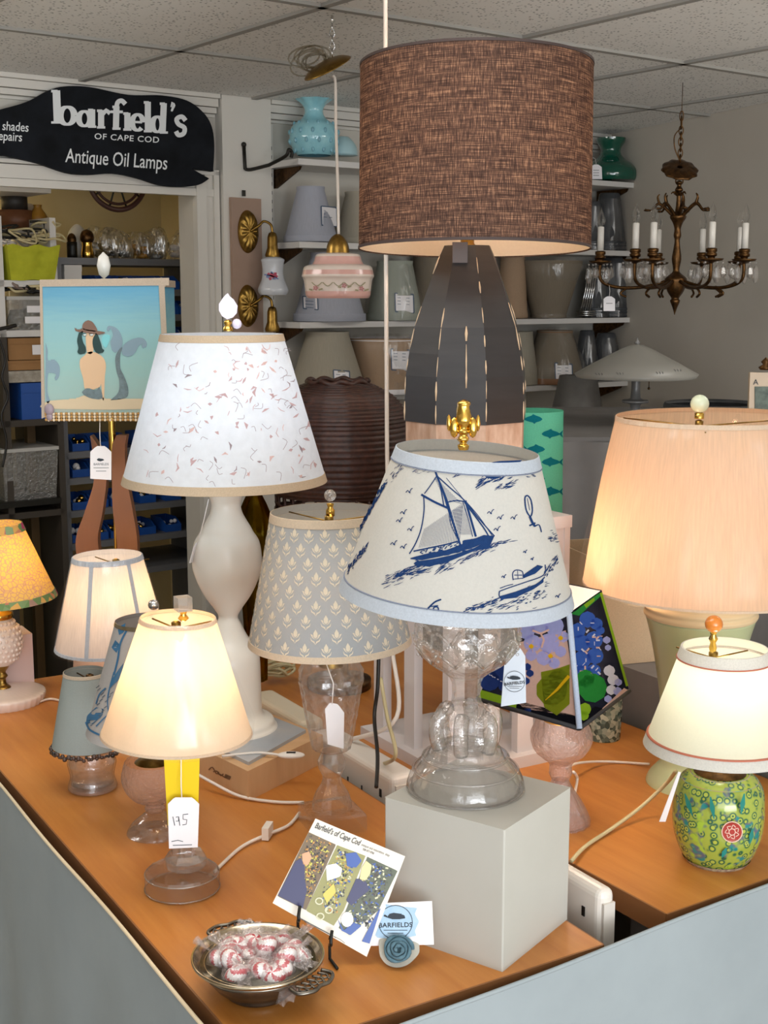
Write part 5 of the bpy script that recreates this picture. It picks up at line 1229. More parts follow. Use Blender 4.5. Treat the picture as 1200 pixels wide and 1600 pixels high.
m_lat = fabric('blue_grey_lattice_cloth', '#a2abb2', '#a8a090', .35, 300, .04); m_creamb = fabric('cream_binding', '#e0cfb8', '#e8c8a0', .35); m_sprig = fabric('cream_sprig_print', '#efe6d2', '#fbe6c4', .45, 200, .04)
sh, M, r0, z0, r1, z1 = shade(L, 'lamp_shade', (799, 88), (1003, 127), m_lat, -3, (0, R(-.8)), 96, None, [('lower_trim', 0, .045, .001, m_creamb), ('upper_trim', .94, 1.0, .001, m_creamb)])
# sprigs wrap the whole shade in staggered rows
o = MB(); H_ = z1 - z0; NR = 9; NA = 24
def on(a, z): 
    r_ = r0 + (r1 - r0) * (z - z0) / H_ + .0007; return (r_ * math.cos(a), r_ * math.sin(a), z)
for i in range(NR):
    zc = z0 + H_ * (.085 + .84 * i / (NR - .6)); s_ = H_ / NR * .46
    for j in range(NA):
        a = 2 * math.pi * (j + .5 * (i % 2)) / NA; ra = r0 + (r1 - r0) * (zc - z0) / H_; k = s_ / ra
        def poly(pts): 
            vs = [on(a + x * k, zc + y * s_) for x, y in pts]; o.add(vs, [tuple(range(len(vs)))], 0, smooth=False)
        poly([(0, 1.15), (-.3, .65), (-.3, .15), (0, -.1), (.3, .15), (.3, .65)])
        for s2 in (-1, 1):
            poly([(0, -.25), (s2 * .45, .0), (s2 * .72, .5), (s2 * .42, .42), (s2 * .36, .1)][::s2]); poly([(0, -.95), (s2 * .12, -.5), (s2 * .5, -.32), (s2 * .75, .1), (s2 * .62, -.42), (s2 * .2, -.7)][::s2])
o.build('sprig_print', m_sprig, sh)
bulb(L, 900, 9)
spider(L, 803, 88, sh, L.dx(514, 800)); fx = L.dx(516, 790)
o = MB(); o.lathe([(.003, L.z(800)), (.007, L.z(806)), (.007, L.z(797)), (.004, L.z(793)), (.006, L.z(787))], 16, c=(fx, 0, 0)); o.build('finial_base', m_gold, L.t)
o = MB(); o.ball((fx, 0, L.z(774)), L.r(774, 9.5), 0, 14); o.build('finial', m_crys, L.t)
def mk(o, sf_):
    for j, (w_, yy) in enumerate(((5, 1120), (6, 1128), (5, 1136), (4, 1144), (5, 1152))): stroke(o, sf_, [(511 + j * .8, yy), (520, yy + 1.5)], 1.6, 0); stroke(o, sf_, [(513 + j * .8, yy - 2), (513, yy + 4)], 1.6, 0)
Yt = L.p.y - .085
pricetag('white price tag with dark writing hanging on the square footed glass lamp', [YP(507, 1096, Yt), YP(537, 1102, Yt + .01), YP(537, 1170, Yt + .01), YP(512, 1163, Yt)], None, [YP(519, 1100, Yt), YP(521, 1068, Yt - .0), YP(508, 1032, Yt + .02)], marks=mk)

# ================================================================ FRONT ACRYLIC LAMP
L = Item('table_lamp', 'clear acrylic stemmed lamp with a cellophane wrapped cream shade glowing at the front left', 'lamp', 285, 1388, TZ)
o = MB(); o.lathe([(L.r(1388, 58), .001), (L.r(1380, 58), L.z(1364)), (L.r(1380, 55), L.z(1359)), (.005, L.z(1358))], 28, 0, lambda a, z: 1 + .012 * math.cos(14 * a), flat=True)
for zz_, rr2 in ((.0025, 58), (L.z(1363), 57.5)): o.tube([(L.r(1380, rr2) * math.cos(q), L.r(1380, rr2) * math.sin(q), zz_) for q in [2 * math.pi * i / 56 for i in range(56)]], .0011, 6, closed=True); o.build('base_disc', m_acrylic, L.t)
o = MB(); o.lathe([(.02, L.z(1357)), (L.r(1350, 31), L.z(1352)), (L.r(1350, 33), L.z(1340)), (L.r(1350, 26), L.z(1330)), (.012, L.z(1328))], 10, 0, caps=True, flat=True, c=(.006, 0, 0)); o.build('knop', m_acrylic, L.t)
o = MB(); o.box((0, 0, (L.z(1328) + L.z(1180)) / 2), (L.r(1250, 15) * 2, L.r(1250, 15) * 2, L.z(1180) - L.z(1328)), 0, R(15)); o.build('stem', m_acrylic, L.t)
o = MB(); o.lathe([(.0045, L.z(1340)), (.0045, L.z(1180)), (.014, L.z(1178)), (.014, L.z(1120)), (.006, L.z(1110))], 14); o.build('rod', m_chrome, L.t)
m_cream = fabric('cream_silk', '#e8dcc8', '#ffe8d0', .5, 300, .03)
sh, M, r0, z0, r1, z1 = shade(L, 'lamp_shade', (965, 58), (1146, 117), m_cream, 1, (0, R(2.0)), 96, None, [('lower_trim', 0, .02, .001, m_creamb), ('upper_trim', .97, 1, .001, m_creamb)])
o = MB(); o.lathe([(r0 * .93, z0 - .004), (r0 + .003, z0 - .003), (r0 + .004, z0 + .02), ((r0 + r1) / 2 + .005, (z0 + z1) / 2), (r1 + .003, z1 - .01), (r1 + .001, z1 + .002), (r1 * .92, z1 + .001)], 80, 0, lambda a, z: 1 + .010 * math.sin(11 * a + z * 22) + .006 * math.sin(23 * a - z * 40)); o.build('plastic_wrap', m_wrap, sh)
bulb(L, 1035, 18, '#ffd9a6')
spider(L, 969, 58, sh, .001)
fx = L.dx(286, 945)
o = MB(); o.lathe([(.004, L.z(970)), (.008, L.z(966)), (.004, L.z(960)), (.006, L.z(954))], 14, c=(fx, 0, 0)); o.build('finial_base', m_gold, L.t)
o = MB(); q = L.r(942, 11.5) * 2; o.box((fx, 0, L.z(943)), (q, q, q * .95), 0, R(28)); o.build('finial', m_crys, L.t)
o = MB(); L.pos = L.p
o.tube([Vector((p_ - L.p)) for p_ in smoothpath([P(335, 1362, TZ + .004), P(375, 1325, TZ + .004), P(412, 1306, TZ + .006), P(450, 1290, TZ + .004), P(468, 1270, TZ + .004)], 8)], .0028, 7); o.build('power_cord', m_cordw, L.t)
o = MB(); q = P(418, 1298, TZ + .012) - L.p; o.box(q, (.011, .03, .02), 0, R(-10)); o.build('cord_switch', plastic_white('white_switch_plastic', '#e6ded4'), L.t)
Yt = L.p.y - .045
tg = thing('sale_tag', 'bright yellow blank tag hanging behind the handwritten price tag', 'tag', YP(284, 1230, Yt + .012))
o = MB(); a = tg.location; o.slab([YP(x, y, Yt + .012) - a for x, y in ((256, 1184), (312, 1184), (309, 1290), (262, 1290))], (0, .0008, 0)); o.build('card', pr('yellow_card', '#e8c800', .6), tg)
def mk(o, sf_):
    for pts in ([(270, 1276), (273, 1290)], [(275, 1277), (279, 1276), (279, 1283), (275, 1283)], [(279, 1276), (281, 1290)], [(294, 1272), (286, 1273), (286, 1280), (292, 1281), (291, 1288), (285, 1289)]): stroke(o, sf_, pts, 1.1, 0)
    stroke(o, sf_, [(268, 1315), (278, 1313), (286, 1315)], 1, 0); stroke(o, sf_, [(270, 1321), (300, 1320)], 1, 0)
pricetag('white price tag with a handwritten figure hanging from the front acrylic lamp', [YP(262, 1246, Yt), YP(311, 1246, Yt), YP(309, 1324, Yt), YP(264, 1326, Yt)], None, [YP(284, 1246, Yt), YP(283, 1228, Yt), YP(283, 1180, Yt + .01)], marks=mk, cham=.16)

# ================================================================ SMALL GREY LAMP, EMBROIDERED LAMP, PLEATED LAMP
L = Item('table_lamp', 'small glass jar lamp with a grey shade edged in brown beads at the left', 'lamp', 145, 1232, TZ)
o = MB(); o.lathe([(.01, .003), (L.r(1232, 35), .001), (L.r(1232, 38), .004)] + interp(L.prof([(1226, 38), (1212, 34), (1200, 36), (1190, 38), (1182, 34), (1172, 30)]), 4) + interp(L.prof([(1172, 27), (1182, 31), (1190, 35), (1200, 33), (1212, 31), (1222, 33)]), 4) + [(.005, .012)], 56); o.lathe([(.002, .012), (L.r(1228, 30), .012), (L.r(1225, 33), .02)], 40); o.build('glass_jar', m_glass2, L.t)
o = MB(); o.lathe([(.022, L.z(1175)), (.022, L.z(1160)), (.01, L.z(1155)), (.01, L.z(1110))], 20); o.build('socket', m_brass, L.t)
m_gsh = fabric('grey_green_cloth', '#a3aaa6', trans=.2, amt=.05)
sh, M, r0, z0, r1, z1 = shade(L, 'lamp_shade', (1049, 33), (1162, 55), m_gsh, -5, (0, 0), 64, None, [('upper_trim', .96, 1, .0008, m_creamb)])
o = MB(); rnd = random.Random(6)
for k in range(90):
    a = 2 * math.pi * k / 90; o.ball(((r0 + .001) * math.cos(a), (r0 + .001) * math.sin(a), z0 - .003 - rnd.uniform(0, .006)), rnd.uniform(.0025, .0048), rnd.choice([0, 0, 1]), 8)
o.build('bead_trim', [pr('brown_shell_bead', '#4c382f', .25), pr('dark_bead', '#2a2220', .2)], sh)
spider(L, 1052, 33, sh, L.dx(140, 1050), m_bronze)
L = Item('table_lamp', 'pink tinted glass goblet lamp with an embroidered blue vine shade behind the glowing front shade', 'lamp', 243, 1300, TZ)
o = MB(); o.lathe([(.008, .002), (L.r(1300, 44), .001)] + interp(L.prof([(1302, 45), (1296, 43), (1286, 36), (1276, 24), (1268, 14)]), 4), 56, caps=False); o.build('foot', m_glass2, L.t)
o = MB(); o.lathe(interp(L.prof([(1268, 12), (1262, 16), (1256, 12), (1252, 20), (1245, 34), (1232, 45), (1215, 50), (1200, 48), (1188, 44)]), 5), 72, 0, lambda a, z: 1 + .012 * math.cos(18 * a + z * 300)); o.build('bowl', m_pinkglass, L.t)
o = MB(); o.lathe([(.03, L.z(1190)), (.018, L.z(1180)), (.01, L.z(1170)), (.01, L.z(1060))], 20); o.build('socket', m_brass, L.t)
m_emb = fabric('grey_linen', '#b3b0ae', trans=.2, amt=.05)
sh, M, r0, z0, r1, z1 = shade(L, 'lamp_shade', (969, 50), (1140, 100), m_emb, -2, (0, 0), 72, None, [('upper_trim', .97, 1, .001, m_silver)])
cs_ = cone_surf(M, r0, z0, r1, z1, .0008); fx_ = lambda x, y: cs_(x, y); o = MB()
c4 = lambda x, y: cs_(x, y)
for pts, w_ in (([(198, 985), (188, 1005), (184, 1030), (178, 1055)], 3), ([(178, 1050), (170, 1080), (168, 1100), (172, 1125)], 2), ([(180, 1110), (165, 1120), (150, 1135)], 2), ([(134, 1128), (140, 1140), (155, 1148), (168, 1152)], 3), ([(165, 1075), (155, 1085), (150, 1100)], 2)): stroke(o, cs_, curve2(pts, 4), w_, 0)
for p_ in ([(188, 978), (196, 974), (194, 988), (186, 992), (184, 984)], [(180, 1000), (188, 1008), (182, 1020), (174, 1012)], [(176, 1060), (186, 1045), (193, 1036), (192, 1052), (184, 1064), (172, 1075)], [(136, 1118), (150, 1105), (162, 1108), (160, 1118), (142, 1134), (134, 1130)]): fill(o, cs_, p_, 0, 3)
fill(o, cs_, [(188, 1058), (196, 1055), (196, 1070), (190, 1070)], 1, 3)
for k in range(16): x, y = 150 + (k * 7) % 24, 1075 + (k * 11) % 50; stroke(o, cs_, [(x, y), (x + 5, y - 4)], 1.3, 2)
o.build('embroidery', [pr('blue_thread', '#2f6389', .7), pr('red_thread', '#b3525e', .7), pr('grey_thread', '#55606e', .7)], sh)
o = MB(); fxx = L.dx(240, 950); o.tube([(fxx - .02, 0, L.z(972)), (fxx, 0, L.z(958))], .003, 6); o.ball((fxx, 0, L.z(945)), L.r(945, 9), 0, 12, (1, 1, .9)); o.build('finial', m_chrome, L.t)
# pleated lit lamp
L = Item('table_lamp', 'lit lamp with a white pleated wrapped shade on a peach base at the back left', 'lamp', 160, 1145, TZ)
o = MB(); o.lathe([(L.r(1140, 38), .001), (L.r(1100, 42), L.z(1120)), (L.r(1060, 44), L.z(1075)), (L.r(1060, 40), L.z(1030)), (L.r(1060, 25), L.z(1015)), (.015, L.z(1008)), (.012, L.z(950))], 40); o.build('base', pr('peach_ceramic', '#e0b9a3', .35), L.t)
m_ple = fabric('white_pleated_silk', '#dfe0e6', '#ffeacc', .45, vert=True, amt=.12)
sh, M, r0, z0, r1, z1 = shade(L, 'lamp_shade', (868, 53), (1010, 87), m_ple, 19, (0, R(-1)), 120, lambda a, z: 1 + .006 * math.cos(60 * a), [('lower_trim', 0, .03, .0015, m_btrim), ('upper_trim', .95, 1, .0012, m_btrim)])
o = MB()
for k in range(6):
    a = R(-90 - 14 + 60 * k); pts = []
    for j in range(7):
        u = j / 6; r_ = r0 + (r1 - r0) * u + .002; pts.append((u, r_))
    vs = []
    for u, r_ in pts:
        for s_ in (-1, 1): aa = a + s_ * .0035 / r_ * 1.2; vs.append((r_ * math.cos(aa), r_ * math.sin(aa), z0 + (z1 - z0) * u))
    o.add(vs, [(2 * i, 2 * i + 1, 2 * i + 3, 2 * i + 2) for i in range(6)])
o.build('ribbons', m_btrim, sh)
o = MB(); o.lathe([(r0 * .93, z0 - .003), (r0 + .006, z0 - .002), (r0 * .9 + .014, z0 + .05), (r1 + .014, z1 - .04), (r1 + .003, z1 - .002), (r1 * .92, z1 + .002)], 80, 0, lambda a, z: 1 + .014 * math.sin(8 * a + z * 30) + .006 * math.sin(21 * a - z * 50)); o.build('plastic_wrap', m_wrap, sh)
bulb(L, 925, 15, '#ffdcb4', dx=L.dx(181, 925))
spider(L, 872, 53, sh, L.dx(181, 870))

# ================================================================ LEFTMOST YELLOW LAMP
L = Item('table_lamp', 'white hobnail glass lamp with a lit yellow floral shade at the left edge', 'lamp', 5, 1096, TZ)
m_milk = pr('white_milk_glass_lamp', '#ead9cd', .22, coat=.3)
o = MB(); nn_ = 36; o.lathe([(L.r(1100, 44), .001), (L.r(1100, 48), .006)] + interp(L.prof([(1104, 52), (1096, 60), (1084, 64), (1080, 60), (1078, 46), (1074, 20)]), 4), 108, 0, lambda a, z: 1 + (.03 * abs(math.sin(18 * a)) if z > L.z(1100) else 0), caps=True); o.build('ruffled_foot', m_milk, L.t)
o = MB(); o.lathe(interp(L.prof([(1076, 14), (1072, 12), (1068, 7), (1060, 6), (1056, 9), (1050, 6), (1044, 10), (1038, 14)]), 3), 24); o.build('stem', m_brass, L.t)
o = MB(); o.lathe(interp(L.prof([(1038, 16), (1030, 24), (1015, 31), (1000, 33), (985, 30), (972, 22), (964, 16)]), 4), 48)
for i in range(8):
    y = 972 + i * 8; w_ = [22, 28, 31, 32.5, 33, 31.5, 28.5, 25][i]
    for j in range(22):
        a = 2 * math.pi * (j + .5 * (i % 2)) / 22; r_ = L.r(y, w_); o.ball((r_ * math.cos(a), r_ * math.sin(a), L.z(y)), .0042, 0, 8)
o.build('hobnail_body', m_milk, L.t)
o = MB(); o.lathe(L.prof([(966, 20), (962, 22), (956, 21), (953, 12), (900, 10)]), 28); o.build('collar', m_gold, L.t)
t = NT('yellow_sprig_cloth'); d = t.n.new('ShaderNodeBsdfDiffuse'); tl = t.n.new('ShaderNodeBsdfTranslucent'); mx = t.n.new('ShaderNodeMixShader')
vo = t.n.new('ShaderNodeTexVoronoi'); vo.feature = 'DISTANCE_TO_EDGE'; vo.inputs['Scale'].default_value = 1; t.link(coords(t, 'UV', (70, 19, 1)), vo.inputs['Vector'])
t.link(ramp(t, vo.outputs['Distance'], [(.03, '#dcb8a0'), (.12, '#ecd488')]), d.inputs[0]); t.link(ramp(t, vo.outputs['Distance'], [(.03, '#d8906c'), (.10, '#f8c850')]), tl.inputs[0])
mx.inputs[0].default_value = .5; t.link(d.outputs[0], mx.inputs[1]); t.link(tl.outputs[0], mx.inputs[2]); m_ysh = t.surf(mx.outputs[0])
t = NT('floral_band'); d = t.n.new('ShaderNodeBsdfDiffuse')
vo = t.n.new('ShaderNodeTexVoronoi'); vo.inputs['Scale'].default_value = 60; t.link(coords(t), vo.inputs['Vector']); s_ = t.n.new('ShaderNodeSeparateColor'); t.link(vo.outputs['Color'], s_.inputs[0])
t.link(ramp(t, s_.outputs[0], [(.2, '#6f8a5a'), (.5, '#8fa37a'), (.66, '#b84a70'), (.8, '#d8a860')]), d.inputs[0]); m_fband = t.surf(d.outputs[0])
sh, M, r0, z0, r1, z1 = shade(L, 'lamp_shade', (819, 43), (936, 88), m_ysh, 0, (0, R(-2)), 72, None, [('lower_trim', 0, .085, .0015, m_fband), ('upper_trim', .90, 1, .0015, m_fband)])
bulb(L, 880, 15, '#ffdc9c')
o = MB(); o.tube([p_ - L.p for p_ in smoothpath([P(58, 1098, TZ + .004), P(80, 1092, TZ + .004), P(105, 1100, TZ + .004), P(130, 1118, TZ + .004)], 6)], .0026, 6); o.build('power_cord', m_cordw, L.t)
it = thing('pink_carton', 'pale pink box edge standing behind the hobnail lamp', 'box', T(.79, 2.785, TZ), None, (0, 0, TANG))
o = MB(); o.box((-.085, 0, .065), (.12, .08, .13)); o.build('carton', pr('pale_pink_card', '#d8bfba', .6), it)

# ================================================================ MERMAID SHADE LAMP
Ym = 2.72; L = Item('mermaid_lamp', 'wooden two bladed lamp with a tall box shade painted with a hatted mermaid', 'lamp', 176, 900, TZ, plan=(xcol(178, 760, Ym), Ym))
o = MB(); o.lathe([(.075, .001), (.075, .015), (.07, .02), (.01, .024)], 40, caps=True); o.build('base', pr('teak_base', '#8a5330', .4), L.t)
def blade(pts, nm):
    out_ = []; vs = []; fs = []
    cs2 = smoothpath([(x, y, w_) for x, y, w_ in pts], 8); n = len(cs2); o = MB(); th = .014
    for q in cs2:
        for s_ in (-1, 1):
            c_ = Vector((L.dx(q.x + s_ * q.z / 2, q.y), 0, L.z(q.y)))
            for t2 in (-1, 1): vs.append(c_ + Vector((0, th * t2, 0)))
    for i in range(n - 1):
        a = 4 * i; b_ = a + 4
        fs += [(a, a + 2, b_ + 2, b_), (a + 1, b_ + 1, b_ + 3, a + 3), (a, b_, b_ + 1, a + 1), (a + 2, a + 3, b_ + 3, b_ + 2)]
    fs += [(0, 1, 3, 2), (4 * n - 4, 4 * n - 2, 4 * n - 1, 4 * n - 3)]
    o.add(vs, fs, 0, smooth=False); return o.build(nm, pr('teak_blade', '#9a6038', .4, nz=(12, '#84502c'), ns=(1, 1, .2)), L.t)
blade([(144, 680, 2), (152, 700, 12), (158, 725, 20), (158, 755, 20), (148, 800, 28), (138, 840, 34), (142, 880, 36), (150, 950, 30), (160, 1030, 24), (166, 1066, 20)], 'wooden_blade')
blade([(192, 679, 16), (187, 700, 20), (188, 740, 22), (193, 790, 30), (200, 840, 32), (200, 880, 30), (192, 950, 28), (184, 1030, 24), (180, 1066, 20)], 'wooden_blade')
o = MB(); o.lathe([(.0035, L.z(868)), (.0035, L.z(790)), (.0045, L.z(760)), (.0075, L.z(700)), (.0075, L.z(640))], 14); o.lathe([(.0035, .02), (.0035, L.z(868))], 10); o.build('brass_pole', m_gold, L.t)
# box shade: four panels
cA = Vector(((-.052), -.0, 0))
def corner(px, row, Y): return Vector((xcol(px, row, Y), Y, zrow(row, Y)))
Yfr = Ym - .12
tl_, tr_, bl_2, br_2 = corner(63, 440, Yfr), corner(256, 437, Yfr), corner(66, 652, Yfr), corner(262, 655, Yfr)
bk_ = Vector((-.018, .24, 0))
shc = (tl_ + br_2) / 2; shc.y = Ym
sh = None
m_sea = None
t = NT('sea_painted_cloth'); d = t.n.new('ShaderNodeBsdfDiffuse'); tl = t.n.new('ShaderNodeBsdfTranslucent'); mx = t.n.new('ShaderNodeMixShader')
tc = t.n.new('ShaderNodeTexCoord'); sp = t.n.new('ShaderNodeSeparateXYZ'); t.link(tc.outputs['Object'], sp.inputs[0])
mr = t.n.new('ShaderNodeMapRange'); mr.inputs[1].default_value = -.145; mr.inputs[2].default_value = .145; t.link(sp.outputs[2], mr.inputs[0])
wv = noise(t, coords(t, 'Object', (2, 2, 22)), 4, 4, .6); ad = t.n.new('ShaderNodeMath'); ad.operation = 'MULTIPLY_ADD'; t.link(wv, ad.inputs[0]); ad.inputs[1].default_value = .20; t.link(mr.outputs[0], ad.inputs[2])
col = ramp(t, ad.outputs[0], [(.12, '#d6c8b0'), (.22, '#b6cfc8'), (.50, '#add4d0'), (.80, '#a0cfd6'), (1.05, '#78b6d2')])
t.link(col, d.inputs[0]); t.link(col, tl.inputs[0]); mx.inputs[0].default_value = .3; t.link(d.outputs[0], mx.inputs[1]); t.link(tl.outputs[0], mx.inputs[2]); m_sea = t.surf(mx.outputs[0])
o = MB(); pts = [tl_, tr_, tr_ + bk_, tl_ + bk_, bl_2, br_2, br_2 + bk_, bl_2 + bk_]; pts = [p_ - shc for p_ in pts]
for a, b_, c_, d_ in ((0, 1, 5, 4), (1, 2, 6, 5), (2, 3, 7, 6), (3, 0, 4, 7)):
    nrm = (pts[b_] - pts[a]).cross(pts[d_] - pts[a]).normalized()
    o.slab([pts[a], pts[b_], pts[c_], pts[d_]], nrm * .0015)
sh = o.build('box_shade', m_sea, L.t, shc - L.p)
m_trimc = fabric('cream_tape', '#c9b8a4', trans=.2)
def tape(a, b_, w_, nm='tape_trim'):
    o = MB(); o.tube([a, (a + b_) / 2, b_], w_, 4); return o.build(nm, m_trimc, sh)
def band(px4, nm, mat, off=-.003, th=.002):
    o = MB(); q = [corner(x, y, Yfr + off) - shc for x, y in px4]; o.slab(q, (0, th, 0)); return o.build(nm, mat, sh)
band([(62, 437), (264, 434), (264, 446), (62, 448)], 'upper_tape', m_trimc); band([(248, 446), (257, 446), (264, 600), (264, 655), (257, 655), (254, 560)], 'side_tape', m_trimc, -.0025); band([(62, 446), (66, 446), (70, 652), (65, 654)], 'side_tape', m_trimc, -.0025)
o = MB(); q0 = pts[1]; q1 = pts[2]; o.slab([q0 + Vector((.001, 0, 0)), q1 + Vector((.001, 0, 0)), q1 + Vector((.001, 0, -.014)), q0 + Vector((.001, 0, -.014))], Vector((.002, -.0003, 0))); o.build('upper_tape', m_trimc, sh)
o = MB()     # braided gilt lower trim
for k in range(48):
    x = 72 + k * 4; q = corner(x, 651 + .5 * (k % 2), Yfr - .003) - shc
    for dz in (-.006, 0, .006): o.ball(q + Vector((0, 0, dz)), .0032, k % 2, 6)
o.build('braid_trim', [pr('gilt_braid', '#b58a4c', .5), pr('cream_braid', '#e6d6ba', .6)], sh)
Ms = Matrix.Translation(shc); sfm0 = plane_surf(Ms, Vector((0, Yfr, 0)), (0, -1, 0), .0012); sfm1 = plane_surf(Ms, Vector((0, Yfr, 0)), (0, -1, 0), .0020)
g1 = lambda x, y: sfm0(x * .25, 400 + y * .25); g2 = lambda x, y: sfm1(x * .25, 400 + y * .25)
o = MB()
def G(pts, m, s_=g1, n=4): fill(o, s_, [(p_.x, p_.y) for p_ in curve2(pts + [pts[0]], n)[:-1]], m, 6)
G([(300, 905), (360, 900), (470, 890), (520, 872), (560, 870), (700, 895), (800, 890), (1000, 905), (1000, 955), (300, 955)], 1)     # sand
G([(500, 700), (500, 650), (530, 620), (550, 600), (590, 600), (640, 630), (662, 680), (655, 760), (650, 890), (640, 890), (632, 800), (622, 820), (560, 840), (530, 830), (520, 770)], 2)
G([(535, 500), (545, 470), (600, 480), (582, 520), (582, 600), (545, 605)], 2)
G([(512, 850), (545, 825), (600, 840), (622, 822), (640, 890), (580, 892), (530, 872)], 3, g2)
G([(690, 902), (740, 850), (745, 780), (728, 720), (720, 640), (740, 590), (765, 570), (752, 620), (752, 700), (775, 750), (800, 820), (795, 880), (740, 898)], 3)
G([(700, 590), (690, 540), (705, 500), (700, 470), (690, 455), (680, 470), (668, 465), (672, 442), (690, 436), (730, 452), (760, 500), (765, 560), (740, 590), (720, 605)], 4)
G([(765, 615), (760, 580), (790, 540), (850, 512), (895, 515), (918, 545), (912, 570), (890, 575), (885, 555), (900, 548), (870, 560), (840, 610), (800, 630)], 4)
G([(285, 540), (298, 590), (300, 650), (340, 648), (372, 690), (370, 750), (350, 778), (342, 760), (350, 740), (320, 730), (300, 740), (296, 850), (312, 905), (290, 910), (284, 760), (286, 640)], 4)
G([(492, 480), (520, 470), (512, 500), (520, 540), (535, 570), (535, 605), (500, 615), (484, 600), (490, 575), (482, 530)], 5, g2)
G([(600, 480), (615, 500), (632, 550), (640, 580), (652, 588), (640, 605), (605, 608), (582, 570), (580, 520)], 5, g2)
G([(465, 448), (485, 458), (520, 455), (560, 462), (610, 468), (660, 478), (620, 492), (560, 484), (500, 476), (474, 470)], 6, g2)
G([(514, 458), (518, 425), (545, 402), (575, 410), (600, 445), (606, 470), (560, 470)], 6, g2)
for x in (530, 572): stroke(o, g2, [(x - 16, 486), (x - 10, 498), (x + 8, 500), (x + 16, 488), (x - 16, 486)], 3, 5); G([(x - 14, 488), (x + 14, 488), (x + 6, 497), (x - 8, 497)], 7, g2)
G([(640, 500), (665, 490), (690, 500), (680, 540), (662, 575), (645, 560), (636, 530)], 8)
o.build('mermaid_painting', [m_sea, pr('painted_sand', '#cdbb9c', .8), pr('painted_skin', '#d6b490', .8), pr('painted_tail', '#5d6c70', .8, nz=(120, '#74868a')), pr('painted_fin', '#7f97a4', .8), pr('painted_hair', '#26403f', .8), pr('painted_hat', '#7a5f52', .8), pr('painted_lens', '#dfe6e4', .8), pr('painted_flower', '#7cc4c9', .8)], sh)
o = MB(); q = corner(77, 640, Yfr - .005) - shc; o.ball(q, .010, 0, 12, (1, .5, 1.2)); o.ball(q + Vector((0, 0, -.014)), .007, 0, 10, (1, .5, 1.2)); o.build('shell_button', pr('grey_shell', '#94858e', .4), sh)
o = MB(); c_ = corner(162, 415, Ym) - L.p
o.lathe([(.001, -.026), (.010, -.018), (.014, 0), (.010, .018), (.001, .027)], 24, c=c_); o.v = [(x, y, z) for x, y, z in o.v]; o.lathe([(.005, -.04), (.006, -.026)], 12, c=c_); o.build('finial', pr('white_finial', '#e6e2da', .3), L.t)
bulb(L, 520, 3.0)
Yt = Yfr - .01
def logo(o, sf_, cx, cy, s, ang=0, words=True):
    """round whale badge"""
    n = 28; stroke(o, sf_, [(cx + 17 * s * math.cos(2 * math.pi * i / n), cy + 17 * s * math.sin(2 * math.pi * i / n)) for i in range(n + 1)], .7 * s, 0)
    wh = [(-11, -8), (-8, -6), (-6, -8.5), (-2, -9.5), (4, -9), (9, -7), (10, -4), (4, -3), (-3, -3), (-8, -4.5), (-12, -6)]
    fill(o, sf_, [(cx + x * s, cy + y * s) for x, y in wh], 0, 1.0 * s)
    if words: text2(o, sf_, 'BARFIELDS', cx, cy + 5 * s, 6.6 * s, 0, ang, 1.05, .02, align='CENTER', sp=1.05); stroke(o, sf_, [(cx - 12 * s, cy + 8 * s), (cx + 12 * s, cy + 8 * s)], .6 * s, 0); stroke(o, sf_, [(cx - 8 * s, cy + 11 * s), (cx + 8 * s, cy + 11 * s)], .6 * s, 0)
def mk(o, sf_):
    fill(o, sf_, [(151, 718), (154, 716), (161, 717), (163, 719), (157, 721), (153, 720)], 0, 1)
    text2(o, sf_, 'BARFIELDS', 158, 727, 5, 0, 0, 1, 0, align='CENTER'); stroke(o, sf_, [(146, 731), (170, 731)], .7, 0); stroke(o, sf_, [(150, 736), (166, 736)], .7, 0)
pricetag('white shop tag with a small whale hanging under the mermaid shade', [YP(141, 697, Yt), YP(174, 697, Yt), YP(174, 750, Yt), YP(141, 748, Yt)], None, [YP(157, 697, Yt), YP(156, 680, Yt), YP(156, 657, Yt + .01)], marks=mk)

# ================================================================ GREEN URN LAMP
L = Item('table_lamp', 'tall pale green urn lamp under the large wrapped peach shade at the right', 'lamp', 1084, 1222, TZ)
m_urn = pr('celadon_glaze', '#b7c196', .3, coat=.3); m_ring = pr('cream_ring_glaze', '#dcc7a0', .4)
o = MB(); o.lathe([(L.r(1222, 70), .001)] + interp(L.prof([(1232, 74), (1222, 74), (1212, 70), (1200, 60), (1188, 50), (1160, 51), (1120, 55), (1075, 60), (1030, 68), (990, 77), (962, 85)]), 5), 64, caps=True); o.build('urn_body', m_urn, L.t)
o = MB(); o.lathe(interp(L.prof([(962, 86), (957, 88), (952, 86), (947, 88), (941, 85), (936, 82), (930, 70), (926, 30)]), 4), 64); o.build('ringed_collar', m_ring, L.t)
o = MB(); o.lathe([(.03, L.z(930)), (.018, L.z(915)), (.018, L.z(860))], 20); o.build('socket', m_brass, L.t)
m_pea = fabric('peach_silk', '#d8c4ac', '#f8d0ac', .5, vert=True, amt=.10)
sh, M, r0, z0, r1, z1 = shade(L, 'lamp_shade', (650, 153), (912, 197), m_pea, 12, (R(0), R(-.5)), 120, lambda a, z: 1 + .003 * math.cos(70 * a), [('lower_trim', 0, .012, .001, m_creamb), ('upper_trim', .975, 1, .001, m_creamb)], bulge=.004)
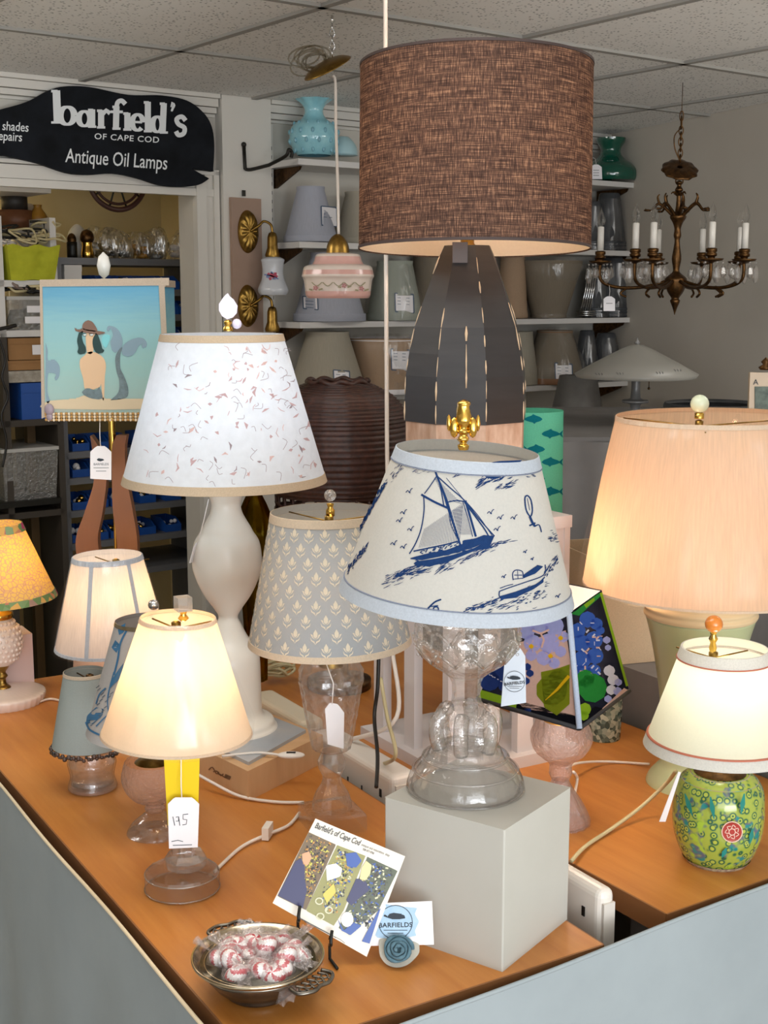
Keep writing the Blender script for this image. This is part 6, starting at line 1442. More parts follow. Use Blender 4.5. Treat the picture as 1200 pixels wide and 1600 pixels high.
o = MB(); o.lathe([(r0 * .93, z0 - .003), (r0 + .006, z0 - .002), (r0 + .006, z0 + .03), ((r0 + r1) / 2 + .010, (z0 + z1) / 2), (r1 + .007, z1 - .03), (r1 + .002, z1 + .002), (r1 * .95, z1 + .001)], 100, 0, lambda a, z: 1 + .008 * math.sin(14 * a + z * 18) + .005 * math.sin(31 * a - z * 30)); o.build('plastic_wrap', m_wrap, sh)
bulb(L, 850, 32, '#ffcfa4', L.dx(1020, 830), .032)
spider(L, 655, 153, sh, L.dx(1093, 650))
fx = L.dx(1093, 640)
o = MB(); o.lathe([(.008, L.z(654)), (.008, L.z(646)), (.005, L.z(644))], 16, c=(fx, 0, 0)); o.build('finial_base', m_gold, L.t)
o = MB(); o.ball((fx, 0, L.z(631)), L.r(631, 14.5), 0, 20); o.build('finial', pr('pale_jade_ball', '#cfd8bd', .25), L.t)

# ================================================================ GINGER JAR LAMP
L = Item('table_lamp', 'green and yellow enamelled ginger jar lamp with a rust piped cream shade at the right', 'lamp', 1119, 1342, TZ)
t = NT('enamel_scroll_glaze'); b = t.n.new('ShaderNodeBsdfPrincipled'); b.inputs['Roughness'].default_value = .15; b.inputs['Coat Weight'].default_value = .4
vo = t.n.new('ShaderNodeTexVoronoi'); vo.feature = 'F1'; vo.inputs['Scale'].default_value = 85; t.link(coords(t), vo.inputs['Vector'])
sw = ramp(t, vo.outputs['Distance'], [(.12, '#24583f'), (.19, '#b3bc4c'), (.29, '#a5b046'), (.35, '#22503c'), (.43, '#2a6048'), (.50, '#8a9c3c'), (.60, '#9aa744')])
big = noise(t, coords(t), 34, 2); mxr = t.n.new('ShaderNodeMix'); mxr.data_type = 'RGBA'; t.link(ramp(t, big, [(.56, 0.0), (.62, 1.0)]), mxr.inputs[0]); t.link(sw, mxr.inputs[6])
t.link(ramp(t, noise(t, coords(t), 60, 1), [(.40, '#1f7f7c'), (.50, '#5d5c72'), (.62, '#9fbb3c')]), mxr.inputs[7]); t.link(mxr.outputs[2], b.inputs['Base Color']); m_jar = t.surf(b.outputs[0])
o = MB(); jp = [(1350, 39), (1340, 48), (1325, 58), (1300, 67), (1275, 70.5), (1250, 70), (1230, 67), (1215, 58), (1207, 46)]
o.lathe([(L.r(1342, 37), .001)] + interp(L.prof(jp), 5), 72, 0, caps=True)
o.lathe(interp(L.prof([(1349, 40.5), (1342, 48), (1336, 52.5)]), 3), 72, 1, lambda a, z: 1.004); 
o.lathe(interp(L.prof([(1216, 59), (1210, 50), (1206, 44)]), 3), 72, 2, lambda a, z: 1.006)
js = cone_surf(L.frame(), L.r(1300, 67), L.z(1300), L.r(1250, 71), L.z(1250), .004)
o2 = MB(); n = 14
fill(o2, js, [(1144 + 15 * math.cos(2 * math.pi * i / 20), 1300 + 15 * math.sin(2 * math.pi * i / 20)) for i in range(20)], 0, 3)
js2 = cone_surf(L.frame(), L.r(1300, 67), L.z(1300), L.r(1250, 71), L.z(1250), .0046)
for k in range(7):
    a = k * .897; stroke(o2, js2, curve2([(1144 + 5 * math.cos(a), 1300 + 5 * math.sin(a)), (1144 + 11 * math.cos(a + .35), 1300 + 11 * math.sin(a + .35)), (1144 + 9 * math.cos(a + .9), 1300 + 9 * math.sin(a + .9))], 3), 1.3, 1)
stroke(o2, js2, [(1144 + 16 * math.cos(2 * math.pi * i / 20), 1300 + 16 * math.sin(2 * math.pi * i / 20)) for i in range(21)], 1.6, 1)
stroke(o2, js2, [(1144 + 5 * math.cos(2 * math.pi * i / 12), 1300 + 5 * math.sin(2 * math.pi * i / 12)) for i in range(13)], 1.4, 1)
for x, y, x2, y2 in ((1110, 1245, 1116, 1280), (1163, 1240, 1158, 1272), (1070, 1240, 1082, 1275), (1135, 1325, 1128, 1340), (1176, 1295, 1172, 1318)):
    stroke(o2, js, [(x, y), ((x + x2) / 2, (y + y2) / 2), (x2, y2)], [2, 8, 1], 2)
jar = o.build('jar_body', [m_jar, pr('petal_band_glaze', '#7d5a60', .2, nz=(140, '#c9c2a0')), pr('lappet_glaze', '#4fa08e', .2, nz=(90, '#c07a52'))], L.t)
o2.build('enamel_flower', [pr('red_enamel', '#a8352e', .2), pr('pink_outline_enamel', '#e0b8a8', .3), pr('teal_enamel', '#1f7d74', .2)], L.t)
o = MB(); o.lathe([(L.r(1207, 40), L.z(1206)), (L.r(1200, 34), L.z(1200)), (.016, L.z(1198)), (.014, L.z(1120))], 40); o.build('lamp_cap', m_bronze, L.t)
m_cr2 = fabric('cream_card_shade', '#e9ead9', '#fbf6da', .5, 300, .02); m_rust = pr('rust_piping', '#b0644c', .7); m_wtrim = fabric('white_trim', '#dfdcd6', trans=.3)
sh, M, r0, z0, r1, z1 = shade(L, 'lamp_shade', (1012, 65), (1166, 117), m_cr2, -1, (0, R(0)), 96, None, [('lower_trim', 0, .10, .002, m_wtrim), ('upper_trim', .90, 1, .002, m_wtrim), ('piping', .100, .112, .0028, m_rust), ('piping', .888, .90, .0028, m_rust)])
bulb(L, 1060, 10, '#fffcf0', r=.024)
spider(L, 1016, 65, sh, L.dx(1115, 1012))
fx = L.dx(1115, 985)
o = MB(); o.lathe([(.004, L.z(1020)), (.006, L.z(1012)), (.004, L.z(1004)), (.007, L.z(998)), (.004, L.z(992)), (.006, L.z(986))], 16, c=(fx, 0, 0)); o.build('finial_base', m_gold, L.t)
o = MB(); o.ball((fx, 0, L.z(975)), L.r(975, 14), 0, 20); o.build('finial', pr('amber_orange_ball', '#d07a2c', .2, coat=.4), L.t)
o = MB(); o.tube([p_ - L.p for p_ in smoothpath([P(1056, 1205, TZ + .10), P(1040, 1225, TZ + .06), P(1000, 1262, TZ + .02), P(955, 1295, TZ + .006), P(915, 1322, TZ + .006), P(893, 1345, TZ + .012)], 8)], .0032, 7); o.build('power_cord', m_corda, L.t)
o = MB(); o.slab([YP(1060, 1206, L.p.y - .09) - L.p, YP(1064, 1207, L.p.y - .09) - L.p, YP(1040, 1284, L.p.y - .03) - L.p, YP(1030, 1284, L.p.y - .03) - L.p], (0, .001, 0)); 
q = o.build('price_tag', m_paper, None, L.p); tag(q, 'narrow white tag seen edge on beside the ginger jar', 'tag')

# ================================================================ FLOWER SHADE LAMP
L = Item('flower_lamp', 'pink pressed glass lamp with a square black shade of blue hydrangeas', 'lamp', 874, 1284, TZ)
m_pg = clearglass('pink_lit_glass', '#fff8f6', 160, .9, .06, .5, .75, .2, '#fbdcd2', .14)
o = MB(); o.glasswall([(L.r(1284, 44), .001)] + interp(L.prof([(1286, 48), (1278, 47), (1262, 40), (1245, 30), (1228, 18), (1218, 13)]), 4), .004, 64, sc8(16, .02)); o.build('foot', m_pg, L.t)
o = MB(); o.facets(interp(L.prof([(1218, 13), (1208, 18), (1196, 17), (1188, 22), (1176, 38), (1160, 47), (1145, 48), (1132, 42), (1122, 40)]), 2), 36, .014); o.build('bowl', m_pg, L.t)
o = MB(); o.lathe([(.03, L.z(1125)), (.015, L.z(1115)), (.012, L.z(1020))], 20); o.build('socket', m_brass, L.t)
zb_ = zrow(1094, L.p.y); zt_ = zrow(940, L.p.y) + .0
bF, bR, bL = P(905, 1138, zb_), P(983, 1079, zb_), P(746, 1092, zb_); bB = bL + bR - bF
tF, tR = P(889, 958, zt_), P(940, 922, zt_); tL = tF + (bL - bF) * .45; tB = tL + tR - tF
cc = (bF + bB) / 2; cc.z = (zb_ + zt_) / 2
m_hyd = fabric('black_ground_cloth', '#1c1f2c', '#20222c', .3, 200, .1); m_lining = fabric('white_lining', '#f4ece4', '#ffeedd', .5, 200, .02)
o = MB(); q = [p_ - cc for p_ in (bF, bR, bB, bL, tF, tR, tB, tL)]
for a, b_, c_, d_ in ((3, 0, 4, 7), (0, 1, 5, 4), (1, 2, 6, 5), (2, 3, 7, 6)):
    o.add([q[a], q[b_], q[c_], q[d_]], [(0, 1, 2, 3)], 0, smooth=False)
sh = o.build('square_shade', m_hyd, L.t, cc - L.p)
Ms = Matrix.Translation(cc)
nL = (bF - bL).cross(tF - bF); nR = (bR - bF).cross(tF - bF)
SL = [plane_surf(Ms, bF, nL, .0006 + .0005 * i) for i in range(4)]; SR = [plane_surf(Ms, bF, nR, .0006 + .0005 * i) for i in range(4)]
cols = [('lilac', '#a9aee2', '#d8c8f0'), ('blue', '#3f63b8', '#4f78e0'), ('olive', '#7d8a22', '#a9a825'), ('green', '#2f8a3c', '#3aa048'), ('pink', '#e8c0b0', '#f8c8b0'), ('navy', '#2b3f7c', '#3550a0'), ('yellow', '#e8b820', '#ffc820'), ('lime', '#8fb52c', '#a8c830'), ('white', '#e4e0ea', '#f0e6e6'), ('black', '#17171d', '#17171d')]
ms_ = [fabric(n_ + '_flower_print', a, b_, .5, 200, .05) for n_, a, b_ in cols]
o = MB()
def disc(S_, lay, x, y, r_, m, sx=1, n=12): fill(o, S_[lay], [(x + r_ * sx * math.cos(2 * math.pi * i / n), y + r_ * math.sin(2 * math.pi * i / n)) for i in range(n)], m, 3)
def clampfill(S_, lay, poly, m): fill(o, S_[lay], poly, m, 3)
# left panel
clampfill(SL, 0, [(806, 1005), (884, 985), (904, 1120), (820, 1108), (800, 1090)], 4)
clampfill(SL, 0, [(749, 1088), (753, 1080), (905, 1120), (905, 1137)], 9); clampfill(SL, 1, [(747, 1091), (752, 1078), (808, 1094), (806, 1108)], 7)
for x, y, r_ in ((822, 985, 14), (842, 975, 16), (866, 978, 15), (880, 995, 9), (832, 1005, 14), (858, 1005, 16), (876, 1018, 9), (850, 1028, 12), (866, 1036, 9), (830, 1024, 9)): disc(SL, 1, x, y, r_, 0)
for x, y in ((830, 1010), (860, 1025), (876, 997), (812, 975)): disc(SL, 2, x, y, 4, 6); [stroke(o, SL[2], [(x + 5 * math.cos(k * 1.256), y + 5 * math.sin(k * 1.256)), (x + 10 * math.cos(k * 1.256), y + 10 * math.sin(k * 1.256))], .9, 4) for k in range(5)]
for pts in ([(832, 985), (845, 990), (850, 1000)], [(845, 990), (858, 984)], [(850, 1000), (846, 1012)]): stroke(o, SL[2], pts, 3, 4)
disc(SL, 1, 862, 1078, 25, 2, 1.0, 9); disc(SL, 1, 873, 1062, 17, 2, 1, 9); clampfill(SL, 1, [(845, 1050), (870, 1045), (890, 1038), (890, 1100), (870, 1118), (850, 1105)], 2); stroke(o, SL[3], [(852, 1094), (870, 1078), (889, 1056)], [1, 4, 5], 6)
for x, y in ((824, 1042), (828, 1052), (822, 1064)): disc(SL, 1, x, y, 6, 5)
disc(SL, 0, 824, 1110, 6, 5); disc(SL, 1, 765, 1064, 16, 5); disc(SL, 1, 780, 1050, 12, 5); disc(SL, 1, 790, 1070, 12, 5)
for k in range(12): x, y = 756 + (k * 13) % 44, 1050 + (k * 7) % 24; stroke(o, SL[2], [(x, y), (x + 2, y + 1)], 1.4, 8)
# right panel
for x, y, r_ in ((903, 985, 12), (918, 968, 13), (932, 975, 10), (908, 1005, 14), (928, 1000, 14), (910, 1030, 14), (930, 1025, 13), (912, 1050, 12), (928, 1048, 11), (938, 985, 7), (902, 1044, 6)): disc(SR, 0, x, y, r_, 1)
rnd = random.Random(3)
for k in range(26):
    x, y = rnd.uniform(900, 936), rnd.uniform(968, 1052); a = rnd.choice([0, 1.57, .8, 2.3]); stroke(o, SR[1], [(x, y), (x + 6 * math.cos(a), y + 6 * math.sin(a))], rnd.choice([1, 1.6, 2.6]), rnd.choice([4, 8]))
disc(SR, 1, 926, 1075, 23, 3, 1.0, 9); disc(SR, 1, 915, 1060, 14, 3); disc(SR, 2, 914, 1108, 10, 7, 1, 8); disc(SR, 2, 912, 1118, 8, 7)
for x, y, r_ in ((948, 1000, 6), (950, 1012, 5), (952, 1048, 9), (958, 1062, 9), (955, 1078, 8), (965, 1080, 7), (950, 1092, 6), (966, 1066, 6)): disc(SR, 1, x, y, r_, 0 if r_ < 8 else 8)
clampfill(SR, 1, [(890, 960), (899, 955), (926, 934), (938, 926), (938, 932), (905, 962)], 3); clampfill(SR, 2, [(912, 945), (928, 934), (930, 938), (916, 950)], 7)
stroke(o, SR[2], [(939, 926), (960, 1000), (980, 1072)], 4, 7)
clampfill(SR, 2, [(940, 1108), (975, 1075), (981, 1077), (979, 1084), (944, 1112)], 4)
clampfill(SR, 1, [(905, 1137), (906, 1124), (930, 1104), (944, 1108), (940, 1112)], 9)
o.build('flower_print', ms_, sh)
o = MB(); o.tube([bF - cc + Vector((0, -.002, 0)), (bF + tF) / 2 - cc + Vector((0, -.002, 0)), tF - cc + Vector((0, -.002, 0))], .0045, 8); o.build('corner_binding', fabric('pale_blue_binding', '#b8c4d8', trans=.2), sh)
o = MB()
for a, b_ in ((0, 1), (1, 2), (2, 3), (3, 0)): o.tube([q[a], q[b_]], .004, 6)
o.build('lower_binding', pr('black_binding', '#1a1a1e', .7), sh)
o = MB(); ql = [p_ * .985 for p_ in q]
for a, b_, c_, d_ in ((3, 0, 4, 7), (0, 1, 5, 4), (1, 2, 6, 5), (2, 3, 7, 6)): o.add([ql[a], ql[b_], ql[c_], ql[d_]], [(0, 1, 2, 3)], 0, smooth=False)
o.build('inner_lining', m_lining, sh)
bulb(L, 1010, 60, '#ffe0c8')
o = MB(); o.tube([p_ - L.p for p_ in smoothpath([P(896, 1206, TZ + .05), P(902, 1216, TZ + .02), P(898, 1240, TZ + .01)], 6)], .0026, 6); o.tube([p_ - L.p for p_ in smoothpath([P(885, 1200, TZ + .05), P(905, 1192, TZ + .03), P(950, 1190, TZ + .005), P(1015, 1194, TZ + .005)], 6)], .0024, 6); o.build('power_cord', m_cordw, L.t)
def mk(o, sf_): logo(o, sf_, 804, 1065, .95, -.12)
Yt = bF.y - .01
pricetag('pale blue grey shop tag with a whale badge hanging against the flower shade', [YP(790, 1016, Yt - .02), YP(822, 1010, Yt + .005), YP(822, 1098, Yt + .005), YP(783, 1104, Yt - .02)], None, [YP(806, 1016, Yt - .01), YP(805, 1000, Yt), YP(803, 985, Yt + .02)], marks=mk, mat=pr('pale_blue_card', '#cdd6e2', .6))

# ================================================================ SHELL VASE, CREAM SQUARE SHADE
L = Item('mosaic_vase', 'small grey green crackle mosaic vase behind the flower lamp', 'vase', 942, 1152, TZ)
t = NT('mosaic_glass'); b = t.n.new('ShaderNodeBsdfPrincipled'); b.inputs['Roughness'].default_value = .2
vo = t.n.new('ShaderNodeTexVoronoi'); vo.inputs['Scale'].default_value = 130; t.link(coords(t), vo.inputs['Vector']); s_ = t.n.new('ShaderNodeSeparateColor'); t.link(vo.outputs['Color'], s_.inputs[0])
t.link(ramp(t, s_.outputs[0], [(.2, '#3f4f48'), (.5, '#7b8a7c'), (.8, '#b3b9a6')]), b.inputs['Base Color']); t.link(bump(t, vo.outputs['Distance'], .5), b.inputs['Normal']); m_mos = t.surf(b.outputs[0])
o = MB(); o.lathe([(L.r(1152, 25), .001)] + L.prof([(1156, 26), (1150, 27), (1120, 28), (1090, 29), (1060, 30)]), 40, caps=True); o.build('body', m_mos, L.t)
o = MB(); o.lathe(L.prof([(1060, 31), (1056, 31), (1056, 27)]), 40); o.build('rim', m_bronze, L.t)
ux = thing('square_shade', 'plain cream square lampshade between the flower shade and the green urn', 'lampshade', T(1.82, 2.09, TZ + .105), None, (0, 0, TANG - R(14)))
o = MB(); w0_, w1_ = .13, .095
for a in range(4):
    r_ = R(90 * a); Mz = Matrix.Rotation(r_, 3, 'Z'); pq = [Mz @ Vector(v_) for v_ in ((-w0_, -w0_, 0), (w0_, -w0_, 0), (w1_, -w1_, .22), (-w1_, -w1_, .22))]; o.slab(pq, (Mz @ Vector((0, 1, 0))) * .003)
o.build('shade_cover', fabric('cream_card', '#dcc6a6', trans=.2), ux)
bx2 = thing('grey_plinth', 'floor standing plinth draped in grey cloth carrying the cream square shade', 'plinth', T(1.92, 2.0, 0), None, (0, 0, TANG))
o = MB(); o.box((0, 0, (TZ + .104) / 2), (.34, .95, TZ + .104)); o.build('cloth_drape', m_greycloth, bx2)

# ================================================================ POWER STRIPS IN THE GAP, HANGING CABLE
def strip(label, v0, v1, z0_, z1_, mat, u=1.142, w_=.056, outlets=True, group=None):
    t_ = thing('power_strip', label, 'power strip', T(u, (v0 + v1) / 2, z0_), group, (0, 0, TANG))
    o = MB(); o.box((0, 0, (z1_ - z0_) / 2), (w_, v1 - v0, z1_ - z0_)); ob = o.build('housing', mat, t_); m_ = ob.modifiers.new('bevel', 'BEVEL'); m_.width = .012; m_.segments = 4
    for j in range(2):
        o = MB(); o.box((-w_ / 2 - .0005, -(v1 - v0) / 2 + .035 + (0), (z1_ - z0_) * (.66 - .34 * j)), (.002, .006, .014)); o.build('usb_port', m_cordb, t_)
    for j in range(2):
        for k in range(2):
            o = MB(); o.box((-w_ / 2 - .0005, -(v1 - v0) / 2 + .10 + j * .05, (z1_ - z0_) * (.55 + (.0))), (.002, .003, .010)); o.build('socket_slot', m_cordb, t_)
            break
    o = MB(); o.box((0, -(v1 - v0) / 2 - .001, (z1_ - z0_) / 2), (w_ * .7, .004, (z1_ - z0_) * .7)); o.build('end_cap', plastic_white('grey_end_plastic', '#d6cec4'), t_)
m_strip = plastic_white('ivory_power_strip', '#e3dcd2')
strip('ivory power strip standing in the gap at the front, beside the white block', 1.295, 1.60, .668, .792, m_strip, 1.139, .028)
strip('ivory power strip in the gap behind the square footed glass lamp', 1.83, 2.12, .668, .785, m_strip)
strip('cream power strip furthest back in the gap, behind the wooden box', 2.17, 2.40, .668, .785, plastic_white('cream_power_strip', '#d9cdb4'))
o = MB(); o.box((0, 0, .33), (.105, 1.5, .64)); tag(o.build('cable_tray', pr('dark_cable_tray', '#2b221c', .8), None, T(1.142, 2.03, 0), (0, 0, TANG)), 'dark tray below the power strips in the gap between the tables', 'tray')
Yc = 2.55; cp = [YP(602, 0, Yc), YP(603, 380, Yc), YP(604, 560, Yc), YP(605, 715, Yc), YP(608, 850, Yc - .05), YP(612, 1000, Yc - .12), YP(620, 1120, 2.25), T(1.142, 2.02, .79)]
cp[0].z = CEIL - .002
cord('hanging_cord', '', cp, .0042, m_cordw); tag(C.objects[-1], 'long white extension cord hanging from the ceiling down into the gap between the tables', 'cord')
cord('black_cord', '', [YP(592, 1010, 2.24), YP(590, 1075, 2.23), YP(585, 1120, 2.22), YP(590, 1180, 2.12), YP(588, 1230, 2.05)], .0035, m_cordb); tag(C.objects[-1], 'black cord hanging down beside the square footed glass lamp', 'cord')
cord('peach_cord', '', [YP(595, 1060, 2.30), YP(605, 1120, 2.22), YP(618, 1180, 2.12), T(1.16, 1.95, .76)], .0035, m_corda); tag(C.objects[-1], 'ivory cord slanting down beside the black cord', 'cord')
o = MB(); c_ = P(430, 1055, TZ + .015); rnd = random.Random(8)
for k in range(6):
    a0 = rnd.uniform(0, 3.1); o.tube([(.045 * math.cos(a) * math.cos(a0) - .012 * math.sin(a) * math.sin(a0), .045 * math.cos(a) * math.sin(a0) + .012 * math.sin(a) * math.cos(a0), .006 + .008 * math.sin(a * 2 + k) + k * .003) for a in [2 * math.pi * i / 24 for i in range(24)]], .003, 6, closed=True)
tag(o.build('coiled_cord', m_corda, None, c_), 'tied ivory cord bundle on the right table behind the power strips', 'cord')
o = MB(); pts = [P(300, 1205, TZ + .03), P(330, 1222, TZ + .02), P(375, 1244, TZ + .006), P(430, 1253, TZ + .004), P(475, 1254, TZ + .004)]; a = pts[0]; o.tube([p_ - a for p_ in smoothpath(pts, 6)], .0028, 6); tag(o.build('white_cord', m_cordw, None, a), 'white lamp cord running in front of the wooden box', 'cord')
o = MB(); c_ = Vector((P(455, 1185, BXZ).x, P(455, 1185, BXZ).y, BXZ + .006)); o.ball((0, 0, 0), .022, 0, 20, (1.1, .55, .26)); o.tube(smoothpath([(-.02, 0, 0), (-.06, .006, .002), (-.12, -.006, 0)], 5), .0025, 6); o.box((0, -.002, .0055), (.016, .006, .001), 1)
tag(o.build('inline_switch', [plastic_white('oval_switch_plastic', '#ded6cc'), m_cordb], None, c_), 'white oval cord switch lying on the wooden box', 'switch')

# ================================================================ MINT BOWL
bc3 = P(404, 1548, TZ); L = Item('mint_bowl', 'silver rimmed oval serving bowl with two openwork handles at the front', 'bowl', 404, 1548, TZ)
zr = zrow(1494, L.p.y) - TZ; R_ = 104 * depth(L.p.y, TZ + zr) / F
m_bowl_d = pr('dark_tarnished_silver', '#5b5752', .22, .9, nz=(30, '#8a8378'))
o = MB(); o.lathe([(R_ * .50, .001), (R_ * .52, .004), (R_ * .50, .008), (R_ * .66, zr * .3), (R_ * .84, zr * .72), (R_ * .90, zr * .92)], 72, caps=True); o.build('outer_bowl', m_bowl_d, L.t)
o = MB(); o.lathe(interp([(R_ * .88, zr * .90), (R_ * .95, zr * .94), (R_ * .995, zr), (R_ * .985, zr + .004), (R_ * .90, zr - .001), (R_ * .83, zr - .006), (R_ * .80, zr - .003), (R_ * .78, zr - .008)], 3), 72); o.lathe([(R_ * .78, zr - .008), (R_ * .72, zr * .5), (R_ * .5, zr * .25), (.001, zr * .22)], 72); o.build('rim_and_liner', m_silver, L.t)
for s_ in (0, 1):
    a0 = R(118) if s_ == 0 else R(-38); d = Vector((math.cos(a0), math.sin(a0), 0)); p2 = Vector((-d.y, d.x, 0)); o = MB(); zz = Vector((0, 0, zr - .004))
    o.tube(smoothpath([d * R_ * .96 - p2 * .028 + zz, d * (R_ + .012) - p2 * .030 + zz, d * (R_ + .022) - p2 * .014 + zz, d * (R_ + .020) + zz, d * (R_ + .022) + p2 * .014 + zz, d * (R_ + .012) + p2 * .030 + zz, d * R_ * .96 + p2 * .028 + zz], 6), .0026, 8)
    for k in (-2, -1, 0, 1, 2):
        o.tube(smoothpath([d * R_ * .97 + p2 * (.010 * k) + zz, d * (R_ + .008) + p2 * (.010 * k + .004) + zz, d * (R_ + .018) + p2 * (.009 * k) + zz], 4), .0016, 6)
        o.tube([d * (R_ + .009) + p2 * (.010 * k + .0045 * math.cos(q)) + zz + d * (.0045 * math.sin(q)) for q in [2 * math.pi * i / 12 for i in range(12)]], .0012, 5, closed=True)
    o.build('handle', m_bowl_d, L.t)
m_mw = pr('mint_white', '#f2ebe8', .3, coat=.4); m_mr = pr('mint_red', '#c22a3c', .3, coat=.4); m_mwrap = hazewrap('mint_wrapper')
def mint_meshes():
    o = MB(); r_ = .0115; sq = .72; n = 36; k_ = 14; vs = []; fs = []; ms = []
    for i in range(k_ + 1):
        t_ = math.pi * i / k_
        for j in range(n): a = 2 * math.pi * j / n; vs.append((r_ * math.sin(t_) * math.cos(a), r_ * math.sin(t_) * math.sin(a), -r_ * sq * math.cos(t_)))
    for i in range(k_):
        for j in range(n):
            q = (j + 1) % n; sw = (j + i * 1.1) % (n / 4)
            o.add([vs[i * n + j], vs[i * n + q], vs[(i + 1) * n + q], vs[(i + 1) * n + j]], [(0, 1, 2, 3)], 1 if sw < 4 else 0)
    w_ = MB(); rnd = random.Random(5)
    w_.lathe([(.004, -.0105), (.010, -.0095), (.0135, 0), (.010, .0095), (.004, .0105)], 20, 0, lambda a, z: 1 + .1 * math.sin(5 * a))
    for s_ in (-1, 1):
        vs = [(s_ * .012, 0, 0)]; m_ = 11
        for j in range(m_): a = (j / (m_ - 1) - .5) * 1.7; vs.append((s_ * (.012 + .020 * math.cos(a)), .020 * math.sin(a), .004 * math.sin(j * 2.2)))
        w_.add(vs, [(0, j, j + 1) for j in range(1, m_)])
    return o, w_
cm, wm = mint_meshes(); proto = None
spots = [(0.012, .012, 0), (-.040, -.022, 1), (.052, .030, 2), (.046, -.012, 3), (-.012, .045, 4), (-.052, .02, 5), (-.030, -.052, 6), (.012, -.045, 7), (.040, -.040, 8), (-.06, -.005, 9), (.03, .055, 10), (.0, -.012, 11), (-.035, .03, 12), (.028, .008, 13), (-.018, -.03, 14), (-.015, .018, 15), (.062, .008, 16), (-.045, .042, 17), (.03, -.055, 18)]
wl = ['at the centre of the bowl', 'left of centre with its stripes turned up', 'at the right rim under the postcard', 'right of the central mint', 'at the back of the bowl', 'at the back left of the bowl', 'at the front left rim', 'at the front of the bowl', 'at the front right of the bowl', 'furthest left in the bowl', 'at the back right of the bowl', 'tucked under the central mint', 'between the centre and the back left rim', 'just right of the central mint and lower', 'just in front and left of the central mint', 'just behind and left of the central mint', 'furthest right in the bowl', 'against the back left rim', 'against the front right rim']
rnd = random.Random(12)
for (x, y, i) in spots:
    f_ = R_ / .085 * .80; rr_ = math.hypot(x, y) * f_
    loc = L.p + Vector((x * f_, y * f_, zr * .80 + .014 * (1 - rr_ / .08) + (0.006 if i in (0, 3, 1) else 0) - (.012 if i in (11, 13, 14, 15) else 0)))
    rot = (rnd.uniform(.3, 1.1) if i < 5 else rnd.uniform(-.6, .6), rnd.uniform(-.6, .6), rnd.uniform(0, 6.2))
    lab_ = 'red striped mint in clear wrapper, ' + wl[i]
    if proto is None:
        proto = cm.build('wrapped_mint', [m_mw, m_mr], None, loc, rot); pw2 = wm.build('wrapper', m_mwrap, proto); ob = proto
    else:
        ob = proto.copy(); C.objects.link(ob); ob.location = loc; ob.rotation_euler = rot; w2 = pw2.copy(); w2.parent = ob; C.objects.link(w2)
    ob.scale = (1.3, 1.3, 1.3); tag(ob, lab_, 'candy', 'wrapped mints in the silver bowl')

# ================================================================ POSTCARD ON EASEL, BUSINESS CARD, ROSETTE
pq = P(572, 1492, TZ + .014); nrm = Vector((.12, -1, .34)).normalized()
cor = [PP(x, y, pq, nrm) for x, y in ((493, 1279), (633, 1338), (573, 1495), (426, 1411))]
pc = (cor[0] + cor[2]) / 2; t_ = thing('postcard', 'tilted shop postcard printed with three workshop photographs leaning on a black easel', 'postcard', pc)
o = MB(); o.slab([p_ - pc for p_ in cor], nrm * -.0012); o.build('card', pr('cream_postcard', '#e8dfd0', .35), t_)
k5 = .35
S0 = plane_surf(Matrix.Translation(pc), pq, nrm, .0005); S1 = plane_surf(Matrix.Translation(pc), pq, nrm, .0010); S2 = plane_surf(Matrix.Translation(pc), pq, nrm, .0015)
c0 = lambda x, y: S0(280 + x * k5, 1240 + y * k5); c1_ = lambda x, y: S1(280 + x * k5, 1240 + y * k5); c2_ = lambda x, y: S2(280 + x * k5, 1240 + y * k5)
o = MB(); A3 = math.atan2(150, 375)
fill(o, c0, [(578, 172), (700, 228), (565, 520), (438, 458)], 0, 8); fill(o, c0, [(705, 230), (832, 278), (735, 520), (690, 590), (565, 522)], 1, 8); fill(o, c0, [(840, 282), (975, 345), (890, 520), (760, 632), (712, 600)], 2, 8)
rnd = random.Random(31)
def speck(x0, y0, x1, y1, n, ms2, s0=6, s1=16):
    for k in range(n):
        x, y = rnd.uniform(x0, x1), rnd.uniform(y0, y1); q = rnd.uniform(s0, s1); a = rnd.uniform(0, 3)
        stroke(o, c1_, [(x, y), (x + q * math.cos(a), y + q * math.sin(a))], q * .5, rnd.choice(ms2))
def quadfill(x0, y0, w_, h_, n, ms2): # skewed band inside a photograph
    for k in range(n):
        u, v_ = rnd.random(), rnd.random(); x = x0 + u * w_ - v_ * h_ * .40; y = y0 + u * w_ * .42 + v_ * h_; q = rnd.uniform(5, 14); a = rnd.uniform(0, 3)
        stroke(o, c1_, [(x, y), (x + q * math.cos(a), y + q * math.sin(a))], q * .55, rnd.choice(ms2))
quadfill(582, 180, 100, 250, 320, [3, 4, 5, 6]); quadfill(712, 245, 90, 250, 300, [5, 4, 7, 6, 8, 1]); quadfill(850, 300, 100, 260, 320, [3, 6, 8, 7, 2])
fill(o, c2_, [(440, 455), (480, 380), (520, 300), (545, 290), (560, 320), (560, 380), (570, 430), (552, 512)], 9, 6)
fill(o, c2_, [(548, 268), (580, 258), (592, 285), (575, 320), (552, 315)], 10, 6)
fill(o, c2_, [(745, 478), (790, 380), (830, 385), (850, 430), (800, 470), (770, 500)], 9, 6); fill(o, c2_, [(835, 300), (860, 320), (852, 360), (825, 395), (805, 380), (815, 330)], 11, 6)
fill(o, c2_, [(655, 320), (700, 312), (728, 335), (720, 370), (660, 390)], 12, 6); fill(o, c2_, [(742, 265), (790, 262), (815, 300), (790, 330), (750, 325)], 8, 6); fill(o, c2_, [(640, 450), (690, 400), (700, 440), (660, 490)], 5, 6)
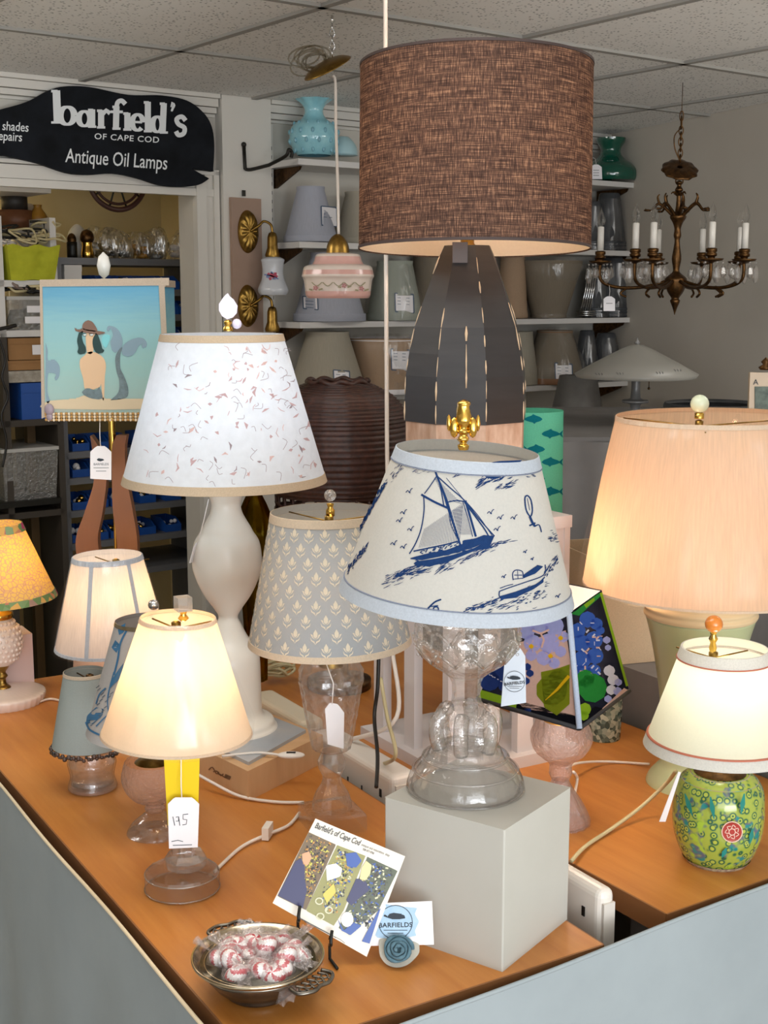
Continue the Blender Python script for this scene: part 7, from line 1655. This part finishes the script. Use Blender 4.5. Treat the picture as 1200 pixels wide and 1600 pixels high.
for x, y in ((630, 548), (668, 520), (625, 480)): stroke(o, c2_, [(x + 16 * math.cos(q), y + 14 * math.sin(q)) for q in [2 * math.pi * i / 12 for i in range(13)]], 6, 7)
fill(o, c2_, [(708, 560), (735, 610), (780, 575), (815, 590), (765, 632), (725, 612)], 8, 5); fill(o, c2_, [(815, 660), (890, 520), (900, 512), (850, 670)], 8, 5); disc_ = [(750 + 28 * math.cos(q), 562 + 34 * math.sin(q)) for q in [2 * math.pi * i / 14 for i in range(14)]]; fill(o, c2_, disc_, 12, 5); speck(732, 535, 770, 590, 14, [6], 5, 9)
text2(o, c1_, "Barfield's of Cape Cod", 603, 152, 38, 13, A3, .62, .014, shear=.25)
text2(o, c1_, 'antiques and restorations  shop', 812, 232, 17, 13, A3, .62, 0, shear=.2); text2(o, c1_, '508 477 0700', 818, 252, 14, 13, A3, .7, .01)
for k in range(3): stroke(o, c1_, [(520 + k * 20, 545 + k * 14), (600 + k * 60, 588 + k * 32), (660 + k * 40, 620 + k * 24)], 2, 13)
o.build('printed_photographs', [pr('photo_%s' % n_, c_, .35) for n_, c_ in (('amber_dark', '#6a5330'), ('olive', '#8f8a4c'), ('dark_green', '#4b5238'), ('brown', '#3a2a1c'), ('gold', '#c58a32'), ('yellow', '#c9bd4a'), ('black', '#1f1d18'), ('pale', '#d0cda8'), ('blue', '#2a4f9c'), ('navy_shirt', '#262454'), ('skin', '#d09a70'), ('blond', '#dcd292'), ('white', '#e8e6e0'), ('ink', '#33302c'))], t_)
te = thing('easel', 'small black wire easel holding the postcard', 'easel', P(520, 1470, TZ))
o = MB(); q = te.location
for x, y in ((466, 1432), (516, 1470)):
    f_ = PP(x, y, pq, nrm); g_ = PP(x + 2, y - 18, pq, nrm); fo = f_ + nrm * .012
    o.tube(smoothpath([g_ + nrm * .010 - q, fo + Vector((0, 0, .004)) - q, fo + Vector((0, 0, -.004)) - q, f_ - nrm * .006 + Vector((0, 0, -.006)) - q], 4), .0022, 6)
    b2 = f_ - nrm * .010; o.tube([b2 + Vector((0, 0, -.006)) - q, Vector((b2.x, b2.y, TZ + .003)) - q, Vector((fo.x + .008, fo.y - .004, TZ + .003)) - q], .0022, 6); 
    o.tube([b2 - q, b2 + Vector((.02, .045, .07)) - q, Vector((b2.x + .03, b2.y + .10, TZ + .003)) - q], .002, 6)
o.build('wire_frame', m_black, te)
cn = Vector((-.05, -1, .25)).normalized(); cq = P(625, 1490, TZ + .012)
cc4 = [PP(x, y, cq, cn) for x, y in ((575, 1412), (675, 1408), (678, 1476), (578, 1478))]; ce = (cc4[0] + cc4[2]) / 2
t_ = thing('business_card', 'white business card with a blue wash and a round whale badge before the white block', 'card', ce)
o = MB(); o.slab([p_ - ce for p_ in cc4], cn * -.0006); o.build('card', m_paper, t_)
S0 = plane_surf(Matrix.Translation(ce), cq, cn, .0004); S1 = plane_surf(Matrix.Translation(ce), cq, cn, .0008)
o = MB(); fill(o, S0, [(590, 1416), (604, 1413), (630, 1417), (652, 1418), (648, 1428), (655, 1440), (648, 1455), (651, 1462), (620, 1468), (590, 1466), (582, 1455), (585, 1440), (582, 1428)], 0, 3); o.build('blue_wash', pr('pale_blue_wash', '#9dc0dc', .6, nz=(60, '#b6d0e4')), t_)
o = MB(); logo(o, S1, 618, 1441, 1.55, -.02); o.build('badge', m_ink, t_)
t_ = Item('card_holder', 'pale stone card holder with a grey blue felt rosette', 'card holder', 622, 1512, TZ)
o = MB(); n = 28; vs = []; 
stn = Vector((0, -1, .5)).normalized(); s0 = P(622, 1514, TZ) - t_.p
def sp_(x, y): 
    return PP(x, y, t_.p + Vector((0, 0, .001)), Vector((0, -1, .8)).normalized()) - t_.p
ol = [(592, 1486), (594, 1478), (606, 1472), (640, 1474), (653, 1484), (655, 1494), (648, 1504), (636, 1514), (620, 1518), (604, 1513), (594, 1500)]
ol = [sp_(p_.x, p_.y) for p_ in curve2(ol + [ol[0]], 3)[:-1]]; mz = min(p_.z for p_ in ol); ol = [p_ + Vector((0, 0, -mz + .002)) for p_ in ol]
o.slab(ol, (0, .010, 0.008)); o.build('stone_base', pr('pale_stone', '#b9b3a4', .6, nz=(30, '#8f9590')), t_.t)
o = MB(); cf = sum(ol, Vector()) / len(ol) + Vector((0, -.004, .006)); ax = Vector((1, 0, 0)); ay = Vector((0, .62, .78))
pts = []
for k in range(90):
    a = k * .26; r_ = .0025 + .0165 * (1 - k / 90) ; pts.append(cf + ax * r_ * math.cos(a) + ay * r_ * math.sin(a) * .95 + Vector((0, -.010, .006)) * (k / 90))
o.tube(pts, [.0022 + .0008 * math.sin(k * .9) for k in range(90)], 7); o.ball(cf + Vector((0, .004, -.002)), .0155, 0, 18, (1, .35, 1))
o.build('felt_rosette', pr('grey_blue_felt', '#5f7f8c', .9, nz=(90, '#3f5d6a'), nb=.3), t_.t)
